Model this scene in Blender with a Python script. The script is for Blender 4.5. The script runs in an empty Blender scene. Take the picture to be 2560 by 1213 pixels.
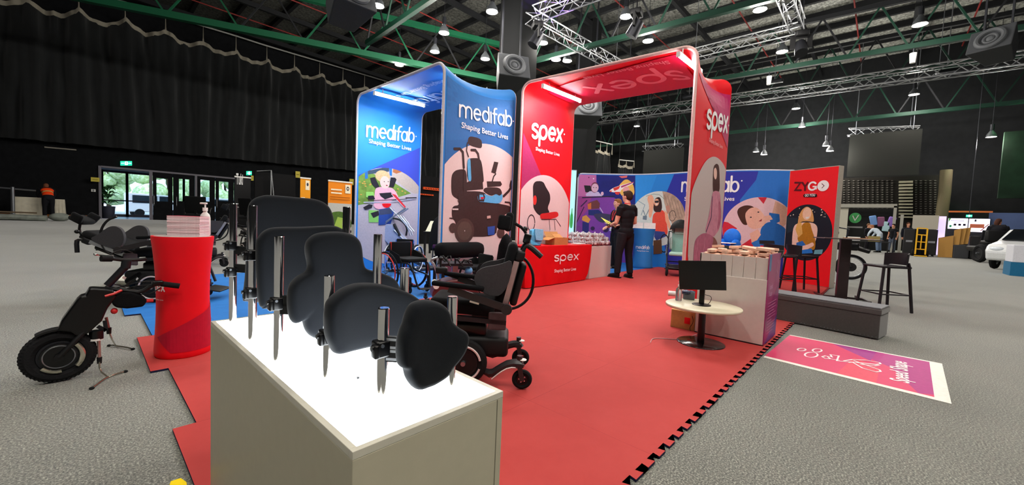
import bpy, bmesh, math, random
from mathutils import Vector, Matrix, Euler
random.seed(7)
PI = math.pi
C = bpy.context.scene.collection
SC = bpy.context.scene
# ------------------------------------------------------------------ camera
YAW, PIT, ROL, FPX, CAMZ = 0.747266, 0.0532154, 0.0413225, 993.776, 1.12
_f = Vector((math.cos(YAW)*math.cos(PIT), math.sin(YAW)*math.cos(PIT), -math.sin(PIT)))
_r0 = Vector((math.sin(YAW), -math.cos(YAW), 0)); _u0 = _r0.cross(_f)
_r = _r0*math.cos(ROL) + _u0*math.sin(ROL); _u = -_r0*math.sin(ROL) + _u0*math.cos(ROL)
cam = bpy.data.cameras.new('camera'); camo = bpy.data.objects.new('camera', cam); C.objects.link(camo)
cam.sensor_width = 36; cam.lens = FPX/2560*36; cam.clip_start = .02; cam.clip_end = 400
camo.matrix_world = Matrix(((_r.x, _u.x, -_f.x, 0), (_r.y, _u.y, -_f.y, 0), (_r.z, _u.z, -_f.z, CAMZ), (0, 0, 0, 1)))
SC.camera = camo
# ------------------------------------------------------------------ look
vs = SC.view_settings; vs.view_transform = 'Standard'; vs.look = 'None'; vs.gamma = 1; vs.exposure = 0.0; vs.use_curve_mapping = False
SC.cycles.use_denoising = True; SC.cycles.max_bounces = 6; SC.cycles.diffuse_bounces = 3; SC.cycles.glossy_bounces = 3; SC.cycles.sample_clamp_indirect = 6
# ------------------------------------------------------------------ sky seen through the doors
W = bpy.data.worlds.new('sky'); SC.world = W; W.use_nodes = True
wn = W.node_tree; bg = wn.nodes['Background']
sky = wn.nodes.new('ShaderNodeTexSky'); sky.sky_type = 'HOSEK_WILKIE'; sky.turbidity = 6; sky.sun_direction = (0.3, -0.4, 0.8)
wn.links.new(sky.outputs[0], bg.inputs[0]); bg.inputs[1].default_value = 26
LAMP_W = 215      # watts of one high bay lamp
# ------------------------------------------------------------------ pixel of the 2560x1213 photo -> place in the hall
CP = Vector((0, 0, CAMZ))
def ray(x, y): return _f*FPX + _r*(x-1280) - _u*(y-606.5)
def G(x, y, z=0.0):
    d = ray(x, y); return CP + d*((z-CAMZ)/d.z)
def HX(X, x, y):
    d = ray(x, y); return CP + d*(X/d.x)
def HY(Y, x, y):
    d = ray(x, y); return CP + d*(Y/d.y)
def PL(p, ang, x, y):        # vertical plane through p along heading ang
    n = Vector((-math.sin(ang), math.cos(ang), 0)); d = ray(x, y)
    return CP + d*((Vector(p)-CP).dot(n)/d.dot(n))
# ------------------------------------------------------------------ materials
def lin(c):
    if isinstance(c, str): c = [int(c[i:i+2], 16)/255 for i in (0, 2, 4)]
    return tuple((v/12.92 if v <= .04045 else ((v+.055)/1.055)**2.4) for v in c)+(1,)
MC = {}
def mat(c, rough=.6, metal=0, emit=0, spec=.5, noise=.06, scale=30, trans=0, sheen=0, alpha=1, bump=0, coat=0):
    if rough >= .45 and not metal and spec == .5: spec = .2
    k = (str(c), rough, metal, emit, spec, noise, scale, trans, sheen, alpha, bump, coat)
    if k in MC: return MC[k]
    m = bpy.data.materials.new('m%03d' % len(MC)); m.use_nodes = True; nt = m.node_tree
    b = nt.nodes['Principled BSDF']; col = lin(c)
    b.inputs['Base Color'].default_value = col; b.inputs['Roughness'].default_value = rough
    b.inputs['Metallic'].default_value = metal; b.inputs['Specular IOR Level'].default_value = spec
    if trans: b.inputs['Transmission Weight'].default_value = trans
    if sheen: b.inputs['Sheen Weight'].default_value = sheen
    if coat: b.inputs['Coat Weight'].default_value = coat
    if alpha < 1: b.inputs['Alpha'].default_value = alpha
    if emit: b.inputs['Emission Color'].default_value = col; b.inputs['Emission Strength'].default_value = emit
    elif noise or bump:
        tc = nt.nodes.new('ShaderNodeTexCoord'); no = nt.nodes.new('ShaderNodeTexNoise'); no.inputs['Scale'].default_value = scale
        no.inputs['Detail'].default_value = 3
        nt.links.new(tc.outputs['Object'], no.inputs['Vector'])
        if noise:
            mr = nt.nodes.new('ShaderNodeMapRange'); mr.inputs[1].default_value = .3; mr.inputs[2].default_value = .7
            mr.inputs[3].default_value = 1-noise; mr.inputs[4].default_value = 1+noise
            vm = nt.nodes.new('ShaderNodeVectorMath'); vm.operation = 'SCALE'; vm.inputs[0].default_value = col[:3]
            nt.links.new(no.outputs['Fac'], mr.inputs[0]); nt.links.new(mr.outputs[0], vm.inputs['Scale'])
            nt.links.new(vm.outputs[0], b.inputs['Base Color'])
        if bump:
            bp = nt.nodes.new('ShaderNodeBump'); bp.inputs['Strength'].default_value = bump; bp.inputs['Distance'].default_value = .01
            nt.links.new(no.outputs['Fac'], bp.inputs['Height']); nt.links.new(bp.outputs[0], b.inputs['Normal'])
    MC[k] = m; return m
def speckle(name, cols, scale, rough=.95, big=.0, bump=.3, bigscale=1.2):
    m = bpy.data.materials.new(name); m.use_nodes = True; nt = m.node_tree; b = nt.nodes['Principled BSDF']
    tc = nt.nodes.new('ShaderNodeTexCoord'); no = nt.nodes.new('ShaderNodeTexNoise'); no.inputs['Scale'].default_value = scale; no.inputs['Detail'].default_value = 4
    no.inputs['Roughness'].default_value = .75
    rp = nt.nodes.new('ShaderNodeValToRGB'); e = rp.color_ramp.elements
    e[0].position = .36; e[0].color = lin(cols[0]); e[1].position = .64; e[1].color = lin(cols[-1])
    for i, c in enumerate(cols[1:-1]):
        n = e.new(.36+.28*(i+1)/(len(cols)-1)); n.color = lin(c)
    nt.links.new(tc.outputs['Object'], no.inputs['Vector']); nt.links.new(no.outputs['Fac'], rp.inputs[0])
    n2 = nt.nodes.new('ShaderNodeTexNoise'); n2.inputs['Scale'].default_value = bigscale; n2.inputs['Detail'].default_value = 3
    nt.links.new(tc.outputs['Object'], n2.inputs['Vector'])
    mr = nt.nodes.new('ShaderNodeMapRange'); mr.inputs[1].default_value = .3; mr.inputs[2].default_value = .7; mr.inputs[3].default_value = 1-big; mr.inputs[4].default_value = 1+big
    vm = nt.nodes.new('ShaderNodeVectorMath'); vm.operation = 'SCALE'
    nt.links.new(n2.outputs['Fac'], mr.inputs[0]); nt.links.new(rp.outputs[0], vm.inputs[0]); nt.links.new(mr.outputs[0], vm.inputs['Scale'])
    nt.links.new(vm.outputs[0], b.inputs['Base Color']); b.inputs['Roughness'].default_value = rough
    b.inputs['Specular IOR Level'].default_value = .2
    if bump:
        bp = nt.nodes.new('ShaderNodeBump'); bp.inputs['Strength'].default_value = bump; bp.inputs['Distance'].default_value = .008
        nt.links.new(no.outputs['Fac'], bp.inputs['Height']); nt.links.new(bp.outputs[0], b.inputs['Normal'])
    return m
BLK = mat('0c0c0e', .55, spec=.35); BLKG = mat('08080a', .3, spec=.4); BLKF = mat('0b0c0e', .95, spec=.15, noise=.15, scale=200, bump=.1)
RUB = mat('0e0e10', .85, spec=.25); CHR = mat('d8d8da', .07, 1, noise=0); STL = mat('9a9da3', .3, .9); ALU = mat('b9bcc2', .38, .85)
DKM = mat('2a2b30', .4, .6); WHT = mat('e8e6e2', .5); GRY = mat('7c7e80', .6); DGRY = mat('3a3b3e', .7); RED = mat('d8141e', .6)
SKIN = mat('c98f72', .55); SKINP = mat('d99f86', .6); HAIR = mat('4a3020', .7, noise=.25, scale=60); SILV = mat('a8aaad', .45, .8)
# ------------------------------------------------------------------ mesh builder
def frame_of(d):
    d = d.normalized(); a = Vector((0, 0, 1)) if abs(d.z) < .95 else Vector((1, 0, 0))
    x = a.cross(d).normalized(); return x, d.cross(x)
class MB:
    def __init__(s, m=None): s.v = []; s.f = []; s.mi = []; s.ms = []; s.cur = 0; s.X = None; (m and s.m(m))
    def m(s, m):
        if m not in s.ms: s.ms.append(m)
        s.cur = s.ms.index(m); return s
    def add(s, vs_, fs):
        b = len(s.v)
        s.v += [(s.X @ Vector(p)) if s.X else Vector(p) for p in vs_]
        for f in fs: s.f.append([b+i for i in f]); s.mi.append(s.cur)
        return s
    def box(s, c, d, rot=None):
        hx, hy, hz = d[0]/2, d[1]/2, d[2]/2; c = Vector(c)
        R = rot if isinstance(rot, Matrix) else (Euler(rot).to_matrix() if rot else Matrix.Identity(3))
        P = [c + R @ Vector((sx*hx, sy*hy, sz*hz)) for sx in (-1, 1) for sy in (-1, 1) for sz in (-1, 1)]
        return s.add(P, [(0, 1, 3, 2), (4, 6, 7, 5), (0, 4, 5, 1), (2, 3, 7, 6), (0, 2, 6, 4), (1, 5, 7, 3)])
    def bb(s, x0, x1, y0, y1, z0, z1): return s.box(((x0+x1)/2, (y0+y1)/2, (z0+z1)/2), (abs(x1-x0), abs(y1-y0), abs(z1-z0)))
    def rbox(s, c, d, r, rot=None, n=3):      # rounded box
        bm = bmesh.new(); bmesh.ops.create_cube(bm, size=1)
        for v in bm.verts: v.co = Vector((v.co.x*d[0], v.co.y*d[1], v.co.z*d[2]))
        bmesh.ops.bevel(bm, geom=bm.edges[:], offset=min(r, min(d)*.49), segments=n, affect='EDGES', profile=.5)
        R = Euler(rot).to_matrix() if rot and not isinstance(rot, Matrix) else (rot or Matrix.Identity(3)); c = Vector(c)
        bm.verts.index_update(); s.add([c + R @ v.co for v in bm.verts], [[v.index for v in f.verts] for f in bm.faces]); bm.free(); return s
    def beam(s, p, q, w, h):
        p, q = Vector(p), Vector(q); x, y = frame_of(q-p)
        P = [a + x*sx*w/2 + y*sy*h/2 for a in (p, q) for sx, sy in ((-1, -1), (1, -1), (1, 1), (-1, 1))]
        return s.add(P, [(3, 2, 1, 0), (4, 5, 6, 7), (0, 1, 5, 4), (1, 2, 6, 5), (2, 3, 7, 6), (3, 0, 4, 7)])
    def cyl(s, p, q, r, r2=None, n=12, caps=True):
        p, q = Vector(p), Vector(q); r2 = r if r2 is None else r2; x, y = frame_of(q-p)
        P = [a + (x*math.cos(2*PI*i/n) + y*math.sin(2*PI*i/n))*rr for a, rr in ((p, r), (q, r2)) for i in range(n)]
        F = [(i, (i+1) % n, n+(i+1) % n, n+i) for i in range(n)]
        if caps: F += [tuple(range(n-1, -1, -1)), tuple(range(n, 2*n))]
        return s.add(P, F)
    def tube(s, pts, r, n=8, closed=False, smooth=0):
        pts = [Vector(p) for p in pts]
        for _ in range(smooth):
            q = [pts[0]]
            for a, b in zip(pts, pts[1:]): q += [a.lerp(b, .25), a.lerp(b, .75)]
            q.append(pts[-1]); pts = q
        k = len(pts); rs = r if isinstance(r, (list, tuple)) else [r]*k
        if len(rs) != k: rs = [rs[min(len(rs)-1, int(i*len(rs)/k))] for i in range(k)]
        P = []; up = None
        for i, p in enumerate(pts):
            d = (pts[(i+1) % k]-pts[i-1]) if closed else (pts[min(i+1, k-1)]-pts[max(i-1, 0)])
            if d.length < 1e-9: d = Vector((0, 0, 1))
            d.normalize()
            if up is None: x, y = frame_of(d)
            else:
                x = up - d*up.dot(d)
                x = x.normalized() if x.length > 1e-6 else frame_of(d)[0]; y = d.cross(x)
            up = x
            P += [p + (x*math.cos(2*PI*j/n) + y*math.sin(2*PI*j/n))*rs[i] for j in range(n)]
        F = []
        for i in range(k if closed else k-1):
            a, b = i*n, ((i+1) % k)*n
            F += [(a+j, a+(j+1) % n, b+(j+1) % n, b+j) for j in range(n)]
        if not closed: F += [tuple(range(n-1, -1, -1)), tuple(range((k-1)*n, k*n))]
        return s.add(P, F)
    def torus(s, c, nrm, R, r, n=28, m=8, a0=0, a1=2*PI, sq=1):
        c = Vector(c); x, y = frame_of(Vector(nrm)); z = Vector(nrm).normalized(); full = abs(a1-a0-2*PI) < 1e-6
        k = n if full else n+1; P = []
        for i in range(k):
            a = a0+(a1-a0)*i/n; d = x*math.cos(a)+y*math.sin(a)
            P += [c + d*(R+r*math.cos(2*PI*j/m)) + z*(r*sq*math.sin(2*PI*j/m)) for j in range(m)]
        F = [((i % k)*m+j, ((i+1) % k)*m+j, ((i+1) % k)*m+(j+1) % m, (i % k)*m+(j+1) % m) for i in range(n) for j in range(m)]
        return s.add(P, F)
    def ell(s, c, d, rot=None, n=14, m=9):
        c = Vector(c); R = Euler(rot).to_matrix() if rot and not isinstance(rot, Matrix) else (rot or Matrix.Identity(3))
        P = [c + R @ Vector((0, 0, -d[2]))]
        for i in range(1, m):
            t = -PI/2+PI*i/m
            P += [c + R @ Vector((d[0]*math.cos(t)*math.cos(2*PI*j/n), d[1]*math.cos(t)*math.sin(2*PI*j/n), d[2]*math.sin(t))) for j in range(n)]
        P.append(c + R @ Vector((0, 0, d[2]))); L = len(P)-1
        F = [(0, 1+(j+1) % n, 1+j) for j in range(n)]
        for i in range(m-2): F += [(1+i*n+j, 1+i*n+(j+1) % n, 1+(i+1)*n+(j+1) % n, 1+(i+1)*n+j) for j in range(n)]
        F += [(L, 1+(m-2)*n+j, 1+(m-2)*n+(j+1) % n) for j in range(n)]
        return s.add(P, F)
    def lathe(s, c, prof, n=32, sx=1, sy=1, cap=True):
        c = Vector(c); P = [c+Vector((r*sx*math.cos(2*PI*j/n), r*sy*math.sin(2*PI*j/n), z)) for r, z in prof for j in range(n)]
        F = [(i*n+j, i*n+(j+1) % n, (i+1)*n+(j+1) % n, (i+1)*n+j) for i in range(len(prof)-1) for j in range(n)]
        if cap: F += [tuple(range(n-1, -1, -1)), tuple(range((len(prof)-1)*n, len(prof)*n))]
        return s.add(P, F)
    def prism(s, pts, fn, d0, d1):    # 2D outline, fn(u,v,d) -> 3D
        n = len(pts); P = [fn(u, v, d) for d in (d0, d1) for u, v in pts]
        bm = bmesh.new(); vv = [bm.verts.new((u, v, 0)) for u, v in pts]; bm.verts.index_update()
        try:
            f = bm.faces.new(vv); r = bmesh.ops.triangulate(bm, faces=[f]); T = [[v.index for v in t.verts] for t in r['faces']]
        except Exception: T = []
        bm.free()
        return s.add(P, [tuple(reversed(t)) for t in T] + [tuple(n+i for i in t) for t in T] + [(i, (i+1) % n, n+(i+1) % n, n+i) for i in range(n)])
    def build(s, name, parent=None, smooth=.6, bevel=0):
        me = bpy.data.meshes.new(name); me.from_pydata([tuple(p) for p in s.v], [], s.f)
        for m in s.ms: me.materials.append(m)
        me.polygons.foreach_set('material_index', s.mi); me.update()
        if smooth: me.shade_smooth(); me.set_sharp_from_angle(angle=smooth)
        return link(name, me, parent, bevel)
WORLD = {}
def link(name, me, parent=None, bevel=0):
    o = bpy.data.objects.new(name, me); C.objects.link(o)
    if parent:
        o.parent = parent; root = parent
        while root.parent: root = root.parent
        if root.name in WORLD and parent is root: o.matrix_parent_inverse = Matrix.Translation(-root.location)
    if bevel:
        b = o.modifiers.new('bevel', 'BEVEL'); b.width = bevel; b.segments = 2; b.limit_method = 'ANGLE'
    return o
def tag(o, label, cat, group=None, kind=None):
    if label: o['label'] = label
    if cat: o['category'] = cat
    if group: o['group'] = group
    if kind: o['kind'] = kind
    return o
def thing(name, label, cat, loc=(0, 0, 0), rotz=0, group=None, world=False, scale=1):
    o = bpy.data.objects.new(name, None); C.objects.link(o); o.location = loc; o.rotation_euler = (0, 0, rotz); o.scale = (scale,)*3
    o.empty_display_size = .1
    if world: WORLD[o.name] = 1
    return tag(o, label, cat, group)
def struct(name, mb, **k):
    o = mb.build(name, **k); o['kind'] = 'structure'; return o
def dup(root, loc, rotz, label=None, group=None, scale=None):
    def cp(o, par):
        c = o.copy(); C.objects.link(c)
        if par: c.parent = par
        for ch in KIDS.get(o.name, []): cp(ch, c)
        return c
    KIDS = {}
    for o in C.objects:
        if o.parent: KIDS.setdefault(o.parent.name, []).append(o)
    r = cp(root, None); r.location = loc; r.rotation_euler = (0, 0, rotz)
    if scale: r.scale = (scale,)*3
    if label: r['label'] = label
    if group: r['group'] = group
    return r
def fuse(mb, name, parent, voxel=.012, iters=4, fac=.5):     # one continuous skin from overlapping forms
    me = bpy.data.meshes.new('t'); me.from_pydata([tuple(p) for p in mb.v], [], mb.f)
    o = bpy.data.objects.new('t', me); C.objects.link(o)
    r = o.modifiers.new('r', 'REMESH'); r.mode = 'VOXEL'; r.voxel_size = voxel
    sm = o.modifiers.new('s', 'SMOOTH'); sm.iterations = iters; sm.factor = fac
    dg = bpy.context.evaluated_depsgraph_get(); dg.update()
    m2 = bpy.data.meshes.new_from_object(o.evaluated_get(dg)); bpy.data.objects.remove(o); bpy.data.meshes.remove(me)
    m2.name = name; m2.materials.clear(); m2.materials.append(mb.ms[0]); m2.shade_smooth()
    return link(name, m2, parent)
# ------------------------------------------------------------------ printed artwork
def clip_convex(poly, cl):
    area = sum(a[0]*b[1]-a[1]*b[0] for a, b in zip(cl, cl[1:]+cl[:1])); sg = 1 if area > 0 else -1
    out = list(poly)
    for a, b in zip(cl, cl[1:]+cl[:1]):
        inp, out = out, []
        if not inp: break
        side = lambda p: sg*((b[0]-a[0])*(p[1]-a[1])-(b[1]-a[1])*(p[0]-a[0]))
        for p, q in zip(inp[-1:]+inp[:-1], inp):
            sp, sq = side(p), side(q)
            if (sp >= 0) != (sq >= 0):
                t = sp/(sp-sq); out.append((p[0]+(q[0]-p[0])*t, p[1]+(q[1]-p[1])*t))
            if sq >= 0: out.append(q)
    return out
def circ(cx, cy, rx, ry=None, n=48, a0=0, a1=2*PI):
    ry = ry or rx; return [(cx+rx*math.cos(a0+(a1-a0)*i/n), cy+ry*math.sin(a0+(a1-a0)*i/n)) for i in range(n)]
FONTCACHE = {}
def text_tris(s, size=1, bold=0, space=1):
    k = (s, bold, space)
    if k not in FONTCACHE:
        cu = bpy.data.curves.new('t', 'FONT'); cu.body = s; cu.size = 1; cu.offset = bold; cu.space_character = space; cu.resolution_u = 4
        o = bpy.data.objects.new('t', cu); C.objects.link(o); dg = bpy.context.evaluated_depsgraph_get(); dg.update()
        me = bpy.data.meshes.new_from_object(o.evaluated_get(dg))
        FONTCACHE[k] = ([(v.co.x, v.co.y) for v in me.vertices], [tuple(p.vertices) for p in me.polygons])
        bpy.data.objects.remove(o)
    V, F = FONTCACHE[k]; return [(x*size, y*size) for x, y in V], F
def arcp(cx, cy, rx, ry, a0, a1, n=14): return [(cx+rx*math.cos(math.radians(a0+(a1-a0)*i/n)), cy+ry*math.sin(math.radians(a0+(a1-a0)*i/n))) for i in range(n+1)]
# rounded stroke lettering: strokes per letter, x-height 1, then advance
GL = {
 'm': ([[(0, 0), (0, .95)], [(0, .55)]+arcp(.37, .58, .37, .38, 180, 0)+[(.74, 0)], [(.74, .55)]+arcp(1.11, .58, .37, .38, 180, 0)+[(1.48, 0)]], 1.78),
 'e': ([[(.05, .5), (.86, .5)]+arcp(.45, .48, .43, .48, 5, 310)], 1.16),
 'd': ([arcp(.42, .47, .42, .47, 0, 360, 24), [(.84, 0), (.84, 1.45)]], 1.14),
 'i': ([[(0, 0), (0, .95)]], .3),
 'f': ([[(.18, 0), (.18, 1.1)]+arcp(.5, 1.12, .32, .34, 180, 80), [(0, .88), (.52, .88)]], .72),
 'a': ([arcp(.42, .47, .42, .47, 0, 360, 24), [(.84, 0), (.84, .95)]], 1.14),
 'b': ([arcp(.42, .47, .42, .47, 0, 360, 24), [(0, 0), (0, 1.45)]], 1.14),
 's': ([arcp(.36, .72, .33, .25, 35, 200)+arcp(.36, .24, .33, .25, 75, -150)], .96),
 'p': ([arcp(.45, .47, .45, .47, 0, 360, 24), [(0, .47), (0, -.5)]], 1.2),
 'x': ([[(0, 0), (.72, .93)], [(0, .93), (.72, 0)]], .9),
}
def stroke_word(word, w=.16, gap=.0):
    out = []; x = 0
    for ch in word:
        st, adv = GL[ch]
        for s in st: out.append([(x+a, b) for a, b in s])
        x += adv+gap
    return out, x
class Art:
    def __init__(s, mp, rect=None, usteps=None, vsteps=()): s.mp = mp; s.rect = rect; s.us = usteps; s.vs = vsteps; s.sh = []; s.layer = 0
    def poly(s, pts, m, clip=None, keep=False, sharp=False):
        if not keep:
            s.layer += 1
            if 6 <= len(pts) <= 20 and not sharp:
                for _ in range(2): pts = [q for a, b in zip(pts, pts[1:]+pts[:1]) for q in ((a[0]*.78+b[0]*.22, a[1]*.78+b[1]*.22), (a[0]*.22+b[0]*.78, a[1]*.22+b[1]*.78))]
        if clip: pts = clip_convex(pts, clip)
        if s.rect:
            a, b, c, d = s.rect; pts = clip_convex(pts, [(a, c), (b, c), (b, d), (a, d)])
        q = []
        for p in pts:
            if not q or (abs(p[0]-q[-1][0])+abs(p[1]-q[-1][1])) > 1e-6: q.append(p)
        if len(q) > 2: s.sh.append((q, None, m, s.layer))
        return s
    def tris(s, V, F, m, keep=False):
        if not keep: s.layer += 1
        s.sh.append((V, F, m, s.layer)); return s
    def line(s, pts, w, m, clip=None, keep=False, caps=True):
        if not keep: s.layer += 1
        q = [pts[0]]
        for p in pts[1:]:
            if math.hypot(p[0]-q[-1][0], p[1]-q[-1][1]) > 1e-6: q.append(p)
        pts = q; n = len(pts)
        if n < 2: return s
        closed = n > 6 and math.hypot(pts[0][0]-pts[-1][0], pts[0][1]-pts[-1][1]) < w*.3
        if closed: pts = pts[:-1]; n -= 1; caps = False
        L = []; R = []
        for i in range(n):
            a = pts[i-1] if (i or closed) else pts[0]; b = pts[i]; c = pts[(i+1) % n] if (i < n-1 or closed) else pts[-1]
            d1 = Vector((b[0]-a[0], b[1]-a[1])); d2 = Vector((c[0]-b[0], c[1]-b[1]))
            if d1.length < 1e-9: d1 = d2
            if d2.length < 1e-9: d2 = d1
            d1.normalize(); d2.normalize(); t = (d1+d2); t = t.normalized() if t.length > 1e-3 else d1
            k = 1/max(.55, t.dot(d1)); nx, ny = -t.y*w/2*k, t.x*w/2*k
            L.append((b[0]+nx, b[1]+ny)); R.append((b[0]-nx, b[1]-ny))
        s.sub = getattr(s, 'sub', 0)+1; ex = (s.sub % 12)*1e-5
        rng = range(n if closed else n-1)
        if clip or s.rect:
            for i in rng:
                j = (i+1) % n; s.poly([L[i], L[j], R[j], R[i]], m, clip, True)
                if s.sh and s.sh[-1][3] == s.layer: s.sh[-1] = s.sh[-1][:3]+(s.layer+ex/1.5e-4,)
        else:
            s.sh.append((L+R, [(i, (i+1) % n, n+(i+1) % n, n+i) for i in rng], m, s.layer+ex/1.5e-4))
        if caps:
            for e, o in ((0, 1), (n-1, n-2)):
                dx, dy = pts[e][0]-pts[o][0], pts[e][1]-pts[o][1]; a0 = math.atan2(dy, dx)-PI/2
                s.poly([(pts[e][0]+w/2*math.cos(a0+PI*k/8), pts[e][1]+w/2*math.sin(a0+PI*k/8)) for k in range(9)], m, clip, True)
                if s.sh and s.sh[-1][3] == s.layer: s.sh[-1] = s.sh[-1][:3]+(s.layer+ex/1.5e-4,)
        return s
    def word(s, word, x, y, h, m, w=.19, flip=False, sx=1):      # left end x, baseline y, x-height h
        s.layer += 1; st, tot = stroke_word(word, w)
        f = -1 if flip else 1
        for k in st: s.line([(x+f*a*h*sx, y+f*b*h) for a, b in k], w*h, m, keep=True)
        return tot*h*sx
    def text(s, t, x, y, h, m, bold=0, flip=False, space=1, width=None, rot=0):
        V, F = text_tris(t, 1, bold, space); mx = max(v[0] for v in V) or 1; sx = (width/mx) if width else h
        f = -1 if flip else 1; c, sn = math.cos(rot), math.sin(rot)
        s.tris([(x+f*(a*sx*c-b*h*sn), y+f*(a*sx*sn+b*h*c)) for a, b in V], F, m); return s
    def build(s, name, parent, lift=.001, eps=.00015):
        mb = MB()
        for V, F, m, ly in s.sh:
            mb.m(m); d = lift+eps*ly
            bm = bmesh.new(); vv = [bm.verts.new((p[0], p[1], 0)) for p in V]
            if F is None:
                try: f = bm.faces.new(vv)
                except Exception: bm.free(); continue
                bmesh.ops.triangulate(bm, faces=[f])
            else:
                for t in F:
                    try: bm.faces.new([vv[i] for i in t])
                    except Exception: pass
            if s.us:
                lo = min(p[0] for p in V); hi = max(p[0] for p in V)
                for u in s.us:
                    if lo < u < hi: bmesh.ops.bisect_plane(bm, geom=bm.verts[:]+bm.edges[:]+bm.faces[:], plane_co=(u, 0, 0), plane_no=(1, 0, 0))
            lo = min(p[1] for p in V); hi = max(p[1] for p in V)
            for u in s.vs:
                if lo < u < hi: bmesh.ops.bisect_plane(bm, geom=bm.verts[:]+bm.edges[:]+bm.faces[:], plane_co=(0, u, 0), plane_no=(0, 1, 0))
            bm.verts.index_update()
            mb.add([s.mp(v.co.x, v.co.y, d) for v in bm.verts], [[v.index for v in f.verts] for f in bm.faces]); bm.free()
        o = mb.build(name, parent, smooth=0); return o
# ================================================================== THE HALL
carpet = speckle('carpet', ['1f201b', '4f504a', '76776c', 'b6b6a8'], 110, big=.1, bump=.1)
for n_ in carpet.node_tree.nodes:
    if n_.type == 'BSDF_PRINCIPLED': n_.inputs['Sheen Weight'].default_value = .5; n_.inputs['Sheen Roughness'].default_value = .5
mb = MB(carpet); mb.bb(-14, 50, -14, 45, -.2, 0); struct('floor', mb, smooth=0)
DARK = mat('141517', .95, spec=.1, noise=.2, scale=3); DARK2 = mat('1b1c1d', .95, spec=.1, noise=.15, scale=2)
DOORH, DX0, DX1 = 4.0, .95, 9.75
mb = MB(DARK); mb.bb(-14, DX0, 45, 45.4, 0, 18); mb.bb(DX1, 50.4, 45, 45.4, 0, 18); mb.bb(DX0, DX1, 45, 45.4, DOORH, 18)
struct('wall_left', mb, smooth=0)
mb = MB(DARK2); mb.bb(50, 50.4, -14, 45, 0, 18); struct('wall_back', mb, smooth=0)
mb = MB(DARK2); mb.bb(-14, 50, -14.4, -14, 0, 18); struct('wall_right', mb, smooth=0)
mb = MB(DARK2); mb.bb(-14.4, -14, -14.4, 45.4, 0, 18); struct('wall_front', mb, smooth=0)
mb = MB(mat('b56a2c', .6)); mb.bb(-14, DX0-.1, 44.9, 44.99, 0, .22); struct('baseboard_left', mb, smooth=0)
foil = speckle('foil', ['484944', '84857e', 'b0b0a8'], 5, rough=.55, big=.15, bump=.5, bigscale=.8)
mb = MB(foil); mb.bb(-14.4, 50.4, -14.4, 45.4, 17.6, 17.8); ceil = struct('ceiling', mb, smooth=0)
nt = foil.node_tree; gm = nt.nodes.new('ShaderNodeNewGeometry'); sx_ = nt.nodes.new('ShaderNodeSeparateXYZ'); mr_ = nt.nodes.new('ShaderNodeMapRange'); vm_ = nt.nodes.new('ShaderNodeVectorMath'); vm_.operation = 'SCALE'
mr_.inputs[1].default_value = 9; mr_.inputs[2].default_value = 17; mr_.inputs[3].default_value = 1.15; mr_.inputs[4].default_value = .3   # roof colour darkens gradually towards the left wall
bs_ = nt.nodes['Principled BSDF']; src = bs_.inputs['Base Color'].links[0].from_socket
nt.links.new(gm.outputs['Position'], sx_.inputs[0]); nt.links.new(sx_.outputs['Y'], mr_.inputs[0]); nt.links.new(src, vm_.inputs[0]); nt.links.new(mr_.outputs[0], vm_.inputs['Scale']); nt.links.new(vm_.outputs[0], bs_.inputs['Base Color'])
PUR = mat('17181a', .7); GRN = mat('0f4a30', .5); GRND = mat('0c2c20', .6); RRED = mat('7a2a26', .6)
for i in range(24):
    x = -12+i*2.6
    mb = MB(PUR); mb.bb(x-.13, x+.13, -14, 45, 17.15, 17.55); mb.build('purlin', ceil, smooth=0)
for i in range(9):
    y = -10+i*6.2
    mb = MB(RRED); mb.cyl((-13, y, 16.95), (49, y, 16.95), .05, n=6); mb.build('tie_rod', ceil)
    mb = MB(PUR); mb.bb(-14, 50, y+2.9, y+3.15, 16.7, 17.05); mb.build('rafter', ceil, smooth=0)
# ---- roof trusses of the building
def roof_truss(p, q, label, h=2.7, bay=2.6, m=GRND, w=.26, group=None):
    p, q = Vector(p), Vector(q); L = (q-p).length; n = max(2, int(L/bay)); up = Vector((0, 0, h))
    t = thing('roof_truss', label, 'truss', p, world=True, group=group)
    mb = MB(m); mb.beam(p, q, w, w*1.1); mb.build('bottom_chord', t, smooth=0)
    mb = MB(PUR if m is GRND else m); mb.beam(p+up, q+up, w*.9, w); mb.build('top_chord', t, smooth=0)
    for k in range(n):
        a = p.lerp(q, k/n); b = p.lerp(q, (k+.5)/n)+up; c = p.lerp(q, (k+1)/n)
        mb = MB(m if k % 3 else PUR); mb.beam(a, b, .09, .09); mb.beam(b, c, .09, .09); mb.build('web_brace', t, smooth=0)
    return t
def ext(a, b, t0, t1): return a.lerp(b, t0), a.lerp(b, t1)
a, b = ext(G(234, 0, 12), G(1000, 152, 12), -.9, 1.5); roof_truss(a, b, 'bright green roof truss high in front of the black drapes', m=GRN, bay=3.2, w=.34)
a, b = ext(G(1484, 113, 12), G(1860, 14, 12), -.9, 2.2); roof_truss(a, b, 'dark green roof truss passing right above the red arch')
a, b = ext(G(1841, 190, 12), G(2476, 83, 12), -1.1, 1.2); roof_truss(a, b, 'green roof truss running to the upper right behind the red arch')
a, b = ext(HX(45, 1943, 319), HX(45, 2560, 254), -1.6, 1.1); roof_truss(a, b, 'faint dark green truss nearest the far wall, below the other roof trusses')
roof_truss((13, 26, 12.6), (11, -8, 12.6), 'dark roof truss crossing the top of the photo left of the silver rig')
roof_truss((38.5, 34, 13.2), (39.5, -8, 12.6), 'dark roof truss just behind the long silver lighting truss')
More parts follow.
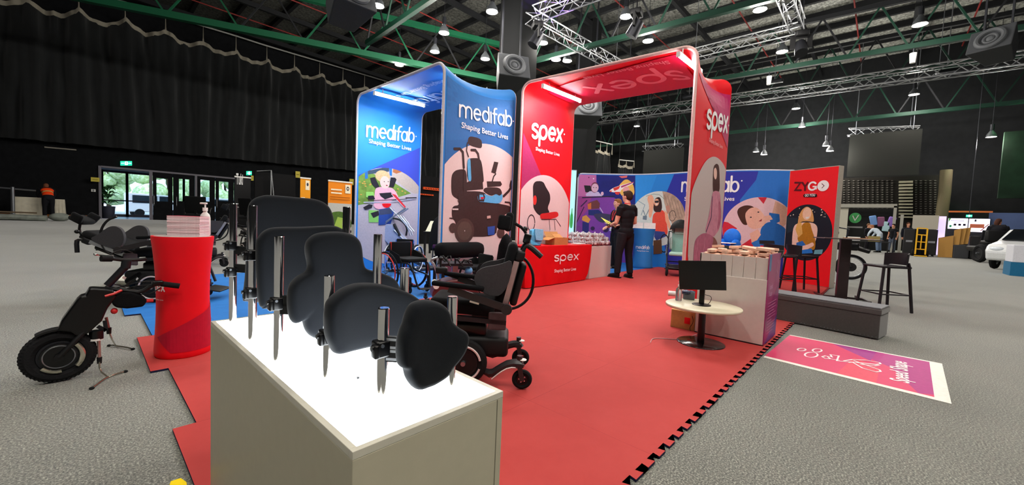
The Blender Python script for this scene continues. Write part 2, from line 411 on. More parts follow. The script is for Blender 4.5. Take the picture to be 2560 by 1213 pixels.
# ---- aluminium box trusses of the lighting rig
def box_truss(p, q, label, w=.55, bay=.62, m=SILV, r=.035, hang=True):
    p, q = Vector(p), Vector(q); d = (q-p).normalized(); x, y = frame_of(d)
    cor = [x*sx*w/2+y*sy*w/2 for sx, sy in ((-1, -1), (1, -1), (1, 1), (-1, 1))]
    t = thing('box_truss', label, 'truss', p, world=True); L = (q-p).length; n = int(L/bay)
    for c in cor:
        mb = MB(m); mb.cyl(p+c, q+c, r, n=6); mb.build('tube', t)
    for j in range(4):
        mb = MB(m)
        for k in range(n):
            a, b = p.lerp(q, k/n), p.lerp(q, (k+1)/n); c0, c1 = cor[j], cor[(j+1) % 4]
            if k % 2: c0, c1 = c1, c0
            mb.cyl(a+c0, b+c1, r*.6, n=4, caps=False)
        mb.build('lattice', t)
    if hang:
        for f in (.12, .88): mb = MB(STL); c_ = p.lerp(q, f); mb.cyl(c_+Vector((0, 0, w/2)), Vector((c_.x, c_.y, 17.59)), .02, n=5); mb.build('sling', t)
    return t
RA, RB, RC, RD = Vector((16.2, 14.4, 12)), Vector((25.9, 13.9, 12)), Vector((26.2, 4.0, 12)), Vector((16.6, 4.6, 12))
box_truss(RA, RB, 'silver box truss slanting down to the top edge of the red arch', .6)
box_truss(RA+Vector((0, -.4, 0)), RD, 'silver box truss lit violet at the top centre of the hall', .6)
box_truss(RC+Vector((0, 6, 0)), RC, 'silver box truss coming out behind the upper right corner of the red arch', .6)
box_truss(RC+Vector((-.3, 0, .1)), Vector((15, 3.9, 12.1)), 'silver box truss rising to the top edge right of the red arch', .6)
a, b = ext(G(1440, 306, 12), G(2500, 156, 12), -.02, 1.04)
box_truss(a, b, 'long silver lighting truss crossing the hall behind the red arch', .8, .8, r=.05)
box_truss(HX(45.6, 2120, 331), HX(45.6, 2298, 326), 'short silver truss above the dark screen at right', .6, .6)
box_truss(HX(45.6, 1608, 373), HX(45.6, 1706, 366), 'short silver truss above the dark screen seen through the red arch', .6, .6)
for (x, y) in ((1935, 180), (2365, 155), (1722, 215), (1495, 240)):
    g = G(x, y+45, 12.2); t = thing('hoist', {1935: 'motor hoist on the long truss under the first pendant lamp', 2365: 'motor hoist at the right end of the long truss', 1722: 'motor hoist seen inside the red arch at its right', 1495: 'motor hoist seen inside the red arch at its left'}[x], 'hoist', g, world=True)
    mb = MB(DKM); mb.rbox(g+Vector((0, 0, .65)), (.35, 1.1, .28), .05); mb.build('motor', t)
    mb = MB(STL); mb.cyl(g+Vector((0, 0, .5)), Vector((g.x, g.y, 17.595)), .03, n=6); mb.build('chain', t)
# ---- high bay lamps
HB = mat('fff4e2', emit=60)
def highbay(p, label, group=None, w=None, size=.3, lit=True):
    t = thing('high_bay_lamp', label, 'ceiling lamp', p, group=group)
    mb = MB(mat('4a4d50', .5)); mb.lathe((0, 0, 0), [(size, 0), (size*1.02, .02), (size*.85, .22), (size*.4, .42), (size*.28, .5), (.05, .52)], n=20, cap=False); mb.build('reflector', t)
    mb = MB(HB); mb.cyl((0, 0, .04), (0, 0, .06), size*.9, n=20); mb.build('lens', t)
    mb = MB(DKM); mb.cyl((0, 0, .5), (0, 0, .9), .12, n=10); mb.cyl((0, 0, .9), (0, 0, 17.597-p[2]), .015, n=5); mb.build('cord', t)
    if lit:
        L = bpy.data.lights.new('lamp', 'POINT'); L.energy = w or LAMP_W*4; L.shadow_soft_size = .3; L.color = (1, .95, .88)
        lo = bpy.data.objects.new('lamp_light', L); C.objects.link(lo); lo.parent = t; lo.location = (0, 0, -.4)
LP = [((945, 15), 'nearest the upper left speaker'), ((1230, 30), 'left of the violet lit truss'), ((1110, 83), 'high above the peak of the blue arch'), ((1087, 130), 'small, left of the blue arch peak'),
      ((998, 163), 'under the green truss left of the blue arch'), ((1213, 148), 'right above the blue arch, left of the dark column'), ((1357, 108), 'beside the slanting silver truss'),
      ((1390, 150), 'left of a pair above the red arch'), ((1418, 153), 'right of a pair above the red arch'), ((1565, 42), 'at the top centre by a moving light'), ((1620, 103), 'just above the roof of the red arch'),
      ((1900, 25), 'at the top right of the red arch'), ((1955, 130), 'above the first green post of the truss'), ((2300, 62), 'brightest one at the upper right'), ((2285, 237), 'below the long silver truss at right'),
      ((1990, 272), 'below the long silver truss behind the red arch'), ((2005, 318), 'above the blue back wall'), ((1480, 327), 'low in the left of the red arch opening'), ((1592, 316), 'in the middle of the red arch opening'),
      ((1890, 380), 'left of the far pair above the blue back wall'), ((1910, 387), 'right of the far pair above the blue back wall'), ((2065, 365), 'upper of the pair above the red banner'),
      ((2075, 378), 'lower of the pair above the red banner'), ((2478, 343), 'far right one beside the green lit corner')]
for (x, y), s in LP:
    g = G(x, y, 12); far = g.x > 44
    if far: g = HX(44.5, x, y)
    highbay(g, 'lit high bay lamp '+s, size=.31 if not far else .27, w=None)
for (x, y) in ((4, -3), (-5, 2), (2, 9), (10, -6), (-6, 11), (9, 4), (14, 10), (-5, -8), (1, -6), (6, -7), (-2, -3)):  # lamps added out of view to brighten the stand and its upright faces
    highbay((x, y, 12), 'unseen high bay lamp added to light the stand', 'added high bay lamps out of view')
# ---- loudspeaker clusters and the column that carries one
def speaker(px, z, s, ang, label, hang=True):
    g = G(px[0], px[1], z); t = thing('loudspeaker', label, 'loudspeaker', g, ang, scale=s)
    mb = MB(mat('3e4043', .6)); mb.X = Matrix.Rotation(.35, 4, 'Y')
    mb.add([(-.5, -.5, -.4), (.5, -.32, -.3), (.5, .32, -.3), (-.5, .5, -.4), (-.5, -.5, .4), (.5, -.32, .3), (.5, .32, .3), (-.5, .5, .4)], [(0, 1, 5, 4), (1, 2, 6, 5), (2, 3, 7, 6), (3, 0, 4, 7), (4, 5, 6, 7), (3, 2, 1, 0)])
    mb.build('cabinet', t, bevel=.03, smooth=0)
    mb = MB(mat('55575a', .5)); mb.X = Matrix.Rotation(.35, 4, 'Y')
    mb.torus((-.52, 0, 0), (1, 0, 0), .3, .07, n=24); mb.torus((-.5, 0, 0), (1, 0, 0), .15, .04, n=20); mb.ell((-.5, 0, 0), (.05, .1, .1)); mb.build('horn', t)
    mb = MB(DKM); zc_ = (17.58-z)/s; mb.beam((0, -.3, .3), (0, -.3, zc_), .05, .05); mb.beam((0, .3, .3), (0, .3, zc_), .05, .05); mb.build('yoke', t)
speaker((868, 12), 7, 1.15, 1.167+.35, 'grey round-horned loudspeaker hanging at the top beside the green truss')
speaker((1275, 190), 9, 1.7, .78+.25, 'grey loudspeaker hanging on the dark column behind the blue arch')
speaker((1462, 285), 9, 2.0, .585+.2, 'grey loudspeaker seen in the top left corner of the red arch opening')
speaker((2490, 118), 9, 1.25, -.11-.3, 'dark loudspeaker hanging in the upper right corner')
mb = MB(mat('0c0d0e', .9)); g = G(1275, 150, 10); mb.bb(g.x+.9, g.x+2.5, g.y+.2, g.y+1.8, 0, 17.5); tag(mb.build('column', smooth=0), 'thick dark grey column rising behind the blue arch', 'column')
mb = MB(mat('0e0f10', .9)); g = G(1460, 240, 11); mb.bb(g.x+1, g.x+2.4, g.y+.2, g.y+1.6, 0, 17.5); tag(mb.build('column', smooth=0), 'dark column seen in the left of the red arch opening', 'column')
# moving lights on the rig
def moving_light(p, label, s=1):
    t = thing('moving_light', label, 'stage light', p, random.random()*3, scale=s); mb = MB(DKM); mb.cyl((0, 0, -.05), (0, 0, (17.59-p[2])/s), .02, n=5); mb.build('drop_pole', t)
    mb = MB(BLK); mb.rbox((0, 0, -.1), (.4, .35, .2), .04); mb.build('base', t)
    mb = MB(BLK); mb.beam((-.25, 0, -.15), (-.25, 0, -.6), .06, .16); mb.beam((.25, 0, -.15), (.25, 0, -.6), .06, .16); mb.beam((-.25, 0, -.2), (.25, 0, -.2), .06, .12); mb.build('yoke', t)
    mb = MB(DKM); mb.X = Matrix.Translation((0, 0, -.55)) @ Matrix.Rotation(.5, 4, 'X'); mb.cyl((0, 0, .2), (0, 0, -.3), .17, .2, 16); mb.build('head', t)
for k, (p, l) in enumerate(((RA+Vector((.3, -.3, -.3)), 'moving stage light at the corner of the silver rig'), (RB+Vector((-.3, -.5, -.3)), 'moving stage light where the slanting truss meets the red arch'), (RC+Vector((-.2, -.2, -.2)), 'moving stage light at the right corner of the silver rig'), (G(1592, 25, 11.6), 'dark moving light beside the lamp at top centre'))): moving_light(p, l, 1.5)
L = bpy.data.lights.new('violet', 'SPOT'); L.energy = 5000; L.color = (.35, .15, 1); L.spot_size = 1.0; L.shadow_soft_size = .1
lo = bpy.data.objects.new('violet_stage_light', L); C.objects.link(lo); lo.location = (17.5, 11.5, 10.4); lo.rotation_euler = (math.radians(150), 0, .3)
tag(lo, 'violet beam of a stage light on the top centre truss', 'stage light')
# small white spots under the green truss
for (x, y, l) in ((1948, 185, 'left'), (2322, 115, 'right')):
    A_, B_ = G(1841, 190, 12), G(2476, 83, 12); g = A_.lerp(B_, (x-1841)/635); g.z = 11.35; t = thing('truss_spotlight', 'small white spotlight under the green truss, the %s one' % l, 'spotlight', g)
    mb = MB(WHT); mb.cyl((0, 0, .25), (0, 0, -.3), .16, .12, 10); mb.build('housing', t)
    mb = MB(DKM); mb.cyl((0, 0, .2), (0, 0, .58), .04, n=6); mb.build('bracket', t)
# ---- scalloped black drapes
DRAPE = mat('141617', .85, sheen=.25, spec=.2, noise=.12, scale=1.5); TAPE = mat('8c8678', .8)
def drape(label, peaks, zbot, normal, thick=.25, raild=.9, seed=1, cols=14, rows=26, hooks=True):
    """peaks: list of points (tops) along a plane; zbot(i) bottom heights"""
    rnd = random.Random(seed); t = thing('drape', label, 'curtain', peaks[0], world=True); nrm = Vector(normal)
    P = []; T = []
    for i in range(len(peaks)-1):
        a, b = peaks[i], peaks[i+1]
        for k in range(cols+(1 if i == len(peaks)-2 else 0)):
            u = k/cols; sag = 4*u*(1-u)*.085*(b-a).length*2.2
            sg = sag+ (0.12*(1-abs(2*u-1)))
            p = a.lerp(b, u); p = Vector((p.x, p.y, p.z-sag-.12)); z1 = zbot(i+u)
            T.append(p); col = []
            for r in range(rows):
                v = r/(rows-1); z = p.z*(1-v)+z1*v
                sw = math.cos(2*PI*u)*.5+.5
                d = thick*(.9*sw**2 + .35*math.sin(2*PI*(u*3+.3*math.sin(i*1.7)+v*.6*math.sin(i))) + .3*math.sin(9*v+7*abs(u-.5)+i)*math.exp(-2.2*v)*1.6 + .25*math.sin(14*v-11*abs(u-.5)+i*2)*(1-sw))
                col.append(Vector((p.x, p.y, z))+nrm*d)
            P.append(col)
    mb = MB(DRAPE); n = len(P); mb.add([q for c in P for q in c], [(i*rows+j, (i+1)*rows+j, (i+1)*rows+j+1, i*rows+j+1) for i in range(n-1) for j in range(rows-1)])
    mb.build('cloth', t, smooth=3)
    mb = MB(TAPE); V = []
    for p, c in zip(T, P): V += [c[0]+nrm*.05+Vector((0, 0, .03)), c[0]+nrm*.05-Vector((0, 0, .3))]
    mb.add(V, [(2*i, 2*i+2, 2*i+3, 2*i+1) for i in range(n-1)])
    for q in peaks: mb.tube([q-Vector((0, 0, .35)), q+Vector((0, 0, .25)), q+Vector((0, 0, raild))], [.1, .04, .02], 5)
    mb.build('heading_tape', t, smooth=3)
    mb = MB(mat('2a2a2a', .7)); [mb.cyl(q+Vector((0, 0, raild)), Vector((q.x, q.y, 17.59)), .02, n=4) for q in peaks[::2]]; mb.build('drop_wires', t)
    mb = MB(mat('a9a9a4', .5)); mb.tube([q+Vector((0, 0, raild)) for q in peaks], .07, 6); mb.build('rail', t)
    return t
pk = [HY(44.2, *p) for p in ((197, 22), (313, 47), (414, 75), (508, 102), (590, 125), (667, 148), (736, 167), (799, 184), (857, 200), (911, 215))]
st0 = pk[1]-pk[0]; st1 = pk[-1]-pk[-2]
pk = [pk[0]-st0*k for k in (4, 3, 2, 1)]+pk+[pk[-1]+st1*k for k in range(1, 8)]
zb0, zb1 = HY(44.2, 0, 344).z, HY(44.2, 883, 426).z
drape('long row of black scalloped drapes high on the left wall', pk, lambda i: zb0+(zb1-zb0)*max(0, min(1, (i-2)/11)), (0, -1, 0), .45, 1.25)
pb = [HX(44, *p) for p in ((1425, 352), (1446, 358), (1466, 363), (1484, 369), (1501, 373), (1517, 377), (1530, 380))]
drape('black scalloped drapes in the far corner seen through the red arch', pb, lambda i: 2.2, (-1, 0, 0), .3, .9, seed=3, cols=10, rows=18)
mb = MB(); gd = [HX(44.5, 1548, 408), HX(44.5, 1566, 410), HX(44.5, 1585, 412)]
drape('grey drapes hanging beside the dark far screen', gd, lambda i: 1.5, (-1, 0, 0), .3, .4, seed=5, cols=10, rows=14)
# ---- far screens, seating bank and stairs
def slab(name, label, cat, X, x0, x1, y0, y1, m, th=.15, **k):
    a, b = HX(X, x0, y0), HX(X, x1, y1); mb = MB(m); mb.bb(X, X+th, a.y, b.y, b.z, a.z); return tag(mb.build(name, smooth=0), label, cat, **k)
def wires(o, ys, z):
    for yy_ in ys: mb = MB(STL); mb.cyl((45.07, yy_, z), (45.07, yy_, 17.59), .03, n=5); mb.build('hanging_wire', o)
so_ = slab('projection_screen', 'large dark grey screen hanging at the far right', 'screen', 45, 2125, 2296, 338, 437, mat('1d1e1b', .8)); wires(so_, (2.2, -1.3), 9.8)
so_ = slab('projection_screen', 'dark grey screen seen through the red arch', 'screen', 45, 1610, 1703, 377, 470, mat('1d1e1c', .8)); wires(so_, (21.0, 17.6), 10.3)
t = thing('seating_bank', 'folded dark seating bank with rows of pale seat studs', 'seating', HX(47, 2200, 620), world=True)
a, b = HX(47, 2090, 446), HX(47, 2347, 600); mb = MB(mat('15130f', .9)); mb.bb(47, 48, a.y, b.y, 0, a.z); mb.build('frame', t, smooth=0)
mb = MB(mat('4d4a44', .6))
for c in range(21):
    x = 2098+c*12
    if 2240 < x < 2290: continue
    for r in range(17): mb.box(HX(46.95, x, 452+r*5.8), (.1, .12, .07))
o = mb.build('seat_studs', t, smooth=0); o['kind'] = 'stuff'
t = thing('staircase', 'pale steps climbing the middle of the seating bank', 'stairs', HX(46.6, 2265, 540), world=True)
for r in range(12):
    a, b = HX(46.6, 2247, 453+r*8), HX(46.6, 2282, 457+r*8); mb = MB(mat('8a8371', .7)); mb.bb(46.5, 46.9, a.y, b.y, b.z, a.z); mb.build('step', t, smooth=0)
mb = MB(mat('5d5540', .8)); mb.tube([HX(45.8, 2366, 425), HX(45.8, 2362, 480), HX(45.8, 2354, 540), HX(45.8, 2352, 575), HX(45.8, 2352, 632)], .35, 8); tag(mb.build('tied_drape', smooth=1), 'narrow brown tied drape hanging right of the seating bank', 'curtain')
slab('fascia_beam', 'orange beam over the two lit posters at far right', 'beam', 44.5, 2373, 2482, 527, 532, mat('e07840', .6), .3)
def exit_sign(p0, p1, p2, label):
    t = thing('exit_sign', label, 'exit sign', (p0+p1)/2, world=True)
    mb = MB(mat('1fae86', emit=2.2)); mb.prism([(0, 0), (1, 0), (1, 1), (0, 1)], lambda u, v, d: p0.lerp(p1, u)+Vector((0, 0, v*(p2.z-p0.z)))+(p1-p0).cross(Vector((0, 0, 1))).normalized()*d, -.06, .06); mb.build('panel', t, smooth=0)
    w = (p1-p0).length; nrm = (p1-p0).cross(Vector((0, 0, 1))).normalized()
    if nrm.dot(CP-p0) < 0: nrm = -nrm
    A = Art(lambda u, v, d: p0.lerp(p1, u)+Vector((0, 0, v*(p2.z-p0.z)))+nrm*(d+.07))
    E2 = mat('e8fff6', emit=3)
    A.poly([(.38, .12), (.62, .12), (.62, .88), (.38, .88)], E2); A.poly([(.46, .2), (.5, .5), (.44, .62), (.5, .78), (.57, .6), (.53, .45), (.58, .2), (.5, .35)], mat('1fae86', emit=1.2)); A.line([(.1, .5), (.3, .5)], .1, E2); A.line([(.7, .5), (.9, .5)], .1, E2)
    A.build('running_man_pictogram', t)
    if p0.x > 40: mb = MB(DKM); q = (p0+p1)/2; mb.cyl((q.x, q.y, p2.z), (q.x, q.y, 17.59), .02, n=5); mb.build('hanger', t)
exit_sign(HY(44.9, 301, 414), HY(44.9, 330, 414), HY(44.9, 301, 403), 'green lit exit sign on the dark wall above the open glass doors')
exit_sign(HY(44.9, 616, 438), HY(44.9, 629, 438), HY(44.9, 616, 428), 'green lit exit sign beside the black panelled doors')
exit_sign(HX(44.4, 2415, 543), HX(44.4, 2430, 543), HX(44.4, 2415, 537), 'green lit exit sign under the orange beam at far right')
# ---- left wall: doors, lobby, daylight
FR = mat('6d6a72', .5); GL_ = mat('dfe8ea', .02, trans=1, noise=0)
mb = MB(mat('9b96a4', .3, noise=.05)); mb.bb(-2, 16, 45.4, 56, -.1, .0); struct('floor_lobby', mb, smooth=0)
mb = MB(mat('6a6d72', .8)); mb.bb(-2, 16, 45.4, 56, 4.4, 4.6); mb.bb(-2.2, -2, 45.4, 56, 0, 4.5); mb.bb(16, 16.2, 45.4, 56, 0, 4.5); struct('wall_lobby', mb, smooth=0)
t = thing('trim_1', None, None, (DX0, 45, 0), world=True); del_ = t; t['kind'] = 'structure'
mb = MB(FR); mb.bb(DX0-.14, DX0+.02, 44.9, 45.1, 0, DOORH+.12); mb.bb(3.75, 3.95, 44.9, 45.1, 0, DOORH); mb.bb(DX0, DX1+.1, 44.9, 45.1, DOORH, DOORH+.14); mb.bb(DX1, DX1+.14, 44.9, 45.1, 0, DOORH); mb.bb(6.75, 6.9, 44.85, 45.1, 0, DOORH); mb.build('door_frame', t, smooth=0)
k = 0
for (a0, a1, w0, w1) in ((382, 431, 391, 420), (433, 486, 447, 473), (489, 537, 501, 524), (539, 584, 547, 571)):
    k += 1; P0, P1 = HY(45, a0, 450).x, HY(45, a1, 450).x; q0, q1 = HY(45, w0, 450), HY(45, w1, 450)
    ya, yb = HY(45, w0, 443+k*2).z, HY(45, w0, 503).z
    mb = MB(DARK); mb.bb(P0, P1, 44.95, 45.05, 0, yb); mb.bb(P0, P1, 44.95, 45.05, ya, DOORH); mb.bb(P0, q0.x, 44.95, 45.05, yb, ya); mb.bb(q1.x, P1, 44.95, 45.05, yb, ya)
    o = struct('door_%d' % k, mb, smooth=0)
    mb = MB(GL_); mb.bb(q0.x, q1.x, 44.99, 45.01, yb, ya); mb.build('glass_pane', o, smooth=0)
    mb = MB(STL); mb.tube([(q0.x-.18, 44.88, 1.2), (q0.x-.18, 44.8, 1.3), (q0.x-.18, 44.8, 2.0), (q0.x-.18, 44.88, 2.1)], .03, 6); mb.build('door_handle', o)
n = 0
for (x0, x1) in ((-1.0, 1.2), (1.2, 2.9), (2.9, 4.9), (4.9, 7.2), (7.2, 9.6), (9.6, 12.2)):
    n += 1; mb = MB(FR); Yg = 54
    for xx in (x0, x1): mb.bb(xx-.1, xx+.1, Yg, Yg+.12, 0, 4.4)
    mb.bb(x0, x1, Yg, Yg+.12, 0, .25); mb.bb(x0, x1, Yg, Yg+.12, 1.5, 1.62); mb.bb(x0, x1, Yg, Yg+.12, 4.2, 4.4)
    o = struct('window_%d' % n, mb, smooth=0)
    mb = MB(GL_); mb.bb(x0+.1, x1-.1, Yg+.05, Yg+.07, .25, 4.2); mb.build('glass_pane', o, smooth=0)
mb = MB(speckle('asphalt', ['8f8f8c', 'b4b4b0'], 20)); mb.bb(-40, 60, 56, 110, -.3, -.05); struct('floor_outside', mb, smooth=0)
LEAF = speckle('leafy', ['92ad70', 'bdd298', 'eaf4d2'], 3, bump=1)
for i in range(8):
    x = -18+i*6.6+random.uniform(-1, 1); y = 76+random.uniform(-3, 6)
    t = thing('tree', 'leafy green tree outside, seen through the glass doors', 'tree', (x, y, 0), world=True, group='trees outside the doors')
    mb = MB(mat('5a4a3a', .9)); mb.tube([(x, y, -.1), (x+.3, y, 3), (x, y, 6)], [.3, .22, .12], 8); mb.build('trunk', t)
    mb = MB(LEAF)
    for _ in range(16): mb.ell((x+random.uniform(-2.6, 2.6), y+random.uniform(-2, 2), random.uniform(2.2, 9)), (random.uniform(.9, 1.7),)*3, (random.random(), random.random(), 0), 9, 6)
    mb.build('foliage', t)
def van(loc, rz, label):
    t = thing('van', label, 'van', loc, rz)
    mb = MB(mat('e9ebee', .35)); mb.prism([(-2.4, .5), (2.3, .5), (2.45, 1.2), (1.7, 1.5), (1.1, 2.5), (-2.4, 2.6)], lambda u, v, d: Vector((u, d, v)), -1, 1); mb.build('body', t, bevel=.1, smooth=0)
    mb = MB(mat('28323a', .1))
    for s in (-1, 1): mb.prism([(1.55, 1.5), (1.05, 2.35), (.2, 2.35), (.2, 1.5)], lambda u, v, d, s=s: Vector((u, s*d, v)), 1.0, 1.02); mb.prism([(0, 1.5), (0, 2.35), (-2.1, 2.35), (-2.1, 1.5)], lambda u, v, d, s=s: Vector((u, s*d, v)), 1.0, 1.02)
    mb.build('window', t, smooth=0)
    for sx in (-1.5, 1.5):
        for s in (-1, 1):
            mb = MB(RUB); mb.cyl((sx, s*.75, .42), (sx, s*1.02, .42), .42, n=20); mb.cyl((sx, s*1.0, .42), (sx, s*1.04, .42), .2, n=12); mb.build('wheel', t)
van((5.6, 62, -.05), .15, 'white van parked outside the open glass doors'); van((12.8, 63, -.05), 0.1, 'white van parked outside, seen through the door panes')
# ================================================================== THE STAND: floor mats
REDM = speckle('red_foam', ['ae3c39', 'b3403d'], 3, rough=.8, big=.03, bump=0); BLUM = speckle('blue_foam', ['2468b0', '2a72ba'], 3, rough=.8, big=.03, bump=0); NAVY = mat('1e1c3a', .9)
MH = .014
def tile(x0, x1, y0, y1, m, label, group, teeth=False):
    pts = [(x0, y1), (x0, y0)]
    if teeth:
        n = max(1, int(round((x1-x0)*8))); s = (x1-x0)/n
        for i in range(n):
            a = x0+i*s; pts += [(a+s*.18, y0), (a+s*.10, y0-.036), (a+s*.68, y0-.036), (a+s*.60, y0)]
        pts.append((x1, y0))
    else: pts.append((x1, y0))
    pts.append((x1, y1)); mb = MB(m); g = .0003
    pts = [(min(max(a, x0+g), x1-g), min(b, y1-g) if b > y0+g else b+g) for a, b in pts]
    mb.prism(pts, lambda u, v, d: Vector((u, v, d)), .001, MH)
    nt = (len(mb.f)-len(pts))//2; mb.m(NAVY)
    for i in range(len(mb.f)-len(pts), len(mb.f)): mb.mi[i] = mb.cur
    tag(mb.build('foam_mat_tile', smooth=0), label, 'floor mat', group)
XS = [.87+i for i in range(12)]
for (y0, y1, xs) in ((.75, 1.53, .29), (1.53, 2.53, .29), (2.53, 3.53, .385), (3.53, 4.53, .293)):
    for i, x in enumerate([xs]+XS[:-1]): tile(x, XS[i], y0, y1, REDM, 'red foam floor mat tile of the stand, %s' % ('with a dark toothed right edge' if y0 < 1 else 'inner plain one' if i else 'cut left edge piece'), 'red foam mat tiles %s' % ('along the toothed edge' if y0 < 1 else 'inside' if i else 'at the left edge'), y0 < 1)
for (y0, y1, xs) in ((4.53, 5.53, .389), (5.53, 6.53, .269), (6.53, 7.53, .6), (7.53, 8.25, .6)):
    for i, x in enumerate([xs]+XS[:-1]): tile(x, XS[i], y0, y1, BLUM, 'bright blue foam floor mat tile behind the red ones', 'blue foam mat tiles')
mb = MB(mat('f2d200', .6)); a = [G(424, 1213, .003), G(427, 1204, .003), G(452, 1196, .003), G(466, 1206, .003), G(470, 1230, .003), G(430, 1230, .003)]
mb.prism([(p.x, p.y) for p in a], lambda u, v, d: Vector((u, v, d)), .001, .004); tag(mb.build('sticky_note', smooth=0), 'yellow paper note lying on the carpet at the bottom edge', 'note')
# ================================================================== light table with chrome rods
PX0, PX1, PY0, PY1, PZ = .327, .719, .675, 1.862, .69
MEL = mat('b5af99', .45, noise=.02); MELR = mat('c8c4b4', .4, noise=.02)
t = thing('display_plinth', 'beige plinth with a glowing white top and chrome rods, in the foreground', 'display plinth', (PX0, PY0, MH), world=True)
mb = MB(MEL); mb.bb(PX0, PX1, PY0, PY1, MH+.012, PZ-.016); mb.build('body', t, smooth=0, bevel=.0015)
mb = MB(mat('6f6b5c', .5)); mb.bb(PX1-.0215, PX1-.019, PY0-.0006, PY0+.001, MH+.02, PZ-.017); mb.build('panel_joint', t, smooth=0)
mb = MB(MELR)
R_ = .014
mb.bb(PX0, PX1, PY0, PY0+R_, PZ-.016, PZ); mb.bb(PX0, PX1, PY1-R_, PY1, PZ-.016, PZ); mb.bb(PX0, PX0+R_, PY0+R_, PY1-R_, PZ-.016, PZ); mb.bb(PX1-R_, PX1, PY0+R_, PY1-R_, PZ-.016, PZ); mb.build('rim', t, smooth=0, bevel=.001)
LTOP = mat('f4fbff', .12, emit=12, coat=1)
mb = MB(LTOP); mb.bb(PX0+R_, PX1-R_, PY0+R_, PY1-R_, PZ-.015, PZ-.004); mb.build('light_panel', t, smooth=0)
mb = MB(mat('fff6e8', emit=14)); mb.bb(PX0-.004, PX0-.0005, 1.3, 1.72, MH+.014, MH+.024); mb.build('led_strip', t, smooth=0)
mb = MB(BLK); mb.prism([(0, 0), (.007, .001), (.001, .006)], lambda u, v, d: Vector((G(893, 945, PZ).x+u, G(893, 945, PZ).y+v, d)), PZ-.004, PZ+.001); mb.build('chip_mark', t, smooth=0)
rods = [((.384, 1.795), 1.144), ((.377, 1.506), 1.137), ((.376, 1.245), 1.051), ((.414, .996), .968), ((.447, .79), .919),
        ((.61, 1.338), 1.146), ((.61, 1.123), 1.064), ((.61, .97), .978), ((.612, .757), .931)]
for (x, y), z in rods:
    mb = MB(CHR); mb.cyl((x, y, PZ-.006), (x, y, z-.002), .0125, n=24); mb.cyl((x, y, z-.002), (x, y, z), .0125, .0115, n=24); mb.build('chrome_rod', t)
CUSH = mat('12151a', .95, sheen=.1, spec=.12, noise=.12, scale=500, bump=.04)
def smooth_closed(pts, it=2):
    for _ in range(it):
        q = []
        for a, b in zip(pts, pts[1:]+pts[:1]): q += [(a[0]*.75+b[0]*.25, a[1]*.75+b[1]*.25), (a[0]*.25+b[0]*.75, a[1]*.25+b[1]*.75)]
        pts = q
    return pts
def catmull(pts, k=5):
    out = []; n = len(pts)
    for i in range(n):
        p0, p1, p2, p3 = pts[i-1], pts[i], pts[(i+1) % n], pts[(i+2) % n]
        for j in range(k):
            t = j/k; out.append(tuple(.5*(2*b+(c-a)*t+(2*a-5*b+4*c-d)*t*t+(3*b-a-3*c+d)*t**3) for a, b, c, d in zip(p0, p1, p2, p3)))
    return out
def cushion(name, label, Y, px, org, sc, th, curve, clamps, bars=()):
    pts = [HY(Y, org[0]+a/sc, org[1]+b/sc) for a, b in px]; P = catmull([(p.x, p.z) for p in pts], 5)
    cx = sum(p[0] for p in P)/len(P); cz = sum(p[1] for p in P)/len(P); hw = max(abs(p[0]-cx) for p in P)
    t = thing(name, label, 'cushion', (cx, Y, cz), world=True); n = len(P)
    rings = [(1.0, 0), (.995, .28), (.975, .6), (.93, .86), (.86, .97), (.6, 1.0), (.3, .97)]
    def ring(s, h, sg):
        return [Vector((cx+(x-cx)*s, Y + sg*h*th/2 - curve*((x-cx)*s/hw)**2 + curve, cz+(z-cz)*s)) for x, z in P]
    V = []; rr = [(s, h, -1) for s, h in rings[::-1]]+[(s, h, 1) for s, h in rings[1:]]
    for s, h, sg in rr: V += ring(s, h, sg)
    k = len(rr); F = [(i*n+j, i*n+(j+1) % n, (i+1)*n+(j+1) % n, (i+1)*n+j) for i in range(k-1) for j in range(n)]
    V += [Vector((cx, Y-th/2+curve, cz)), Vector((cx, Y+th/2+curve, cz))]; c0, c1 = len(V)-2, len(V)-1
    F += [(c0, (j+1) % n, j) for j in range(n)]+[(c1, (k-1)*n+j, (k-1)*n+(j+1) % n) for j in range(n)]
    mb = MB(CUSH); mb.add(V, F); mb.build('pad', t, smooth=3)
    for (x, y, z) in clamps:
        mb = MB(BLKG); mb.rbox((x-.006, y-.002, z), (.03, .034, .036), .005); mb.rbox((x-.024, y-.012, z-.002), (.012, .022, .03), .004)
        mb.cyl((x-.034, y-.012, z+.006), (x-.02, y-.012, z+.006), .006, n=10); mb.m(STL); mb.cyl((x-.012, y-.022, z+.01), (x-.012, y-.015, z+.01), .004, n=8); mb.build('clamp', t)
    for (a, b) in bars:
        mb = MB(ALU); a, b = Vector(a), Vector(b)
        mb.beam(a+Vector((0, 0, .009)), b+Vector((0, 0, .009)), .005, .006); mb.beam(a-Vector((0, 0, .009)), b-Vector((0, 0, .009)), .005, .006)
        mb.m(BLKG); mb.beam(a+Vector((0, .005, 0)), b+Vector((0, .005, 0)), .012, .03); mb.build('bracket', t, smooth=0)
    return t
cushion('back_cushion', 'tall black back cushion at the far end of the light table', 1.70, [(220, 845), (238, 660), (255, 300), (262, 130), (300, 62), (370, 32), (450, 25), (650, 42), (800, 58), (880, 95), (925, 165), (945, 300), (950, 700), (900, 870), (500, 890), (255, 878)], (540, 480), 3.191, .05, .02,
        [(.384, 1.795, .985), (.384, 1.795, .885)], [((.384, 1.79, .97), (.43, 1.72, .965)), ((.384, 1.79, .9), (.43, 1.72, .9))])
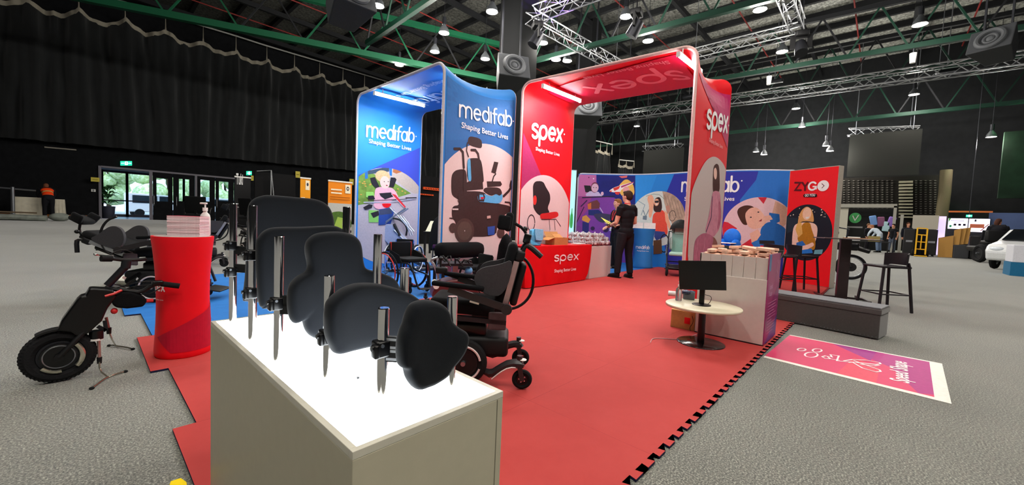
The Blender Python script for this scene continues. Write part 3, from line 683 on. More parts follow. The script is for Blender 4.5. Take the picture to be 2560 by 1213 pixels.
cushion('back_cushion', 'second black back cushion, lower with rounded corners', 1.43, [(345, 880), (328, 700), (322, 430), (350, 350), (410, 300), (500, 282), (700, 280), (920, 270), (990, 285), (1040, 325), (1065, 420), (1060, 700), (1030, 900), (900, 935), (440, 937), (370, 925)], (540, 480), 3.191, .05, .015,
        [(.377, 1.506, .975), (.377, 1.506, .85)], [((.38, 1.5, .965), (.42, 1.45, .965))])
cushion('back_cushion', 'black back cushion with a narrow top and wide side wings', 1.16, [(765, 600), (745, 480), (755, 400), (800, 352), (870, 328), (990, 320), (1090, 333), (1150, 368), (1180, 430), (1195, 560), (1225, 618), (1340, 650), (1430, 700), (1465, 780), (1475, 900), (1400, 1060), (1200, 1140), (870, 1182), (785, 1168), (740, 1120), (718, 1050), (700, 1040), (640, 1058), (602, 1000), (590, 880), (608, 760), (670, 690), (740, 650)], (540, 480), 3.191, .055, .03,
        [(.376, 1.245, .86)], [((.376, 1.235, .868), (.42, 1.19, .868)), ((.376, 1.235, .845), (.42, 1.19, .845))])
cushion('back_cushion', 'low wide black curved cushion with a zip pull at its corner', .935, [(118, 450), (125, 360), (150, 290), (250, 210), (350, 168), (430, 156), (550, 162), (700, 202), (790, 250), (845, 320), (850, 450), (830, 560), (700, 592), (475, 642), (330, 674), (205, 694), (160, 640), (128, 560)], (780, 660), 3.0325, .06, .03,
        [(.414, .996, .815)])
cushion('back_cushion', 'small black lobed cushion nearest the camera at the table front', .70, [(690, 520), (720, 450), (740, 380), (780, 312), (850, 282), (920, 280), (985, 300), (1030, 345), (1060, 430), (1110, 480), (1155, 512), (1170, 565), (1150, 650), (1110, 725), (1060, 795), (1020, 862), (940, 920), (880, 945), (820, 962), (778, 940), (740, 880), (720, 810), (680, 782), (665, 720), (668, 610)], (780, 660), 3.0325, .045, .012,
        [(.447, .79, .83)], [((.447, .782, .842), (.50, .732, .838)), ((.447, .782, .816), (.50, .732, .812))])
# ================================================================== tension fabric arches
def arch(label, x0, x1, yn, yf, H, mfab, r=.2, th=.05, sag=.13, edge='c9c4c8', shear=0, tap=0):
    ARCHFN = {}
    t = thing('fabric_arch', label, 'display arch', ((x0+x1)/2, (yn+yf)/2, MH), world=True)
    def prof(r, inset):
        P = [(yn+inset, MH+.004)]; P += [(yn+inset, z) for z in (1.0, 2.0, 2.6, 2.7, 2.8, 2.9, 3.0, 3.1, 3.2)]
        P += [(yn+r+(-(r-inset))*math.cos(a), H-r+(r-inset)*math.sin(a)) for a in [PI/2*i/8 for i in range(9)]]
        P += [(yn+r+(yf-yn-2*r)*k/24, H-inset) for k in range(1, 24)]
        P += [(yf-r+(r-inset)*math.sin(a), H-r+(r-inset)*math.cos(a)) for a in [PI/2*i/8 for i in range(9)]]
        P += [(yf-inset, z) for z in (3.2, 3.1, 3.0, 2.9, 2.8, 2.7, 2.6, 2.0, 1.0)]+[(yf-inset, MH+.004)]; return P
    NX = 12; O = prof(r, 0); I = prof(r, th); n = len(O); cy = (yn+yf)/2
    def pt(p, u):
        s = sag*4*u*(1-u); wn = math.exp(-(((p[0]-yn)/.38)**2+((p[1]-H)/.38)**2)); wf = math.exp(-(((p[0]-yf)/.38)**2+((p[1]-H)/.38)**2))
        return Vector((x0+(x1-x0)*u*(1+tap*(yf-p[0])/(yf-yn))+shear*(p[0]-yf), p[0]+s*(wn-wf), p[1]-s*(wn+wf)))
    arch.us = [x0+(x1-x0)*j/NX for j in range(1, NX)]; arch.vs = [p[0] for p in O if abs(p[1]-H) < 1e-6]; arch.pt = pt; arch.sh = lambda y: shear*(y-yf)
    V = [pt(p, j/NX) for j in range(NX+1) for p in O]+[pt(p, j/NX) for j in range(NX+1) for p in I]; B = (NX+1)*n
    F = [(j*n+i, j*n+i+1, (j+1)*n+i+1, (j+1)*n+i) for j in range(NX) for i in range(n-1)]
    F += [(B+j*n+i+1, B+j*n+i, B+(j+1)*n+i, B+(j+1)*n+i+1) for j in range(NX) for i in range(n-1)]
    F += [(i+1, i, B+i, B+i+1) for i in range(n-1)]+[(NX*n+i, NX*n+i+1, B+NX*n+i+1, B+NX*n+i) for i in range(n-1)]
    mb = MB(mfab); mb.add(V, F); mb.build('fabric', t, smooth=1)
    for xx in (x0-.004, x1+.004):
        mb = MB(mat(edge, .5)); M = [((a[0]+b[0])/2, (a[1]+b[1])/2) for a, b in zip(O, I)]
        mb.tube([(xx+(tap*(x1-x0)*(yf-a)/(yf-yn) if xx > x0 else 0)+shear*(a-yf), a, b) for a, b in M], th*.5, 8); mb.build('frame_tube', t, smooth=1)
    return t
VST = [2.6, 2.7, 2.8, 2.9, 3.0, 3.1, 3.2]
def usx(): return arch.us
def apmap(x0, x1, y, far, sh=0):
    f = arch.pt
    def mp(u, v, d):
        q = f((y, v), (u-x0)/(x1-x0)); return Vector((u, q.y-d-(.05 if far else 0), q.z if v > 2.6 else v))
    return mp
def crp(x0, y0, s): return lambda pts: [(x0+a/s, y0+b/s) for a, b in pts]
def uvY(Y):
    def f(p): q = HY(Y, *p); return (q.x, q.z)
    return f
def c3(a, b, c):     # circle through three points
    ax, ay, bx, by, cx, cy = *a, *b, *c; d = 2*(ax*(by-cy)+bx*(cy-ay)+cx*(ay-by))
    ux = ((ax*ax+ay*ay)*(by-cy)+(bx*bx+by*by)*(cy-ay)+(cx*cx+cy*cy)*(ay-by))/d; uy = ((ax*ax+ay*ay)*(cx-bx)+(bx*bx+by*by)*(ax-cx)+(cx*cx+cy*cy)*(bx-ax))/d
    return ux, uy, math.hypot(ax-ux, ay-uy)
def logo(A, word, a, b, hh, m, tagl=None, ta=None, tb=None, mt=None, w=.2, reg=True):
    """a, b: (u,v) of the left and right ends of the baseline; hh: x-height"""
    st, tot = stroke_word(word, w); tot -= .3 if word != 'spex' else .12; sx = (b[0]-a[0])/tot/hh
    A.layer += 1
    for k in st: A.line([(a[0]+hh*x*sx, a[1]+(b[1]-a[1])*(x/tot)+hh*y) for x, y in k], w*hh, m, keep=True)
    if reg: A.poly(circ(b[0]+.05*hh/.2, a[1]+hh*.95, .07*hh, n=16), m)
    if tagl: A.text(tagl, ta[0], ta[1]-(.02 if ta[1] > 1.8 else 0), abs(tb[0]-ta[0])*.12, mt or m, bold=.012, width=tb[0]-ta[0])
BLF = mat('2a80d0', .55, noise=.03, scale=2); BLF2 = mat('3d4db4', .55, noise=.03, scale=2); BLL = mat('3f93dc', .55, noise=.03)
RDF = mat('e0121f', .5, noise=.03, scale=2); MAG = mat('b8285e', .5, noise=.03); LOGO = mat('f3eeee', .5, noise=0); PINKW = mat('dcc3c2', .6, noise=.02)
TAGL = 'Shaping Better Lives'
BX0, BX1, BYN, BYF, AH = 3.71, 5.18, 4.93, 7.76, 3.5
ab = arch('tall blue fabric arch printed medifab, left of the red one', BX0, BX1, BYN, BYF, AH, BLF, tap=.06)
# near leg, outer face
U = uvY(BYN); BXN = BX1+.06*(BX1-BX0); arch.us = [BX0+(BXN-BX0)*j/12 for j in range(1, 12)]; A = Art(apmap(BX0, BXN, BYN, 0), (BX0+.03, BXN-.03, .05, 3.28), usx(), VST)
c = crp(1100, 320, 4.043); Q = lambda pts: [U(p) for p in c(pts)]
cc = c3(*Q([(60, 350), (430, 158), (770, 340)])); CI = circ(cc[0], cc[1], cc[2], n=64)
A.poly([(BX0, 3.3), (BXN, 3.3), (BXN, 1), (BX0, 1)], mat('2a66a8', .55, noise=.03)); A.poly([(BX0, 3.3), (BXN, 3.3), (BXN, 2.9), (BX0+.5, 2.4), (BX0, 2.3)], mat('2c6cb0', .55, noise=.03)); A.poly(CI, PINKW)
DB = mat('3a2828', .7, noise=.1); DB2 = mat('4e3936', .7, noise=.1); LB = mat('5aa7d8', .6)
for p in ([(290, 80), (385, 100), (420, 125), (425, 190), (405, 210), (300, 180), (275, 150)], [(270, 330), (300, 305), (395, 305), (420, 345), (440, 500), (440, 560), (270, 560)],
          [(150, 430), (215, 415), (270, 430), (270, 740), (190, 730), (125, 690), (110, 640), (112, 480)], [(260, 555), (290, 540), (430, 545), (435, 620), (270, 635)],
          [(545, 340), (588, 348), (560, 465), (515, 450)], [(470, 540), (610, 540), (625, 570), (610, 590), (475, 600)], [(450, 600), (600, 600), (630, 660), (600, 690), (560, 670), (510, 690), (430, 640)],
          [(165, 640), (440, 640), (480, 700), (560, 760), (720, 790), (720, 850), (640, 880), (580, 980), (560, 1100), (170, 1100), (160, 960), (115, 900), (120, 790), (200, 780)],
          [(695, 590), (715, 515), (725, 560), (765, 550), (760, 610), (710, 630)]): A.poly(Q(p), DB)
S = (Q([(0, 0)])[0][0]-Q([(10, 0)])[0][0])/-10
for p, w in (([(275, 150), (265, 230), (285, 290)], 12), ([(145, 212), (200, 212), (228, 245), (238, 400)], 24), ([(238, 400), (238, 640)], 10), ([(315, 224), (355, 224), (382, 262), (390, 310)], 22), ([(560, 465), (540, 490), (520, 560)], 14),
             ([(640, 690), (690, 640), (715, 600)], 26), ([(655, 750), (700, 755), (718, 800), (720, 860)], 16), ([(590, 780), (600, 900), (600, 1030)], 20), ([(95, 912), (165, 915)], 10), ([(185, 690), (180, 740), (195, 765)], 8)): A.line(Q(p), w*S, DB)
A.poly(Q([(272, 345), (285, 310), (303, 305), (308, 420), (315, 540), (282, 540), (275, 430)]), LB); A.poly(Q([(375, 665), (440, 665), (520, 695), (560, 665), (600, 690), (625, 660), (630, 720), (600, 765), (520, 760), (440, 750), (380, 745)]), LB)
A.poly(Q([(375, 668), (440, 664), (452, 700), (440, 745), (385, 742)]), DB); A.poly(Q([(395, 675), (430, 675), (440, 720), (395, 725)]), LB); A.poly(Q([(405, 700), (445, 700), (430, 720), (410, 718)]), RED)
w0 = Q([(245, 1040)])[0]; A.poly(circ(w0[0], w0[1], 112*S), DB2); A.poly(circ(w0[0], w0[1], 84*S), mat('5a4641', .7)); A.poly(circ(w0[0], w0[1], 5*S), WHT)
w0 = Q([(128, 1010)])[0]; A.poly(circ(w0[0], w0[1], 42*S), DB2); w0 = Q([(610, 1060)])[0]; A.poly(circ(w0[0], w0[1], 52*S), DB2)
A.poly(Q([(475, 1000), (550, 990), (545, 1080), (480, 1085)]), mat('2f50a0', .6)); A.poly(Q([(470, 890), (505, 885), (508, 912), (470, 918)]), mat('c9a09a', .6)); A.poly(Q([(120, 815), (180, 815), (180, 830), (120, 830)]), PINKW)
logo(A, 'medifab', U((1148, 291)), U((1277, 316)), U((1148, 258))[1]-U((1148, 291))[1]-.01, LOGO, TAGL, U((1152, 316)), U((1269, 339)), w=.175)
A.build('printed_panel', ab, lift=.003, eps=.0003)
# far leg, inner face
YI = BYF-.05; U = uvY(YI); arch.us = [BX0+(BX1-BX0)*j/12 for j in range(1, 12)]; A = Art(apmap(BX0, BX1, BYF, 1), (BX0+.03, BX1-.03, .05, 3.2), usx(), VST); c = crp(860, 400, 5.514)
cc = c3(*Q([(150, 275), (570, 108), (1020, 355)])); CI = circ(cc[0], cc[1], cc[2], n=64); S = abs(Q([(10, 0)])[0][0]-Q([(0, 0)])[0][0])/10
A.poly([(BX0, 1.9), (BX1, 2.7), (BX1, 1.3), (BX0, 1.3)], BLF2);
A.poly(CI, mat('b5adb2', .7)); G1 = mat('6f8f3c', .8, noise=.25, scale=12); 
A.poly(Q([(100, 300), (300, 150), (500, 230), (700, 320), (925, 462), (640, 545), (100, 640)]), G1, CI, sharp=True); A.poly(Q([(640, 100), (810, 140), (1040, 350), (1040, 470), (930, 460), (650, 230)]), mat('b9a99b', .8), CI)
A.poly(Q([(285, 180), (325, 150), (330, 255), (290, 262)]), mat('2a6aa8', .7), CI); A.poly(Q([(325, 150), (620, 90), (620, 160), (330, 200)]), mat('3a4a58', .7), CI); A.poly(Q([(618, 100), (660, 100), (660, 220), (630, 215)]), mat('2a6aa8', .7), CI)
A.poly(Q([(680, 110), (810, 160), (720, 190), (670, 170)]), mat('a8643a', .7), CI)
rn = random.Random(4)
for _ in range(16):
    x, y = rn.uniform(150, 420), rn.uniform(270, 600)
    if y > 640-.2*x: continue
    q = Q([(x, y)])[0]; A.poly(circ(q[0], q[1], 16*S, 8*S, n=12), mat('d09a4a', .8), CI)
for x, y in ((740, 400), (800, 430), (720, 440), (840, 455)):
    q = Q([(x, y)])[0]; A.poly(circ(q[0], q[1], 16*S, 8*S, n=12), mat('d09a4a', .8), CI)
A.poly(Q([(300, 440), (400, 440), (420, 500), (300, 520)]), mat('8cc860', .7)); A.poly(Q([(335, 690), (470, 700), (470, 860), (340, 860)]), mat('82c060', .7))
BD = mat('25232a', .7); PK = mat('e0a8b6', .7); FACE = mat('ecc0b2', .6)
A.poly(Q([(355, 250), (420, 235), (490, 380), (430, 385), (380, 330)]), BD); A.poly(Q([(640, 240), (700, 245), (720, 270), (680, 378), (620, 370)]), BD)
A.poly(Q([(425, 395), (490, 370), (650, 380), (700, 420), (760, 530), (640, 560), (650, 640), (490, 690), (400, 655), (415, 500)]), PK)
q = Q([(530, 225)])[0]; A.poly(circ(q[0], q[1], 118*S, 85*S), mat('dcae80', .8, noise=.2, scale=40)); q = Q([(560, 310)])[0]; A.poly(circ(q[0], q[1], 78*S, 92*S), FACE)
for x in (550, 605):
    q = Q([(x, 300)])[0]; A.poly(circ(q[0], q[1], 9*S, 7*S, n=12), BD)
q = Q([(585, 352)])[0]; A.poly(circ(q[0], q[1], 16*S, 9*S, n=12), mat('9a3a40', .6))
A.poly(Q([(480, 680), (640, 660), (690, 700), (640, 880), (470, 900)]), mat('27468f', .7)); A.poly(Q([(480, 690), (640, 665), (660, 740), (490, 760)]), mat('3d4660', .7))
A.poly(Q([(480, 460), (640, 448), (690, 500), (560, 545), (500, 500)]), BD); A.poly(Q([(325, 495), (400, 490), (425, 540), (330, 550)]), BD); A.poly(Q([(360, 735), (470, 700), (480, 760), (400, 800)]), BD); A.poly(Q([(258, 655), (340, 610), (390, 620), (380, 660), (290, 690)]), BD)
A.line(Q([(270, 585), (640, 580), (990, 530)]), 18*S, mat('a5a8b4', .5)); A.line(Q([(330, 562), (860, 540)]), 8*S, BD); A.line(Q([(848, 524), (990, 522)]), 18*S, BD)
A.poly(Q([(515, 600), (650, 600), (640, 630), (600, 660), (550, 655), (525, 630)]), RED); A.poly(Q([(645, 465), (705, 480), (850, 650), (820, 660)]), mat('d0303a', .5)); A.line(Q([(645, 467), (820, 655)]), 6*S, WHT)
logo(A, 'medifab', U((916, 341)), U((1033, 355)), U((916, 312))[1]-U((916, 341))[1]-.01, LOGO, TAGL, U((921, 355)), U((1027, 371)), w=.17)
A.build('printed_panel', ab, lift=.003, eps=.0003)
# roof underside
def roofart(t, x0, x1, yn, yf, word, a, b, sz, m, tg, shade=None):
    f = arch.pt; A = Art(lambda u, v, d: (lambda q: Vector((q.x, q.y, q.z-.05-d)))(f((v, AH), (u-x0)/(x1-x0))), (x0+.05, x1-.05, yn+.22, yf-.22), arch.us, arch.vs)
    if shade: A.poly([(x0, yn), (x1, yn), (x1, yf), (x0+.4, yf)], shade)
    st, tot = stroke_word(word, .2); A.layer += 1; sy = (b[1]-a[1])/tot
    for k in st: A.line([(a[0]+sz*y, a[1]+sy*x) for x, y in k], .2*sz, m, keep=True)
    V, F = text_tris(TAGL, 1, .012); mx = max(v[0] for v in V); s = (b[1]-a[1])*.8/mx
    A.tris([(tg+y*s, a[1]+.05+x*s) for x, y in V], F, m); A.build('printed_roof_panel', t, lift=.012, eps=.003)
roofart(ab, BX0, BX1, BYN, BYF, 'medifab', (4.45, 5.45), (4.45, 7.3), .26, mat('a9c8ec', .5), 4.08)
def light_bar(p, q, label, w=60):
    p, q = Vector(p), Vector(q); t = thing('light_bar', label, 'strip light', (p+q)/2, world=True)
    mb = MB(mat('ffffff', emit=40)); mb.beam(p, q, .03, .05); mb.build('diffuser', t, smooth=0)
    mb = MB(WHT); mb.beam(p+Vector((0, 0, .03)), q+Vector((0, 0, .03)), .05, .012); d = (q-p).normalized(); mb.beam(p-d*.02, p, .05, .07); mb.beam(q, q+d*.02, .05, .07)
    mb.cyl(p.lerp(q, .15)+Vector((0, 0, .03)), Vector((p.lerp(q, .15).x, p.lerp(q, .15).y, AH-.05)), .01, n=6); mb.cyl(p.lerp(q, .85)+Vector((0, 0, .03)), Vector((p.lerp(q, .85).x, p.lerp(q, .85).y, AH-.05)), .01, n=6); mb.build('housing', t, smooth=0)
    L = bpy.data.lights.new('bar', 'AREA'); L.shape = 'RECTANGLE'; L.size = (q-p).length; L.size_y = .05; L.energy = w; L.color = (.93, .97, 1)
    lo = bpy.data.objects.new('bar_light', L); C.objects.link(lo); lo.parent = t; lo.matrix_parent_inverse = Matrix.Translation(-t.location)
    lo.location = (p+q)/2-Vector((0, 0, .045)); lo.rotation_euler = (0, 0, math.atan2(d.y, d.x))
a, b = G(937, 233, 3.34), G(1060, 264, 3.34); light_bar(a, b, 'white strip light under the blue arch roof', 60)
light_bar((3.95, 5.2, 3.34), (5.0, 5.25, 3.34), 'white strip light tucked into the near corner of the blue arch', 45)
# ---- red arch
AH = 3.56; RX0, RX1, RYN, RYF = 5.25, 6.80, 1.905, 4.78
ar = arch('tall red fabric arch printed spex, over the middle of the stand', RX0, RX1, RYN, RYF, AH, RDF, edge='e2b9b4', shear=-.0925)
YI = RYF-.05; U = uvY(YI); A = Art(apmap(RX0, RX1, RYF, 1), (RX0+.03, RX1-.03, .05, 3.25), usx(), VST); c = crp(860, 120, 2.333); S = abs(Q([(10, 0)])[0][0]-Q([(0, 0)])[0][0])/10
A.poly(Q([(1010, 400), (1040, 480), (1150, 745), (1150, 900), (990, 900)]), mat('a82f62', .5)); cc = c3(*Q([(1012, 868), (1170, 742), (1297, 860)])); CI = circ(cc[0], cc[1], cc[2], n=64); A.poly(CI, PINKW)
A.poly(Q([(1103, 778), (1160, 776), (1178, 815), (1200, 850), (1203, 890), (1185, 935), (1200, 960), (1170, 985), (1130, 975), (1100, 930), (1098, 860)]), mat('2b2225', .7)); q = Q([(1112, 888)])[0]; A.poly(circ(q[0], q[1], 26*S, 44*S), mat('d8342f', .6)); A.poly(Q([(1100, 800), (1103, 940), (1092, 940), (1090, 840)]), PINKW, CI)
A.poly(Q([(1140, 968), (1185, 962), (1245, 952), (1252, 985), (1180, 1005), (1145, 1000)]), mat('cc2a2c', .6)); q = Q([(1090, 1020)])[0]
A.line(arcp(q[0], q[1], 52*S, 72*S, 0, 350, 30), 10*S, mat('3a3438', .6)); A.line(Q([(1150, 1000), (1235, 1000), (1262, 1040)]), 7*S, BD); A.line(Q([(1195, 1002), (1200, 1060)]), 5*S, BD); A.line(Q([(1225, 1002), (1230, 1060)]), 5*S, BD)
logo(A, 'spex', U((1329, 343)), U((1404, 354)), U((1329, 308))[1]-U((1329, 343))[1], LOGO, TAGL, U((1338, 373)), U((1398, 383)), w=.24)
A.build('printed_panel', ar, lift=.003, eps=.0006)
U = uvY(RYN); RX0 += arch.sh(RYN); RX1 += arch.sh(RYN); arch.us = [x+arch.sh(RYN) for x in arch.us]; A = Art(apmap(RX0, RX1, RYN, 0, arch.sh(RYN)), (RX0+.03, RX1-.03, .05, 3.28), usx(), VST); c = crp(1700, 390, 3.912); S = abs(Q([(10, 0)])[0][0]-Q([(0, 0)])[0][0])/10
A.poly([U((1750, 180)), U((1780, 205)), U((1795, 270)), U((1822, 390)), U((1822, 430)), U((1850, 430)), U((1850, 150))], mat('b8285e', .5, noise=.03), sharp=True); A.poly([U((1770, 200)), U((1850, 200)), U((1850, 330)), U((1800, 280))], mat('c02a66', .5, noise=.03))
CI = smooth_closed(Q([(60, 1300), (95, 420), (135, 270), (220, 90), (270, 25), (335, 0), (395, 40), (440, 110), (462, 210), (440, 500), (410, 800), (385, 1300)]), 2); A.poly(CI, mat('c6b7b4', .6, noise=.02))
BR = mat('4d3330', .7); PKD = mat('b2667e', .7, noise=.12, scale=14); PKL = mat('c9869a', .7, noise=.12, scale=14)
A.poly(Q([(300, 800), (330, 790), (365, 850), (372, 1000), (350, 1000), (330, 870), (280, 1000), (250, 1000)]), mat('8a5a52', .7))
A.poly(Q([(322, 100), (355, 72), (378, 95), (384, 200), (385, 350), (350, 360), (318, 360), (315, 250)]), BR); A.poly(Q([(325, 130), (345, 110), (358, 150), (355, 215), (340, 235), (326, 200)]), FACE)
A.poly(Q([(318, 350), (345, 340), (387, 352), (395, 480), (400, 600), (380, 720), (350, 760), (320, 800), (235, 745), (265, 640), (290, 520), (305, 400)]), PKL); A.poly(Q([(370, 430), (395, 460), (400, 620), (370, 730), (355, 700), (375, 600)]), PKD)
A.poly(Q([(150, 800), (235, 745), (330, 790), (300, 900), (270, 1300), (120, 1300), (128, 900)]), PKD); A.line(Q([(250, 740), (300, 600), (310, 400)]), 6*S, mat('3a2a50', .7)); A.line(Q([(170, 820), (150, 1000)]), 5*S, PKL); A.line(Q([(240, 800), (215, 1000)]), 5*S, PKL)
logo(A, 'spex', U((1765, 318)), U((1816, 330)), U((1765, 272))[1]-U((1765, 318))[1], LOGO, TAGL, U((1771, 350)), U((1805, 363)), mt=mat('e39aa0', .5), w=.24)
A.build('printed_panel', ar, lift=.003, eps=.0006)
arch.us = [x-arch.sh(RYN) for x in arch.us]; roofart(ar, RX0-arch.sh(RYN), RX1-arch.sh(RYN), RYN, RYF, 'spex', (5.85, 2.3), (5.85, 4.0), .42, mat('f0909c', .5), 5.42, shade=mat('c8143c', .5, noise=.02))
light_bar(G(1358, 215, 3.4), G(1450, 252, 3.4), 'white strip light under the left end of the red arch roof', 55)
light_bar(G(1697, 136, 3.4), G(1751, 180, 3.4), 'white strip light under the right end of the red arch roof', 60)
# ================================================================== curved back wall
WH = 2.6; K = [(9.95, 6.65), (10.5, 5.85), (10.85, 5.2), (10.95, 4.5), (10.9, 3.75), (10.95, 3.0), (11.15, 2.3), (11.6, 1.55)]
WP = []
for i in range(len(K)-1):
    p0, p1, p2, p3 = K[max(i-1, 0)], K[i], K[i+1], K[min(i+2, len(K)-1)]
    for k in range(6):
        s = k/6; WP.append(tuple(.5*(2*b+(c_-a)*s+(2*a-5*b+4*c_-d)*s*s+(3*b-a-3*c_+d)*s**3) for a, b, c_, d in zip(p0, p1, p2, p3)))
WP.append(K[-1]); WU = [0]
for a, b in zip(WP, WP[1:]): WU.append(WU[-1]+math.dist(a, b))
def wall_pt(u, v, d):
    i = 0
    while i < len(WU)-2 and WU[i+1] < u: i += 1
    a, b = Vector(WP[i]), Vector(WP[i+1]); s = (u-WU[i])/(WU[i+1]-WU[i]); dr = (b-a).normalized(); n = Vector((dr.y, -dr.x))
    if n.dot(Vector((-1, -.3))) < 0: n = -n
    p = a.lerp(b, s)+n*d; return Vector((p.x, p.y, v))
def UW(p):
    d = ray(*p); best = None
    for i in range(len(WP)-1):
        a, b = Vector(WP[i]), Vector(WP[i+1]); e = b-a; den = d.x*e.y-d.y*e.x
        if abs(den) < 1e-9: continue
        t = (a.x*e.y-a.y*e.x)/den; s = (a.x*d.y-a.y*d.x)/den
        lo = -20 if i == 0 else 0; hi = 20 if i == len(WP)-2 else 1
        if t > 0 and lo <= s <= hi: return (WU[i]+s*(WU[i+1]-WU[i]), CAMZ+t*d.z)
    return (0, 0)
wt = thing('curved_back_wall', 'long curved fabric wall, purple then blue, printed medifab', 'display wall', (10.9, 4.2, MH), world=True)
WM = mat('2c84d8', .55, noise=.03, scale=1.5); n = len(WP); mb = MB(WM)
for dd in (0, -.06): mb.v += [wall_pt(u, v, dd) for u in WU for v in (MH+.002, WH)]
mb.f = [(2*i, 2*i+2, 2*i+3, 2*i+1) for i in range(n-1)]+[(2*n+2*i+2, 2*n+2*i, 2*n+2*i+1, 2*n+2*i+3) for i in range(n-1)]+[(2*i+1, 2*i+3, 2*n+2*i+3, 2*n+2*i+1) for i in range(n-1)]+[(0, 1, 2*n+1, 2*n), (2*n-2, 2*n-1, 4*n-1, 4*n-2)]
mb.mi = [0]*len(mb.f); mb.build('fabric', wt, smooth=.6)
mb = MB(mat('b9b6c4', .5)); mb.tube([wall_pt(WU[0], MH+.034, -.03), wall_pt(WU[0], WH-.12, -.03), wall_pt(WU[1]*.6, WH, -.03)]+[wall_pt(u, WH, -.03) for u in WU[1:]]+[wall_pt(WU[-1], MH+.034, -.03)], .032, 8); mb.build('frame_tube', wt)
A = Art(wall_pt, (.01, WU[-1]-.01, .05, WH-.02), WU[1:-1]); c = crp(1420, 400, 5.513); Q = lambda pts: [UW(p) for p in c(pts)]; S = abs(Q([(800, 300)])[0][0]-Q([(780, 300)])[0][0])/20
PU = mat('7b3f9c', .6, noise=.05); 
A.poly(Q([(100, 150), (928, 150), (928, 1500), (60, 1500)]), PU); A.poly(Q([(100, 150), (390, 150), (385, 300), (330, 500), (100, 500)]), mat('bf6da8', .6, noise=.03)); A.poly(Q([(100, 500), (330, 500), (260, 700), (90, 900)]), mat('963f86', .6))
A.poly(Q([(392, 160), (928, 160), (928, 620), (760, 640), (640, 520), (400, 500)]), mat('1c2474', .6, noise=.15, scale=3), sharp=True); A.poly(Q([(500, 900), (928, 800), (928, 1400), (420, 1400)]), mat('6b45a6', .6))
A.poly(Q([(700, 225), (820, 215), (810, 245), (740, 250)]), mat('e06a6a', .6)); A.poly(Q([(700, 350), (800, 250), (905, 330), (920, 500), (760, 520), (690, 420)]), mat('e8b85a', .6)); A.poly(Q([(555, 435), (620, 385), (720, 350), (900, 300), (900, 330), (740, 400), (720, 450), (650, 450)]), mat('efe6e2', .6))
A.poly(Q([(620, 390), (720, 355), (700, 400), (640, 430)]), mat('d8403a', .6)); A.poly(Q([(640, 440), (720, 440), (700, 480), (660, 475)]), mat('d8403a', .6)); A.poly(Q([(730, 360), (905, 300), (905, 312), (735, 385)]), mat('b03a6a', .6)); q = Q([(800, 410)])[0]; A.poly(circ(q[0], q[1], 45*S), mat('e8a0a0', .6))
q = Q([(590, 432)])[0]; A.poly(circ(q[0], q[1], 12*S), mat('d8403a', .6))
A.poly(Q([(220, 350), (310, 355), (330, 450), (240, 445)]), BD); A.poly(Q([(245, 470), (300, 430), (420, 440), (470, 500), (250, 500)]), mat('c7b8dc', .6)); q = Q([(368, 385)])[0]; A.poly(circ(q[0], q[1]+6*S, 55*S, 75*S), mat('7a3a52', .6)); A.poly(circ(q[0]+4*S, q[1], 50*S, 62*S), mat('d8b0c8', .6))
A.poly(circ(q[0]-16*S, q[1]+4*S, 7*S, n=10), BD); A.poly(circ(q[0]+22*S, q[1]+2*S, 7*S, n=10), BD); q = Q([(472, 465)])[0]; A.poly(circ(q[0], q[1], 20*S, 28*S), mat('d8b0c8', .6))
A.line(Q([(200, 520), (640, 500)]), 16*S, mat('2a2440', .5)); A.poly(Q([(280, 590), (400, 550), (440, 600), (430, 670), (290, 680)]), mat('6a3a3c', .6)); A.poly(Q([(270, 610), (320, 590), (320, 680), (275, 680)]), mat('d0703a', .6)); A.poly(Q([(280, 690), (420, 685), (480, 740), (420, 770), (280, 760)]), mat('23306e', .6))
A.poly(Q([(200, 780), (250, 760), (310, 820), (280, 870), (190, 830)]), mat('d89a4a', .6)); A.poly(Q([(200, 850), (290, 870), (285, 1010), (195, 1010)]), mat('2c2f70', .6)); A.line(Q([(110, 880), (220, 650)]), 12*S, mat('35264a', .6)); A.line(Q([(440, 660), (480, 725)]), 12*S, mat('c0b0d8', .6)); A.line(Q([(180, 640), (260, 560)]), 16*S, mat('35264a', .6))
for x, y, r_ in ((340, 945, 30), (140, 950, 48), (520, 960, 40)): q = Q([(x, y)])[0]; A.poly(circ(q[0], q[1], r_*S), mat('33244e', .6) if r_ != 48 else mat('7a3f8c', .6))
for x, y in ((287, 242), (352, 258)): q = Q([(x, y)])[0]; A.poly(circ(q[0], q[1], 9*S), mat('6a2a50' if x < 300 else 'f0e0f0', .6))
A.poly(Q([(335, 745), (480, 735), (640, 760), (620, 800), (500, 870), (420, 850)]), mat('3c3a58', .5))
# blue part
A.poly(Q([(928, 150), (1250, 150), (1000, 800), (928, 800)]), mat('2f8fe2', .5, noise=.03)); A.poly([UW((1702, 395)), UW((1650, 520)), UW((1680, 760)), UW((2000, 760)), UW((2000, 395))], mat('3236a0', .55, noise=.03))
A.poly([UW((1905, 395)), UW((1890, 450)), UW((1850, 500)), UW((1850, 560)), UW((2010, 560)), UW((2010, 395))], mat('2f6fc4', .55, noise=.03), sharp=True)
cc = c3(*Q([(935, 600), (1240, 432), (1540, 560)])); CI = circ(cc[0], cc[1], cc[2], n=64); A.poly(CI, mat('cfd6d0', .6)); 
A.poly(Q([(1300, 420), (1700, 500), (1700, 1000), (1440, 900), (1330, 600)]), mat('b59a86', .6, noise=.2, scale=9), CI)
for k in range(7): A.line(Q([(1330+k*45, 480+k*20), (1420+k*40, 800)]), 6*S, mat('8a7466', .6), CI, caps=False)
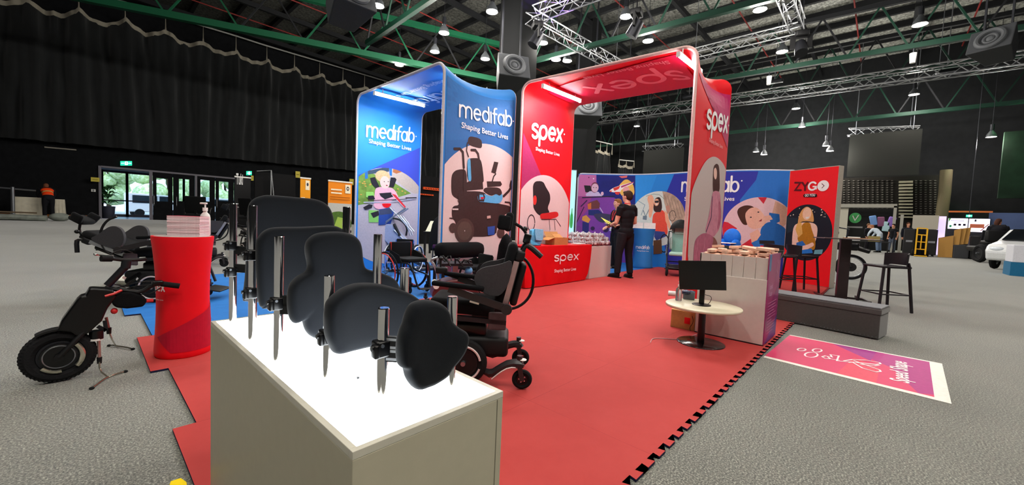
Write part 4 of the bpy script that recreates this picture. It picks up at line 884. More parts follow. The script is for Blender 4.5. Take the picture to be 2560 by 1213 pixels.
A.line(Q([(960, 560), (1060, 620), (1010, 760)]), 8*S, mat('7a98a4', .6), CI); A.line(Q([(1080, 500), (1180, 470), (1260, 480), (1330, 540)]), 6*S, mat('7a8a80', .6), CI); q = Q([(1440, 770)])[0]; A.line(circ(q[0], q[1], 45*S, 70*S, n=20), 10*S, mat('6a5a50', .6), CI)
A.line(Q([(1040, 700), (1070, 780), (1130, 660)]), 12*S, mat('6f7f8a', .6), CI); A.poly(Q([(1035, 770), (1090, 770), (1085, 830), (1030, 820)]), mat('6f7f8a', .6), CI)
ARM = mat('e8a888', .6); A.poly(Q([(1100, 500), (1150, 475), (1185, 520), (1185, 620), (1150, 800), (1110, 790), (1120, 620), (1095, 560)]), ARM, CI); A.poly(Q([(1345, 640), (1400, 620), (1410, 690), (1370, 760)]), mat('c08a78', .6), CI)
A.poly(Q([(1165, 800), (1180, 740), (1250, 700), (1330, 690), (1370, 900), (1380, 1030), (1300, 1050), (1160, 960)]), mat('e0503e', .6, noise=.08)); A.poly(Q([(1330, 690), (1375, 740), (1430, 960), (1400, 970), (1345, 840)]), ARM)
A.poly(Q([(1190, 560), (1215, 520), (1265, 510), (1290, 560), (1300, 660), (1280, 720), (1245, 720), (1200, 720), (1175, 680)]), mat('3b2624', .7)); q = Q([(1222, 585)])[0]; A.poly(circ(q[0], q[1], 34*S, 50*S), ARM); A.poly(Q([(1195, 565), (1255, 560), (1250, 590), (1225, 592), (1200, 592)]), BD); A.poly(Q([(1205, 605), (1240, 600), (1225, 625)]), WHT)
A.poly(Q([(1200, 980), (1330, 990), (1360, 1050), (1220, 1110), (1190, 1060)]), mat('3a4a8c', .7)); q = Q([(1330, 1150)])[0]; A.line(circ(q[0], q[1], 60*S, 120*S, n=30), 14*S, BD); A.poly(Q([(1180, 1110), (1290, 1100), (1300, 1290), (1180, 1300)]), mat('6a4a34', .7))
c = crp(1700, 390, 3.912); S = abs(Q([(610, 300)])[0][0]-Q([(590, 300)])[0][0])/20
cc = c3(*Q([(415, 720), (830, 405), (1040, 500)])); CI = circ(cc[0], cc[1], cc[2], n=64); A.poly(CI, mat('dcb6bc', .6, noise=.04))
for p in ([(760, 405), (850, 405), (815, 470)], [(900, 560), (930, 495), (960, 560)], [(415, 640), (470, 650), (560, 710), (420, 790)], [(590, 880), (690, 810), (720, 880), (640, 920)]): A.poly(Q(p), mat('c8283a', .6), CI)
A.poly(Q([(930, 440), (1040, 500), (1060, 640), (1000, 700), (900, 560)]), mat('c89a86', .6), CI)
A.poly(Q([(790, 700), (860, 640), (960, 660), (1045, 720), (1045, 900), (850, 890), (720, 880), (780, 780)]), mat('2560a8', .6, noise=.06)); A.poly(Q([(870, 555), (970, 570), (975, 640), (900, 680), (870, 620)]), mat('2560a8', .6))
A.poly(Q([(555, 560), (570, 510), (640, 480), (710, 490), (760, 540), (700, 600), (660, 680), (610, 670)]), mat('4a2a22', .7)); A.poly(Q([(630, 570), (680, 510), (750, 500), (810, 560), (850, 640), (800, 700), (720, 720), (660, 690)]), mat('e2ab98', .6))
for x, y in ((692, 600), (765, 550)): q = Q([(x, y)])[0]; A.poly(circ(q[0], q[1], 10*S, 7*S, n=12), BD)
A.poly(Q([(765, 640), (800, 615), (795, 640)]), mat('8a3238', .6)); A.poly(Q([(820, 590), (880, 580), (905, 620), (840, 640)]), mat('e2ab98', .6)); A.poly(Q([(680, 760), (760, 715), (790, 770), (740, 840), (700, 850)]), mat('e2ab98', .6)); A.poly(Q([(695, 850), (760, 820), (800, 890), (720, 885)]), mat('2f6fbc', .6))
A.poly(Q([(775, 825), (920, 830), (925, 862), (775, 860)]), BD); A.poly(Q([(780, 875), (890, 880), (895, 905), (785, 900)]), mat('c8283a', .6))
a, b = UW((1705, 479)), UW((1845, 479)); logo(A, 'medifab', (a[0], a[1]), (b[0], b[1]), (UW((1705, 455))[1]-a[1]), LOGO, TAGL, UW((1711, 500)), UW((1836, 500)), w=.18)
A.build('printed_panel', wt)
# ================================================================== zygo lightbox banner and the pale lightbox
zt = thing('banner_stand', 'red freestanding banner reading ZYGO GO YOU', 'banner', (10.7, 1.1, 0), world=True)
ZA, ZB = Vector((10.95, 1.62)), Vector((10.47, .715)); zd = (ZB-ZA).normalized(); zn = Vector((zd.y, -zd.x)); zn = zn if zn.x < 0 else -zn; ZL = (ZB-ZA).length; ZH = 2.53
def zp(u, v, d): p = ZA+zd*u+zn*d; return Vector((p.x, p.y, v))
mb = MB(mat('a49a90', .5)); mb.prism([(0, MH), (ZL, MH), (ZL, ZH), (0, ZH)], zp, -.14, 0); mb.build('frame', zt, smooth=0, bevel=.004)
def UZ(p): q = PL((ZA.x, ZA.y, 0), math.atan2(zd.y, zd.x), *p); return ((Vector((q.x, q.y))-ZA).dot(zd), q.z)
A = Art(zp, (.012, ZL-.012, MH+.01, ZH-.012)); A.poly([(0, 0), (ZL, 0), (ZL, ZH), (0, ZH)], mat('f01c26', .5, noise=.02))
Q = lambda pts: [UZ(p) for p in c(pts)]; S = abs(Q([(1220, 700)])[0][0]-Q([(1200, 700)])[0][0])/20
cc = c3(*Q([(1055, 545), (1230, 475), (1470, 700)])); q = Q([(1228, 750)])[0]; CI = circ(q[0], q[1], 245*S, (Q([(1228, 475)])[0][1]-q[1]), n=64); A.poly(CI, mat('1b1f2a', .5))
rn = random.Random(2)
for _ in range(26):
    q = Q([(rn.uniform(1050, 1420), rn.uniform(500, 600))])[0]; A.poly(circ(q[0], q[1], rn.uniform(3, 7)*S, n=8), mat('e8ddc8', .5), CI)
A.poly(Q([(1050, 600), (1180, 610), (1170, 700), (1050, 760)]), mat('22303c', .6), CI)
A.poly(Q([(1150, 700), (1160, 600), (1190, 530), (1240, 490), (1290, 520), (1310, 600), (1310, 650), (1270, 640), (1180, 640)]), mat('d8a060', .7)); q = Q([(1243, 565)])[0]; A.poly(circ(q[0], q[1], 42*S, 62*S), mat('efc4a8', .6)); A.poly(Q([(1225, 600), (1270, 592), (1255, 612), (1238, 615)]), WHT)
SK2 = mat('f0cab8', .6); A.poly(Q([(1110, 680), (1180, 650), (1300, 650), (1350, 690), (1340, 800), (1300, 900), (1150, 940), (1100, 940), (1095, 850)]), SK2); A.poly(Q([(1180, 700), (1215, 650), (1275, 650), (1290, 720), (1330, 830), (1320, 930), (1240, 900), (1140, 830)]), mat('b57a20', .7, noise=.1)); A.poly(Q([(1130, 720), (1150, 660), (1190, 650), (1200, 760), (1160, 800)]), mat('e0b060', .7))
A.poly(Q([(1140, 850), (1200, 830), (1230, 870), (1190, 900), (1140, 900)]), mat('2a6ab8', .6)); A.poly(Q([(1100, 900), (1250, 870), (1300, 840), (1320, 880), (1200, 930), (1100, 945)]), SK2); A.poly(Q([(1140, 930), (1290, 905), (1300, 950), (1140, 960)]), mat('2a78d0', .6)); A.poly(Q([(1320, 920), (1400, 915), (1390, 960), (1310, 960)]), mat('6aa8b8', .6), CI)
MRN = mat('5a0f1a', .5)
def P_(p): return UZ((1700+p[0]/3.912, 390+p[1]/3.912))
A.line([P_((1128, 262)), P_((1180, 262)), P_((1128, 335)), P_((1185, 335))], 18*S, MRN); A.line([P_((1200, 262)), P_((1225, 300)), P_((1252, 262))], 18*S, MRN); A.line([P_((1225, 300)), P_((1225, 335))], 18*S, MRN)
q = P_((1298, 295)); A.line(arcp(q[0], q[1], 36*S, 36*S*1.05, 40, 330), 17*S, LOGO); A.line([P_((1305, 300)), P_((1334, 300)), P_((1334, 322))], 14*S, LOGO)
q = P_((1402, 292)); A.poly(circ(q[0], q[1], 52*S), LOGO); A.line([P_((1390, 272)), P_((1412, 292)), P_((1390, 314))], 6*S, MRN)
q0, q1 = P_((1222, 402)), P_((1325, 402)); A.line([(q0[0], P_((1222, 388))[1]), (q1[0], P_((1325, 388))[1])], 32*S, mat('2a0a10', .5)); A.text('GO YOU', P_((1222, 398))[0], P_((1222, 398))[1], .08, LOGO, bold=.03, width=P_((1322, 398))[0]-P_((1222, 398))[0])
A.build('printed_panel', zt)
t = thing('light_box', 'pale cyan lit panel standing between the red arch and the purple wall', 'light box', (9.15, 6.3, 0), world=True)
a, b = G(1416, 424, 2.6), G(1441, 425, 2.6); mb = MB(mat('9fd8e0', emit=.75)); nrm = Vector((b.y-a.y, a.x-b.x, 0)).normalized(); nrm = nrm if nrm.x < 0 else -nrm
mb.prism([(0, MH+.3), (1, MH+.3), (1, 2.58), (0, 2.58)], lambda u, v, d: Vector((a.x+(b.x-a.x)*u, a.y+(b.y-a.y)*u, v))+nrm*d, 0, .01); mb.build('lit_face', t, smooth=0)
mb = MB(mat('8d9498', .5)); mb.prism([(-.02, MH), (1.05, MH), (1.05, 2.6), (-.02, 2.6)], lambda u, v, d: Vector((a.x+(b.x-a.x)*u, a.y+(b.y-a.y)*u, v))+nrm*d, -.12, 0); mb.build('frame', t, smooth=0)
A = Art(lambda u, v, d: Vector((a.x+(b.x-a.x)*u, a.y+(b.y-a.y)*u, v))+nrm*(d+.011)); GR2 = mat('3fbf5a', .4)
for x, h in ((.45, 1.62), (.75, 1.55)): A.poly([(x-.14, 1.0), (x-.14, 1.35), (x-.05, 1.42), (x-.04, h), (x+.04, h), (x+.05, 1.42), (x+.14, 1.35), (x+.14, 1.0)], GR2)
A.build('printed_bottles', t)
# ================================================================== COUNTERS, TABLES AND WHAT STANDS ON THEM
Z0 = MH
def tower(label, cx, cy, r, h, m, waist=.9):
    t = thing('tension_counter', label, 'counter', (cx, cy, Z0))
    P = [(r*.97, 0), (r*1.02, .012), (r*1.03, .05*h)]+[(r*(1.04-(1.04-waist)*math.sin(PI*k/12)**.8+.06*(k/12)**3), h*(.05+.93*k/12)) for k in range(1, 12)]+[(r*1.1, h*.985), (r*1.1, h), (r*1.0, h), (r*.98, h-.02)]
    mb = MB(m); mb.lathe((0, 0, 0), P, 48); mb.build('fabric_cover', t, smooth=.9)
    mb = MB(mat('b9b2ae', .4)); mb.cyl((0, 0, h-.03), (0, 0, h+.0008), r*1.0, n=40); mb.build('counter_top', t)
    def rad(z):
        for (r0, z0), (r1, z1) in zip(P[1:], P[2:]):
            if z0 <= z <= z1 and z1 > z0: return r0+(r1-r0)*(z-z0)/(z1-z0)
        return r
    return t, rad
c0 = G(458, 897, Z0)
d1, d2 = ray(386, 880), ray(528, 880); a1, a2 = math.atan2(d1.y, d1.x), math.atan2(d2.y, d2.x); sh_ = math.sin(abs(a1-a2)/2); df = math.hypot(c0.x, c0.y); tr = df*sh_/(1-sh_); am = (a1+a2)/2
rt, rad = tower('red fabric counter left of the light table, topped with catalogues', (df+tr)*math.cos(am), (df+tr)*math.sin(am), tr*1.01, .893, mat('ee1120', .55, noise=.04, scale=3), .93)
def cylmap(rad, a0): return lambda u, v, d: Vector(((rad(v)+d)*math.cos(a0+u/rad(v)), (rad(v)+d)*math.sin(a0+u/rad(v)), v))
A = Art(cylmap(rad, -PI*.5), None, [i*.02 for i in range(-20, 21)]); PKL2 = mat('f4dcdc', .5)
a0 = G(400, 742, .4); 
logo(A, 'spex', (-.27, .50), (-.135, .50), .045, PKL2, TAGL, (-.26, .43), (-.145, .43), w=.22, reg=False)
A.poly([(.06, .30), (.34, .42), (.34, .05), (-.1, .05), (-.2, .16)], mat('b8102e', .55)); A.build('printed_panel', rt, lift=.002)
bt, rad = tower('blue fabric counter printed medifab beside the two men', 10.33, 4.72, .27, 1.06, mat('2f7cc0', .55, noise=.04, scale=3), .9)
A = Art(cylmap(rad, PI+.4), None, [i*.02 for i in range(-20, 21)]); logo(A, 'medifab', (-.19, .52), (.19, .52), .06, LOGO, TAGL, (-.15, .45), (.17, .45), w=.2, reg=False); A.build('printed_panel', bt, lift=.002)
# catalogues on the red counter
STK = mat('e9c9cd', .6, noise=.08, scale=80); STK2 = mat('f0d9dc', .6, noise=.08, scale=80)
zc = Z0+.8942; DC = df+tr
def brg(px, dist): d = ray(px, 580); a = math.atan2(d.y, d.x); return Vector((math.cos(a)*dist, math.sin(a)*dist, zc))
A1 = brg(500, DC-.095); tl = math.radians(25); la, lb = .212, .15
lf = Vector((-math.sin(am), math.cos(am), 0)); aw = Vector((math.cos(am), math.sin(am), 0)); ea = lf*math.cos(tl)+aw*math.sin(tl); ang = math.atan2(ea.y, ea.x)
rn = random.Random(5); nb = 8; th = .0186
for k in range(nb):
    w = la*.98; t = thing('catalogue_stack', 'bundle of pink-white catalogues on the red counter, %s' % (['lowest bundle', 'second bundle from below', 'third bundle from below', 'fourth bundle from below', 'fifth bundle from below', 'third bundle from the top', 'second bundle from the top', 'topmost bundle'][k]), 'catalogues', (A1.x+math.cos(ang)*la/2+math.cos(ang-PI/2)*lb/2, A1.y+math.sin(ang)*la/2+math.sin(ang-PI/2)*lb/2, zc+k*th), ang+rn.uniform(-.015, .015), 'catalogue bundles on the red counter')
    mb = MB(STK if k % 2 else STK2)
    for j in range(5): mb.box((rn.uniform(-.001, .001), rn.uniform(-.001, .001), th*(j+.5)/5), (w+rn.uniform(-.003, .003), lb+rn.uniform(-.003, .003), th/5-.0004))
    mb.build('pages', t, smooth=0)
    if k == nb-1: mb = MB(mat('c2405a', .5)); mb.box((0, 0, th+.0006), (w, lb, .0008)); mb.build('cover', t, smooth=0)
def pump_bottle(loc, label, s=1, body=None, cap=None, rz=0, h=.14, r=.035):
    t = thing('pump_bottle', label, 'bottle', loc, rz, scale=s)
    mb = MB(body or mat('dfe9ea', .05, trans=.85, noise=0)); mb.lathe((0, 0, 0), [(r*.9, 0), (r, .006), (r, h*.72), (r*.85, h*.85), (r*.4, h*.95), (r*.38, h)], 20, 1, .75); mb.build('bottle_body', t)
    mb = MB(cap or mat('f2f2f0', .4)); mb.cyl((0, 0, h), (0, 0, h+.025), r*.45, n=14); mb.cyl((0, 0, h+.025), (0, 0, h+.05), r*.14, n=8); mb.rbox((.012, 0, h+.055), (.05, .018, .012), .004); mb.build('pump_head', t)
    return t
q = brg(513, DC+.1); pump_bottle((q.x, q.y, zc), 'white pump bottle behind the catalogues on the red counter', 1.1, WHT, h=.175, rz=2.2)
for (dy, l) in ((.17, 'left'), (-.15, 'right')):
    mb = MB(mat('e8e2e0', .5)); mb.X = Matrix.Translation((10.3, 4.72, Z0+1.06)) @ Matrix.Rotation(.45, 4, 'Z') @ Matrix.Translation((-.05, dy, 0))
    for j in range(7): mb.box((rn.uniform(-.002, .002), 0, .0005+.022*(j+.5)), (.23, .29, .0212))
    tag(mb.build('leaflet_stack', smooth=0), 'white leaflet stack on the blue counter, the %s one' % l, 'leaflets', 'leaflet stacks on the blue counter')
# red table
t = thing('trade_show_table', 'low table under a fitted red cloth printed spex', 'table', (5.9, 4.45, Z0), world=True)
TB = [(4.90, 4.235), (6.93, 4.235), (6.93, 4.66), (4.90, 4.66)]; BB = [(4.95, 4.245), (6.75, 4.25), (6.78, 4.68), (4.95, 4.68)]; TZ = .705
RC = mat('d60b16', .6, noise=.05, scale=4)
mb = MB(RC); N = 20; rows = [(0, 1.0), (.15, .5), (.5, .15), (.85, .02), (1, 0)]
V = []
for z, k in rows:
    for s_ in range(4):
        for i in range(N):
            a = Vector(TB[s_]).lerp(Vector(TB[(s_+1) % 4]), i/N); b = Vector(BB[s_]).lerp(Vector(BB[(s_+1) % 4]), i/N); p = a.lerp(b, k)
            nn = (Vector(TB[(s_+1) % 4])-Vector(TB[s_])).normalized(); nn = Vector((nn.y, -nn.x)); w = .012*k*math.sin(i*1.9+s_)+.02*k*(4*(i/N)*(1-i/N)); p = p+nn*w
            V.append(Vector((p.x, p.y, Z0+.02+(TZ-.02)*z if z else Z0+.012+.05*abs(2*i/N-1)**6*0)))
n = 4*N; F = [(r*n+j, r*n+(j+1) % n, (r+1)*n+(j+1) % n, (r+1)*n+j) for r in range(len(rows)-1) for j in range(n)]+[tuple((len(rows)-1)*n+j for j in range(n))]
mb.add(V, F); mb.build('table_cloth', t, smooth=.7)
mb = MB(DKM)
for p in BB: mb.cyl((p[0]+(-.05 if p[0] > 6 else .05), p[1]+(.05 if p[1] < 4.5 else -.05), Z0), (p[0]+(-.05 if p[0] > 6 else .05), p[1]+(.05 if p[1] < 4.5 else -.05), .6), .018, n=8)
mb.build('legs', t)
A = Art(lambda u, v, d: Vector((u, 4.222-d, v))); a, b = HY(4.235, 1383, 662), HY(4.235, 1441, 655)
logo(A, 'spex', (5.68, .445), (6.44, .445), .105, LOGO, TAGL, (5.69, .24), (6.38, .24), w=.24); A.build('printed_logo', t, lift=.004)
TT = Z0+TZ
t = thing('cardboard_box', 'open cardboard box with spread flaps on the red table', 'box', (HY(4.45, 1393, 600).x, 4.46, TT), -.12, scale=.9)
CB = mat('b98550', .8, noise=.08); CBI = mat('8a5f38', .8); CBR = mat('9a3a22', .8)
bw, bd, bh = .40, .26, .15
mb = MB(CB)
for c, d in (((0, -bd/2, bh/2), (bw, .006, bh)), ((0, bd/2, bh/2), (bw, .006, bh)), ((-bw/2, 0, bh/2), (.006, bd, bh)), ((bw/2, 0, bh/2), (.006, bd, bh)), ((0, 0, .004), (bw, bd, .006))): mb.box(c, d)
mb.build('box_body', t, smooth=0)
for pts in ([(-bw/2, -bd/2, bh), (-bw/2, bd/2, bh), (-bw/2-.17, bd/2+.0, bh-.055), (-bw/2-.17, -bd/2, bh-.055)], [(bw/2, -bd/2, bh), (bw/2, bd/2, bh), (bw/2+.14, bd/2, bh-.05), (bw/2+.14, -bd/2, bh-.05)],
            [(-bw/2, bd/2, bh), (bw/2, bd/2, bh), (bw/2, bd/2+.06, bh+.11), (-bw/2, bd/2+.06, bh+.11)], [(-bw/2, -bd/2, bh), (bw/2*.2, -bd/2, bh), (bw/2*.2, -bd/2+.1, bh+.07), (-bw/2, -bd/2+.1, bh+.07)]):
    mb = MB(CB); a, b, c_, d = [Vector(p) for p in pts]; nn = (b-a).cross(d-a).normalized()*.004; mb.add([a, b, c_, d, a+nn, b+nn, c_+nn, d+nn], [(3, 2, 1, 0), (4, 5, 6, 7), (0, 1, 5, 4), (1, 2, 6, 5), (2, 3, 7, 6), (3, 0, 4, 7)]); mb.build('flap', t, smooth=0)
# folded blue bag
g = G(1341, 603, TT); t = thing('plastic_bag', 'folded sky blue bag standing on the left of the red table', 'bag', (HY(4.45, 1338, 590).x, 4.46, TT), -.1)
BAG = mat('5cb4e0', .45, noise=.12, scale=8, bump=.6)
mb = MB(BAG); S_ = [(-.13, 0), (-.135, .1), (-.12, .2), (-.1, .26), (-.04, .285), (.08, .28), (.14, .265), (.15, .18), (.14, .06), (.12, 0)]
mb.prism(S_, lambda u, v, d: Vector((u+d*.2, d+.012*math.sin(u*60+v*30), v)), -.05, .05); mb.build('bag_body', t, smooth=.4, bevel=.012)
mb = MB(mat('7cc6ea', .45, bump=.6)); mb.prism([(-.06, .29), (.15, .28), (.155, .10), (.1, .08), (-.02, .09), (-.055, .2)], lambda u, v, d: Vector((u+d*.2, d, v)), -.075, -.05); mb.build('folded_flap', t, smooth=0, bevel=.006)
mb = MB(WHT); mb.X = Matrix.Translation((HY(4.43, 1445, 600).x, 4.43, TT)) @ Matrix.Rotation(.3, 4, 'Z'); [mb.box((rn.uniform(-.01, .01), rn.uniform(-.01, .01), .002+.004*j), (.3, .2, .003)) for j in range(5)]
tag(mb.build('paper_pile', smooth=0), 'white papers on the right end of the red table', 'papers')
mb = MB(mat('2a2a30', .5)); mb.X = Matrix.Translation((5.25, 4.38, TT)) @ Matrix.Rotation(.1, 4, 'Z'); [mb.box((rn.uniform(-.01, .01), 0, .002+.003*j), (.26, .18, .0028)) for j in range(3)]
tag(mb.build('folder', smooth=0), 'dark folders lying at the left end of the red table', 'folder')
# white plinth with wrapped goods
mb = MB(mat('d8cfc8', .5, noise=.02)); mb.bb(6.99, 7.85, 4.30, 5.35, Z0, .675); tag(mb.build('display_cube', smooth=0, bevel=.003), 'plain white plinth right of the red table, piled with wrapped goods', 'plinth')
WRP = mat('e4dede', .12, alpha=.55, noise=0); rn = random.Random(11)
def bundle():
    t = thing('wrapped_bundle', 'clear wrapped bundle with dark red contents in the pile behind the red table', 'package', (0, 0, 0), 0, 'wrapped bundles on the white plinth')
    mb = MB(mat('7a3034', .45, noise=.5, scale=35)); mb.rbox((0, 0, .04), (.16, .11, .07), .015); mb.m(mat('c8beb8', .4)); mb.rbox((.02, 0, .078), (.09, .07, .012), .004); mb.build('contents', t)
    mb = MB(mat('d8d4d4', .12, alpha=.38, bump=1, scale=50, noise=.2)); r2 = random.Random(6)
    for k in range(7): a = k*.9; mb.ell((.06*math.cos(a), .04*math.sin(a), .055+.02*r2.random()), (.04+.02*r2.random(), .03, .035+.02*r2.random()), (r2.random(), r2.random(), a), 7, 5)
    mb.ell((0, 0, .115), (.03, .014, .03), (0, .3, .5), 6, 4); mb.build('plastic_wrap', t, smooth=0)
    mb = MB(WHT); mb.box((-.03, -.062, .055), (.06, .004, .04)); mb.build('card_label', t, smooth=0); return t
b0 = bundle(); first = True
for lay, (nx, ny) in enumerate(((4, 7), (4, 6), (3, 4))):
    for i in range(nx):
        for j in range(ny):
            loc = (7.08+i*.21+lay*.07+rn.uniform(-.02, .02), 4.38+j*.145+lay*.05+rn.uniform(-.015, .015), .677+lay*.075)
            rz = rn.uniform(-.35, .35)
            if first: b0.location = loc; b0.rotation_euler.z = rz; first = False
            else: dup(b0, loc, rz)
# ================================================================== giveaway bin with wooden foam shapes
CX0, CX1, CY0, CY1 = 4.452, 5.03, .772, 1.40
t = thing('display_bin', 'white counter bin heaped with pink foam shapes, purple printed side', 'counter', (4.74, 1.09, Z0), world=True)
WB = mat('d9cdc6', .4, noise=.02)
mb = MB(WB); mb.bb(CX0, CX1, CY0, CY1, Z0+.01, .655); mb.build('body', t, smooth=0, bevel=.002)
mb = MB(mat('1c1216', .6)); mb.bb(CX0-.002, CX1, CY0-.002, CY1, Z0, Z0+.01); mb.build('dark_base_strip', t, smooth=0)  # thin dark strip along the foot of the bin
for k in range(6):
    y1 = CY1-.002-k*(CY1-CY0-.004)/6; mb = MB(WB); mb.bb(CX0+.02, CX0+.03, y1-(CY1-CY0)/6+.004, y1, .655, .865); mb.build('front_slat', t, smooth=0)
mb = MB(mat('a03a72', .3, noise=.02)); mb.bb(CX0+.0, CX1, CY0-.008, CY0-.001, Z0+.012, .905); mb.build('side_panel', t, smooth=0)
mb = MB(WB); mb.bb(CX1-.012, CX1, CY0, CY1, .655, .87); mb.bb(CX0+.02, CX1, CY1-.012, CY1, .655, .87); mb.build('back_wall', t, smooth=0)
A = Art(lambda u, v, d: Vector((u, CY0-.008-d, v)), (CX0, CX1, Z0+.012, .905))
A.poly([(CX0, .905), (CX0+.1, .905), (CX0+.1, .74), (CX0, .74)], mat('4a78a8', .3)); A.poly([(CX0, .3), (CX1, .6), (CX1, Z0), (CX0, Z0)], mat('8a2a6a', .3)); A.poly([(CX0, .02), (CX1, .25), (CX1, Z0), (CX0, Z0)], mat('5a3a90', .3))
LV = mat('c890b8', .4); A.text('Speed', CX0+.06, .56, .075, LV, bold=.02); A.text('Shape', CX0+.06, .49, .075, LV, bold=.02)
for k, w in enumerate((.4, .36, .42, .3, .4, .38, .2, .4, .35, .39, .3)): A.line([(CX0+.08, .42-k*.03), (CX0+.08+w, .42-k*.03)], .006, LV, caps=False)
for a0 in range(5): A.line([(CX0+.38+.02*math.sin(a0*2), .84-a0*.05), (CX0+.42+.02*math.cos(a0*3), .80-a0*.05)], .008, LV)
A.build('printed_side', t)
FOAM = mat('eec0a6', .75, noise=.05, scale=20); rn = random.Random(8)
def foam_shape(kind):
    t = {0: 'rounded pink foam block in the heap on the white bin', 1: 'lobed pink foam piece in the heap on the white bin', 2: 'pink foam wedge in the heap on the white bin'}[kind]
    P = {0: [(-.06, -.05), (.06, -.05), (.07, 0), (.06, .05), (-.06, .05), (-.07, 0)], 1: [(-.07, -.03), (-.03, -.06), (.05, -.05), (.08, 0), (.04, .05), (-.02, .04), (-.06, .05)], 2: [(-.08, -.04), (.08, -.03), (.07, .03), (-.05, .05)]}[kind]
    mb = MB(FOAM); mb.prism(smooth_closed(P, 2), lambda u, v, d: Vector((u, v, d)), 0, .026)
    return tag(mb.build('foam_shape', smooth=0, bevel=.004), t, 'foam piece', 'pink foam shapes on the bin')
protos = [foam_shape(k) for k in range(3)]; used = [0, 0, 0]
for k in range(44):
    kind = rn.randrange(3); lay = k//12; c_ = k % 12; top = lay == 3
    o = protos[kind] if not used[kind] else protos[kind].copy()
    if used[kind]: C.objects.link(o)
    used[kind] = 1
    if top: c_ = (1, 2, 4, 5, 7, 8, 10, 0)[k-36]
    o.location = (CX0+.13+(c_ % 3)*.165+rn.uniform(-.012, .012), CY0+.08+(c_//3)*.155+rn.uniform(-.012, .012), .803+lay*.041); o.scale = (1.1, 1.1, 1.1)
    o.rotation_euler = (rn.uniform(-.12, .12), rn.uniform(-.14, .05), rn.choice((0, PI/2, PI, .3)))
mb = MB(mat('c9a48e', .8)); mb.bb(CX0+.032, CX1-.014, CY0+.002, CY1-.014, .66, .80); tag(mb.build('foam_fill', smooth=0), 'solid bed of pink foam offcuts inside the white bin', 'foam offcuts', kind='stuff')
# flat screen lying over the back of the bin
t = thing('television', 'large flat black television propped over the back of the white bin', 'television', (5.2, 1.3, .9), world=True)
P = [HX(5.02, 1793, 613), HX(5.02, 1960, 627), HX(5.02, 1951, 652), HX(5.02, 1800, 626)]
mb = MB(BLKG); mb.prism([(p.y, p.z) for p in P], lambda u, v, d: Vector((5.035+d+(v-.9)*.8, u, v)), 0, .035); mb.build('screen', t, smooth=0, bevel=.003)
mb = MB(DKM); mb.bb(5.07, 5.1, 1.22, 1.26, Z0, .93); mb.bb(5.0, 5.2, 1.05, 1.43, Z0, Z0+.02); mb.build('stand', t, smooth=0)
# round low table with monitor
a, b = G(1665, 752, .385), G(1858, 776, .385); rc = (a+b)/2; rr = (a-b).length/2
fb = G(1755, 866, Z0)
t = thing('round_table', 'low round table with a pale top and black disc foot', 'table', (rc.x, rc.y, Z0))
mb = MB(mat('d8cfb4', .35, noise=.04, scale=3)); mb.lathe((0, 0, .35), [(rr-.004, 0), (rr, .004), (rr, .02), (rr-.003, .023)], 64); mb.build('table_top', t, smooth=.9)
mb = MB(BLKG); mb.cyl((0, 0, .01), (0, 0, .35), .033, n=24); mb.build('column', t)
mb = MB(mat('1a1214', .15, coat=.4)); mb.lathe((0, 0, 0), [(.215, 0), (.215, .006), (.21, .01)], 48); mb.build('foot', t, smooth=.9)
TZ2 = Z0+.373
mp = PL((rc.x, rc.y, 0), math.atan2(rc.y, rc.x)-PI/2, 1757, 742); fa = math.atan2(rc.y, rc.x)-PI/2   # screen faces the camera side
t = thing('monitor', 'black computer monitor, switched off, on the low round table', 'monitor', (rc.x, rc.y, TZ2), world=True)
hd = Vector((math.cos(fa), math.sin(fa), 0)); nr = Vector((-hd.y, hd.x, 0)); nr = -nr if nr.dot(rc) > 0 else nr
P = [PL((rc.x, rc.y, 0), fa, *p) for p in ((1696, 651), (1815, 653), (1816, 726), (1699, 723))]
def pm(o, d): return lambda u, v, w: o+hd*u+nr*w*d+Vector((0, 0, v))
uv = [((p-rc).dot(hd), p.z-TZ2) for p in P]; o0 = Vector((rc.x, rc.y, TZ2))
mb = MB(mat('060607', .2)); mb.prism(uv, pm(o0, 1), 0, .018); mb.build('screen', t, smooth=0, bevel=.002)
mb = MB(BLKG); cu = (uv[2][0]+uv[3][0])/2; mb.beam(o0+hd*cu-nr*.012+Vector((0, 0, .012)), o0+hd*cu-nr*.012+Vector((0, 0, .17)), .045, .02); mb.build('neck', t, smooth=0)
mb = MB(BLKG); mb.lathe(o0+hd*cu-nr*.0, [(.085, 0), (.085, .006), (.06, .012)], 32); mb.build('stand_base', t)
mb = MB(BLK); q = o0+hd*(cu+.02)-nr*.02; mb.tube([q+Vector((0, 0, .1)), q+hd*.07+Vector((0, 0, .09)), q+hd*.05+Vector((0, 0, .02)), q+hd*.02-nr*.02+Vector((0, 0, .003))], .003, 6, smooth=2); mb.build('cable', t)
g = G(1696, 752, TZ2); pump_bottle(g, 'clear sanitiser pump bottle on the round table left of the monitor', .85, h=.17, r=.036, rz=fa)
g = G(1722, 748, TZ2); t = thing('small_box', 'small dark box with blue film on the round table beside the sanitiser', 'box', (g.x, g.y, TZ2), fa)
mb = MB(mat('6b6f78', .6)); mb.rbox((0, 0, .04), (.11, .08, .08), .008); mb.build('carton', t); mb = MB(mat('26304e', .2, noise=.4, scale=60, bump=.8)); mb.ell((-.03, -.02, .07), (.05, .045, .028)); mb.ell((.02, .0, .078), (.04, .035, .016)); mb.build('film', t)
g = G(1683, 741, TZ2); t = thing('tissue_roll', 'white roll at the left rim of the round table', 'roll', (g.x, g.y, TZ2), fa)
mb = MB(WHT); mb.cyl((-.05, 0, .028), (.05, 0, .028), .028, n=20); mb.build('paper', t); mb = MB(GRY); mb.cyl((-.051, 0, .028), (.051, 0, .028), .01, n=12); mb.build('core', t)
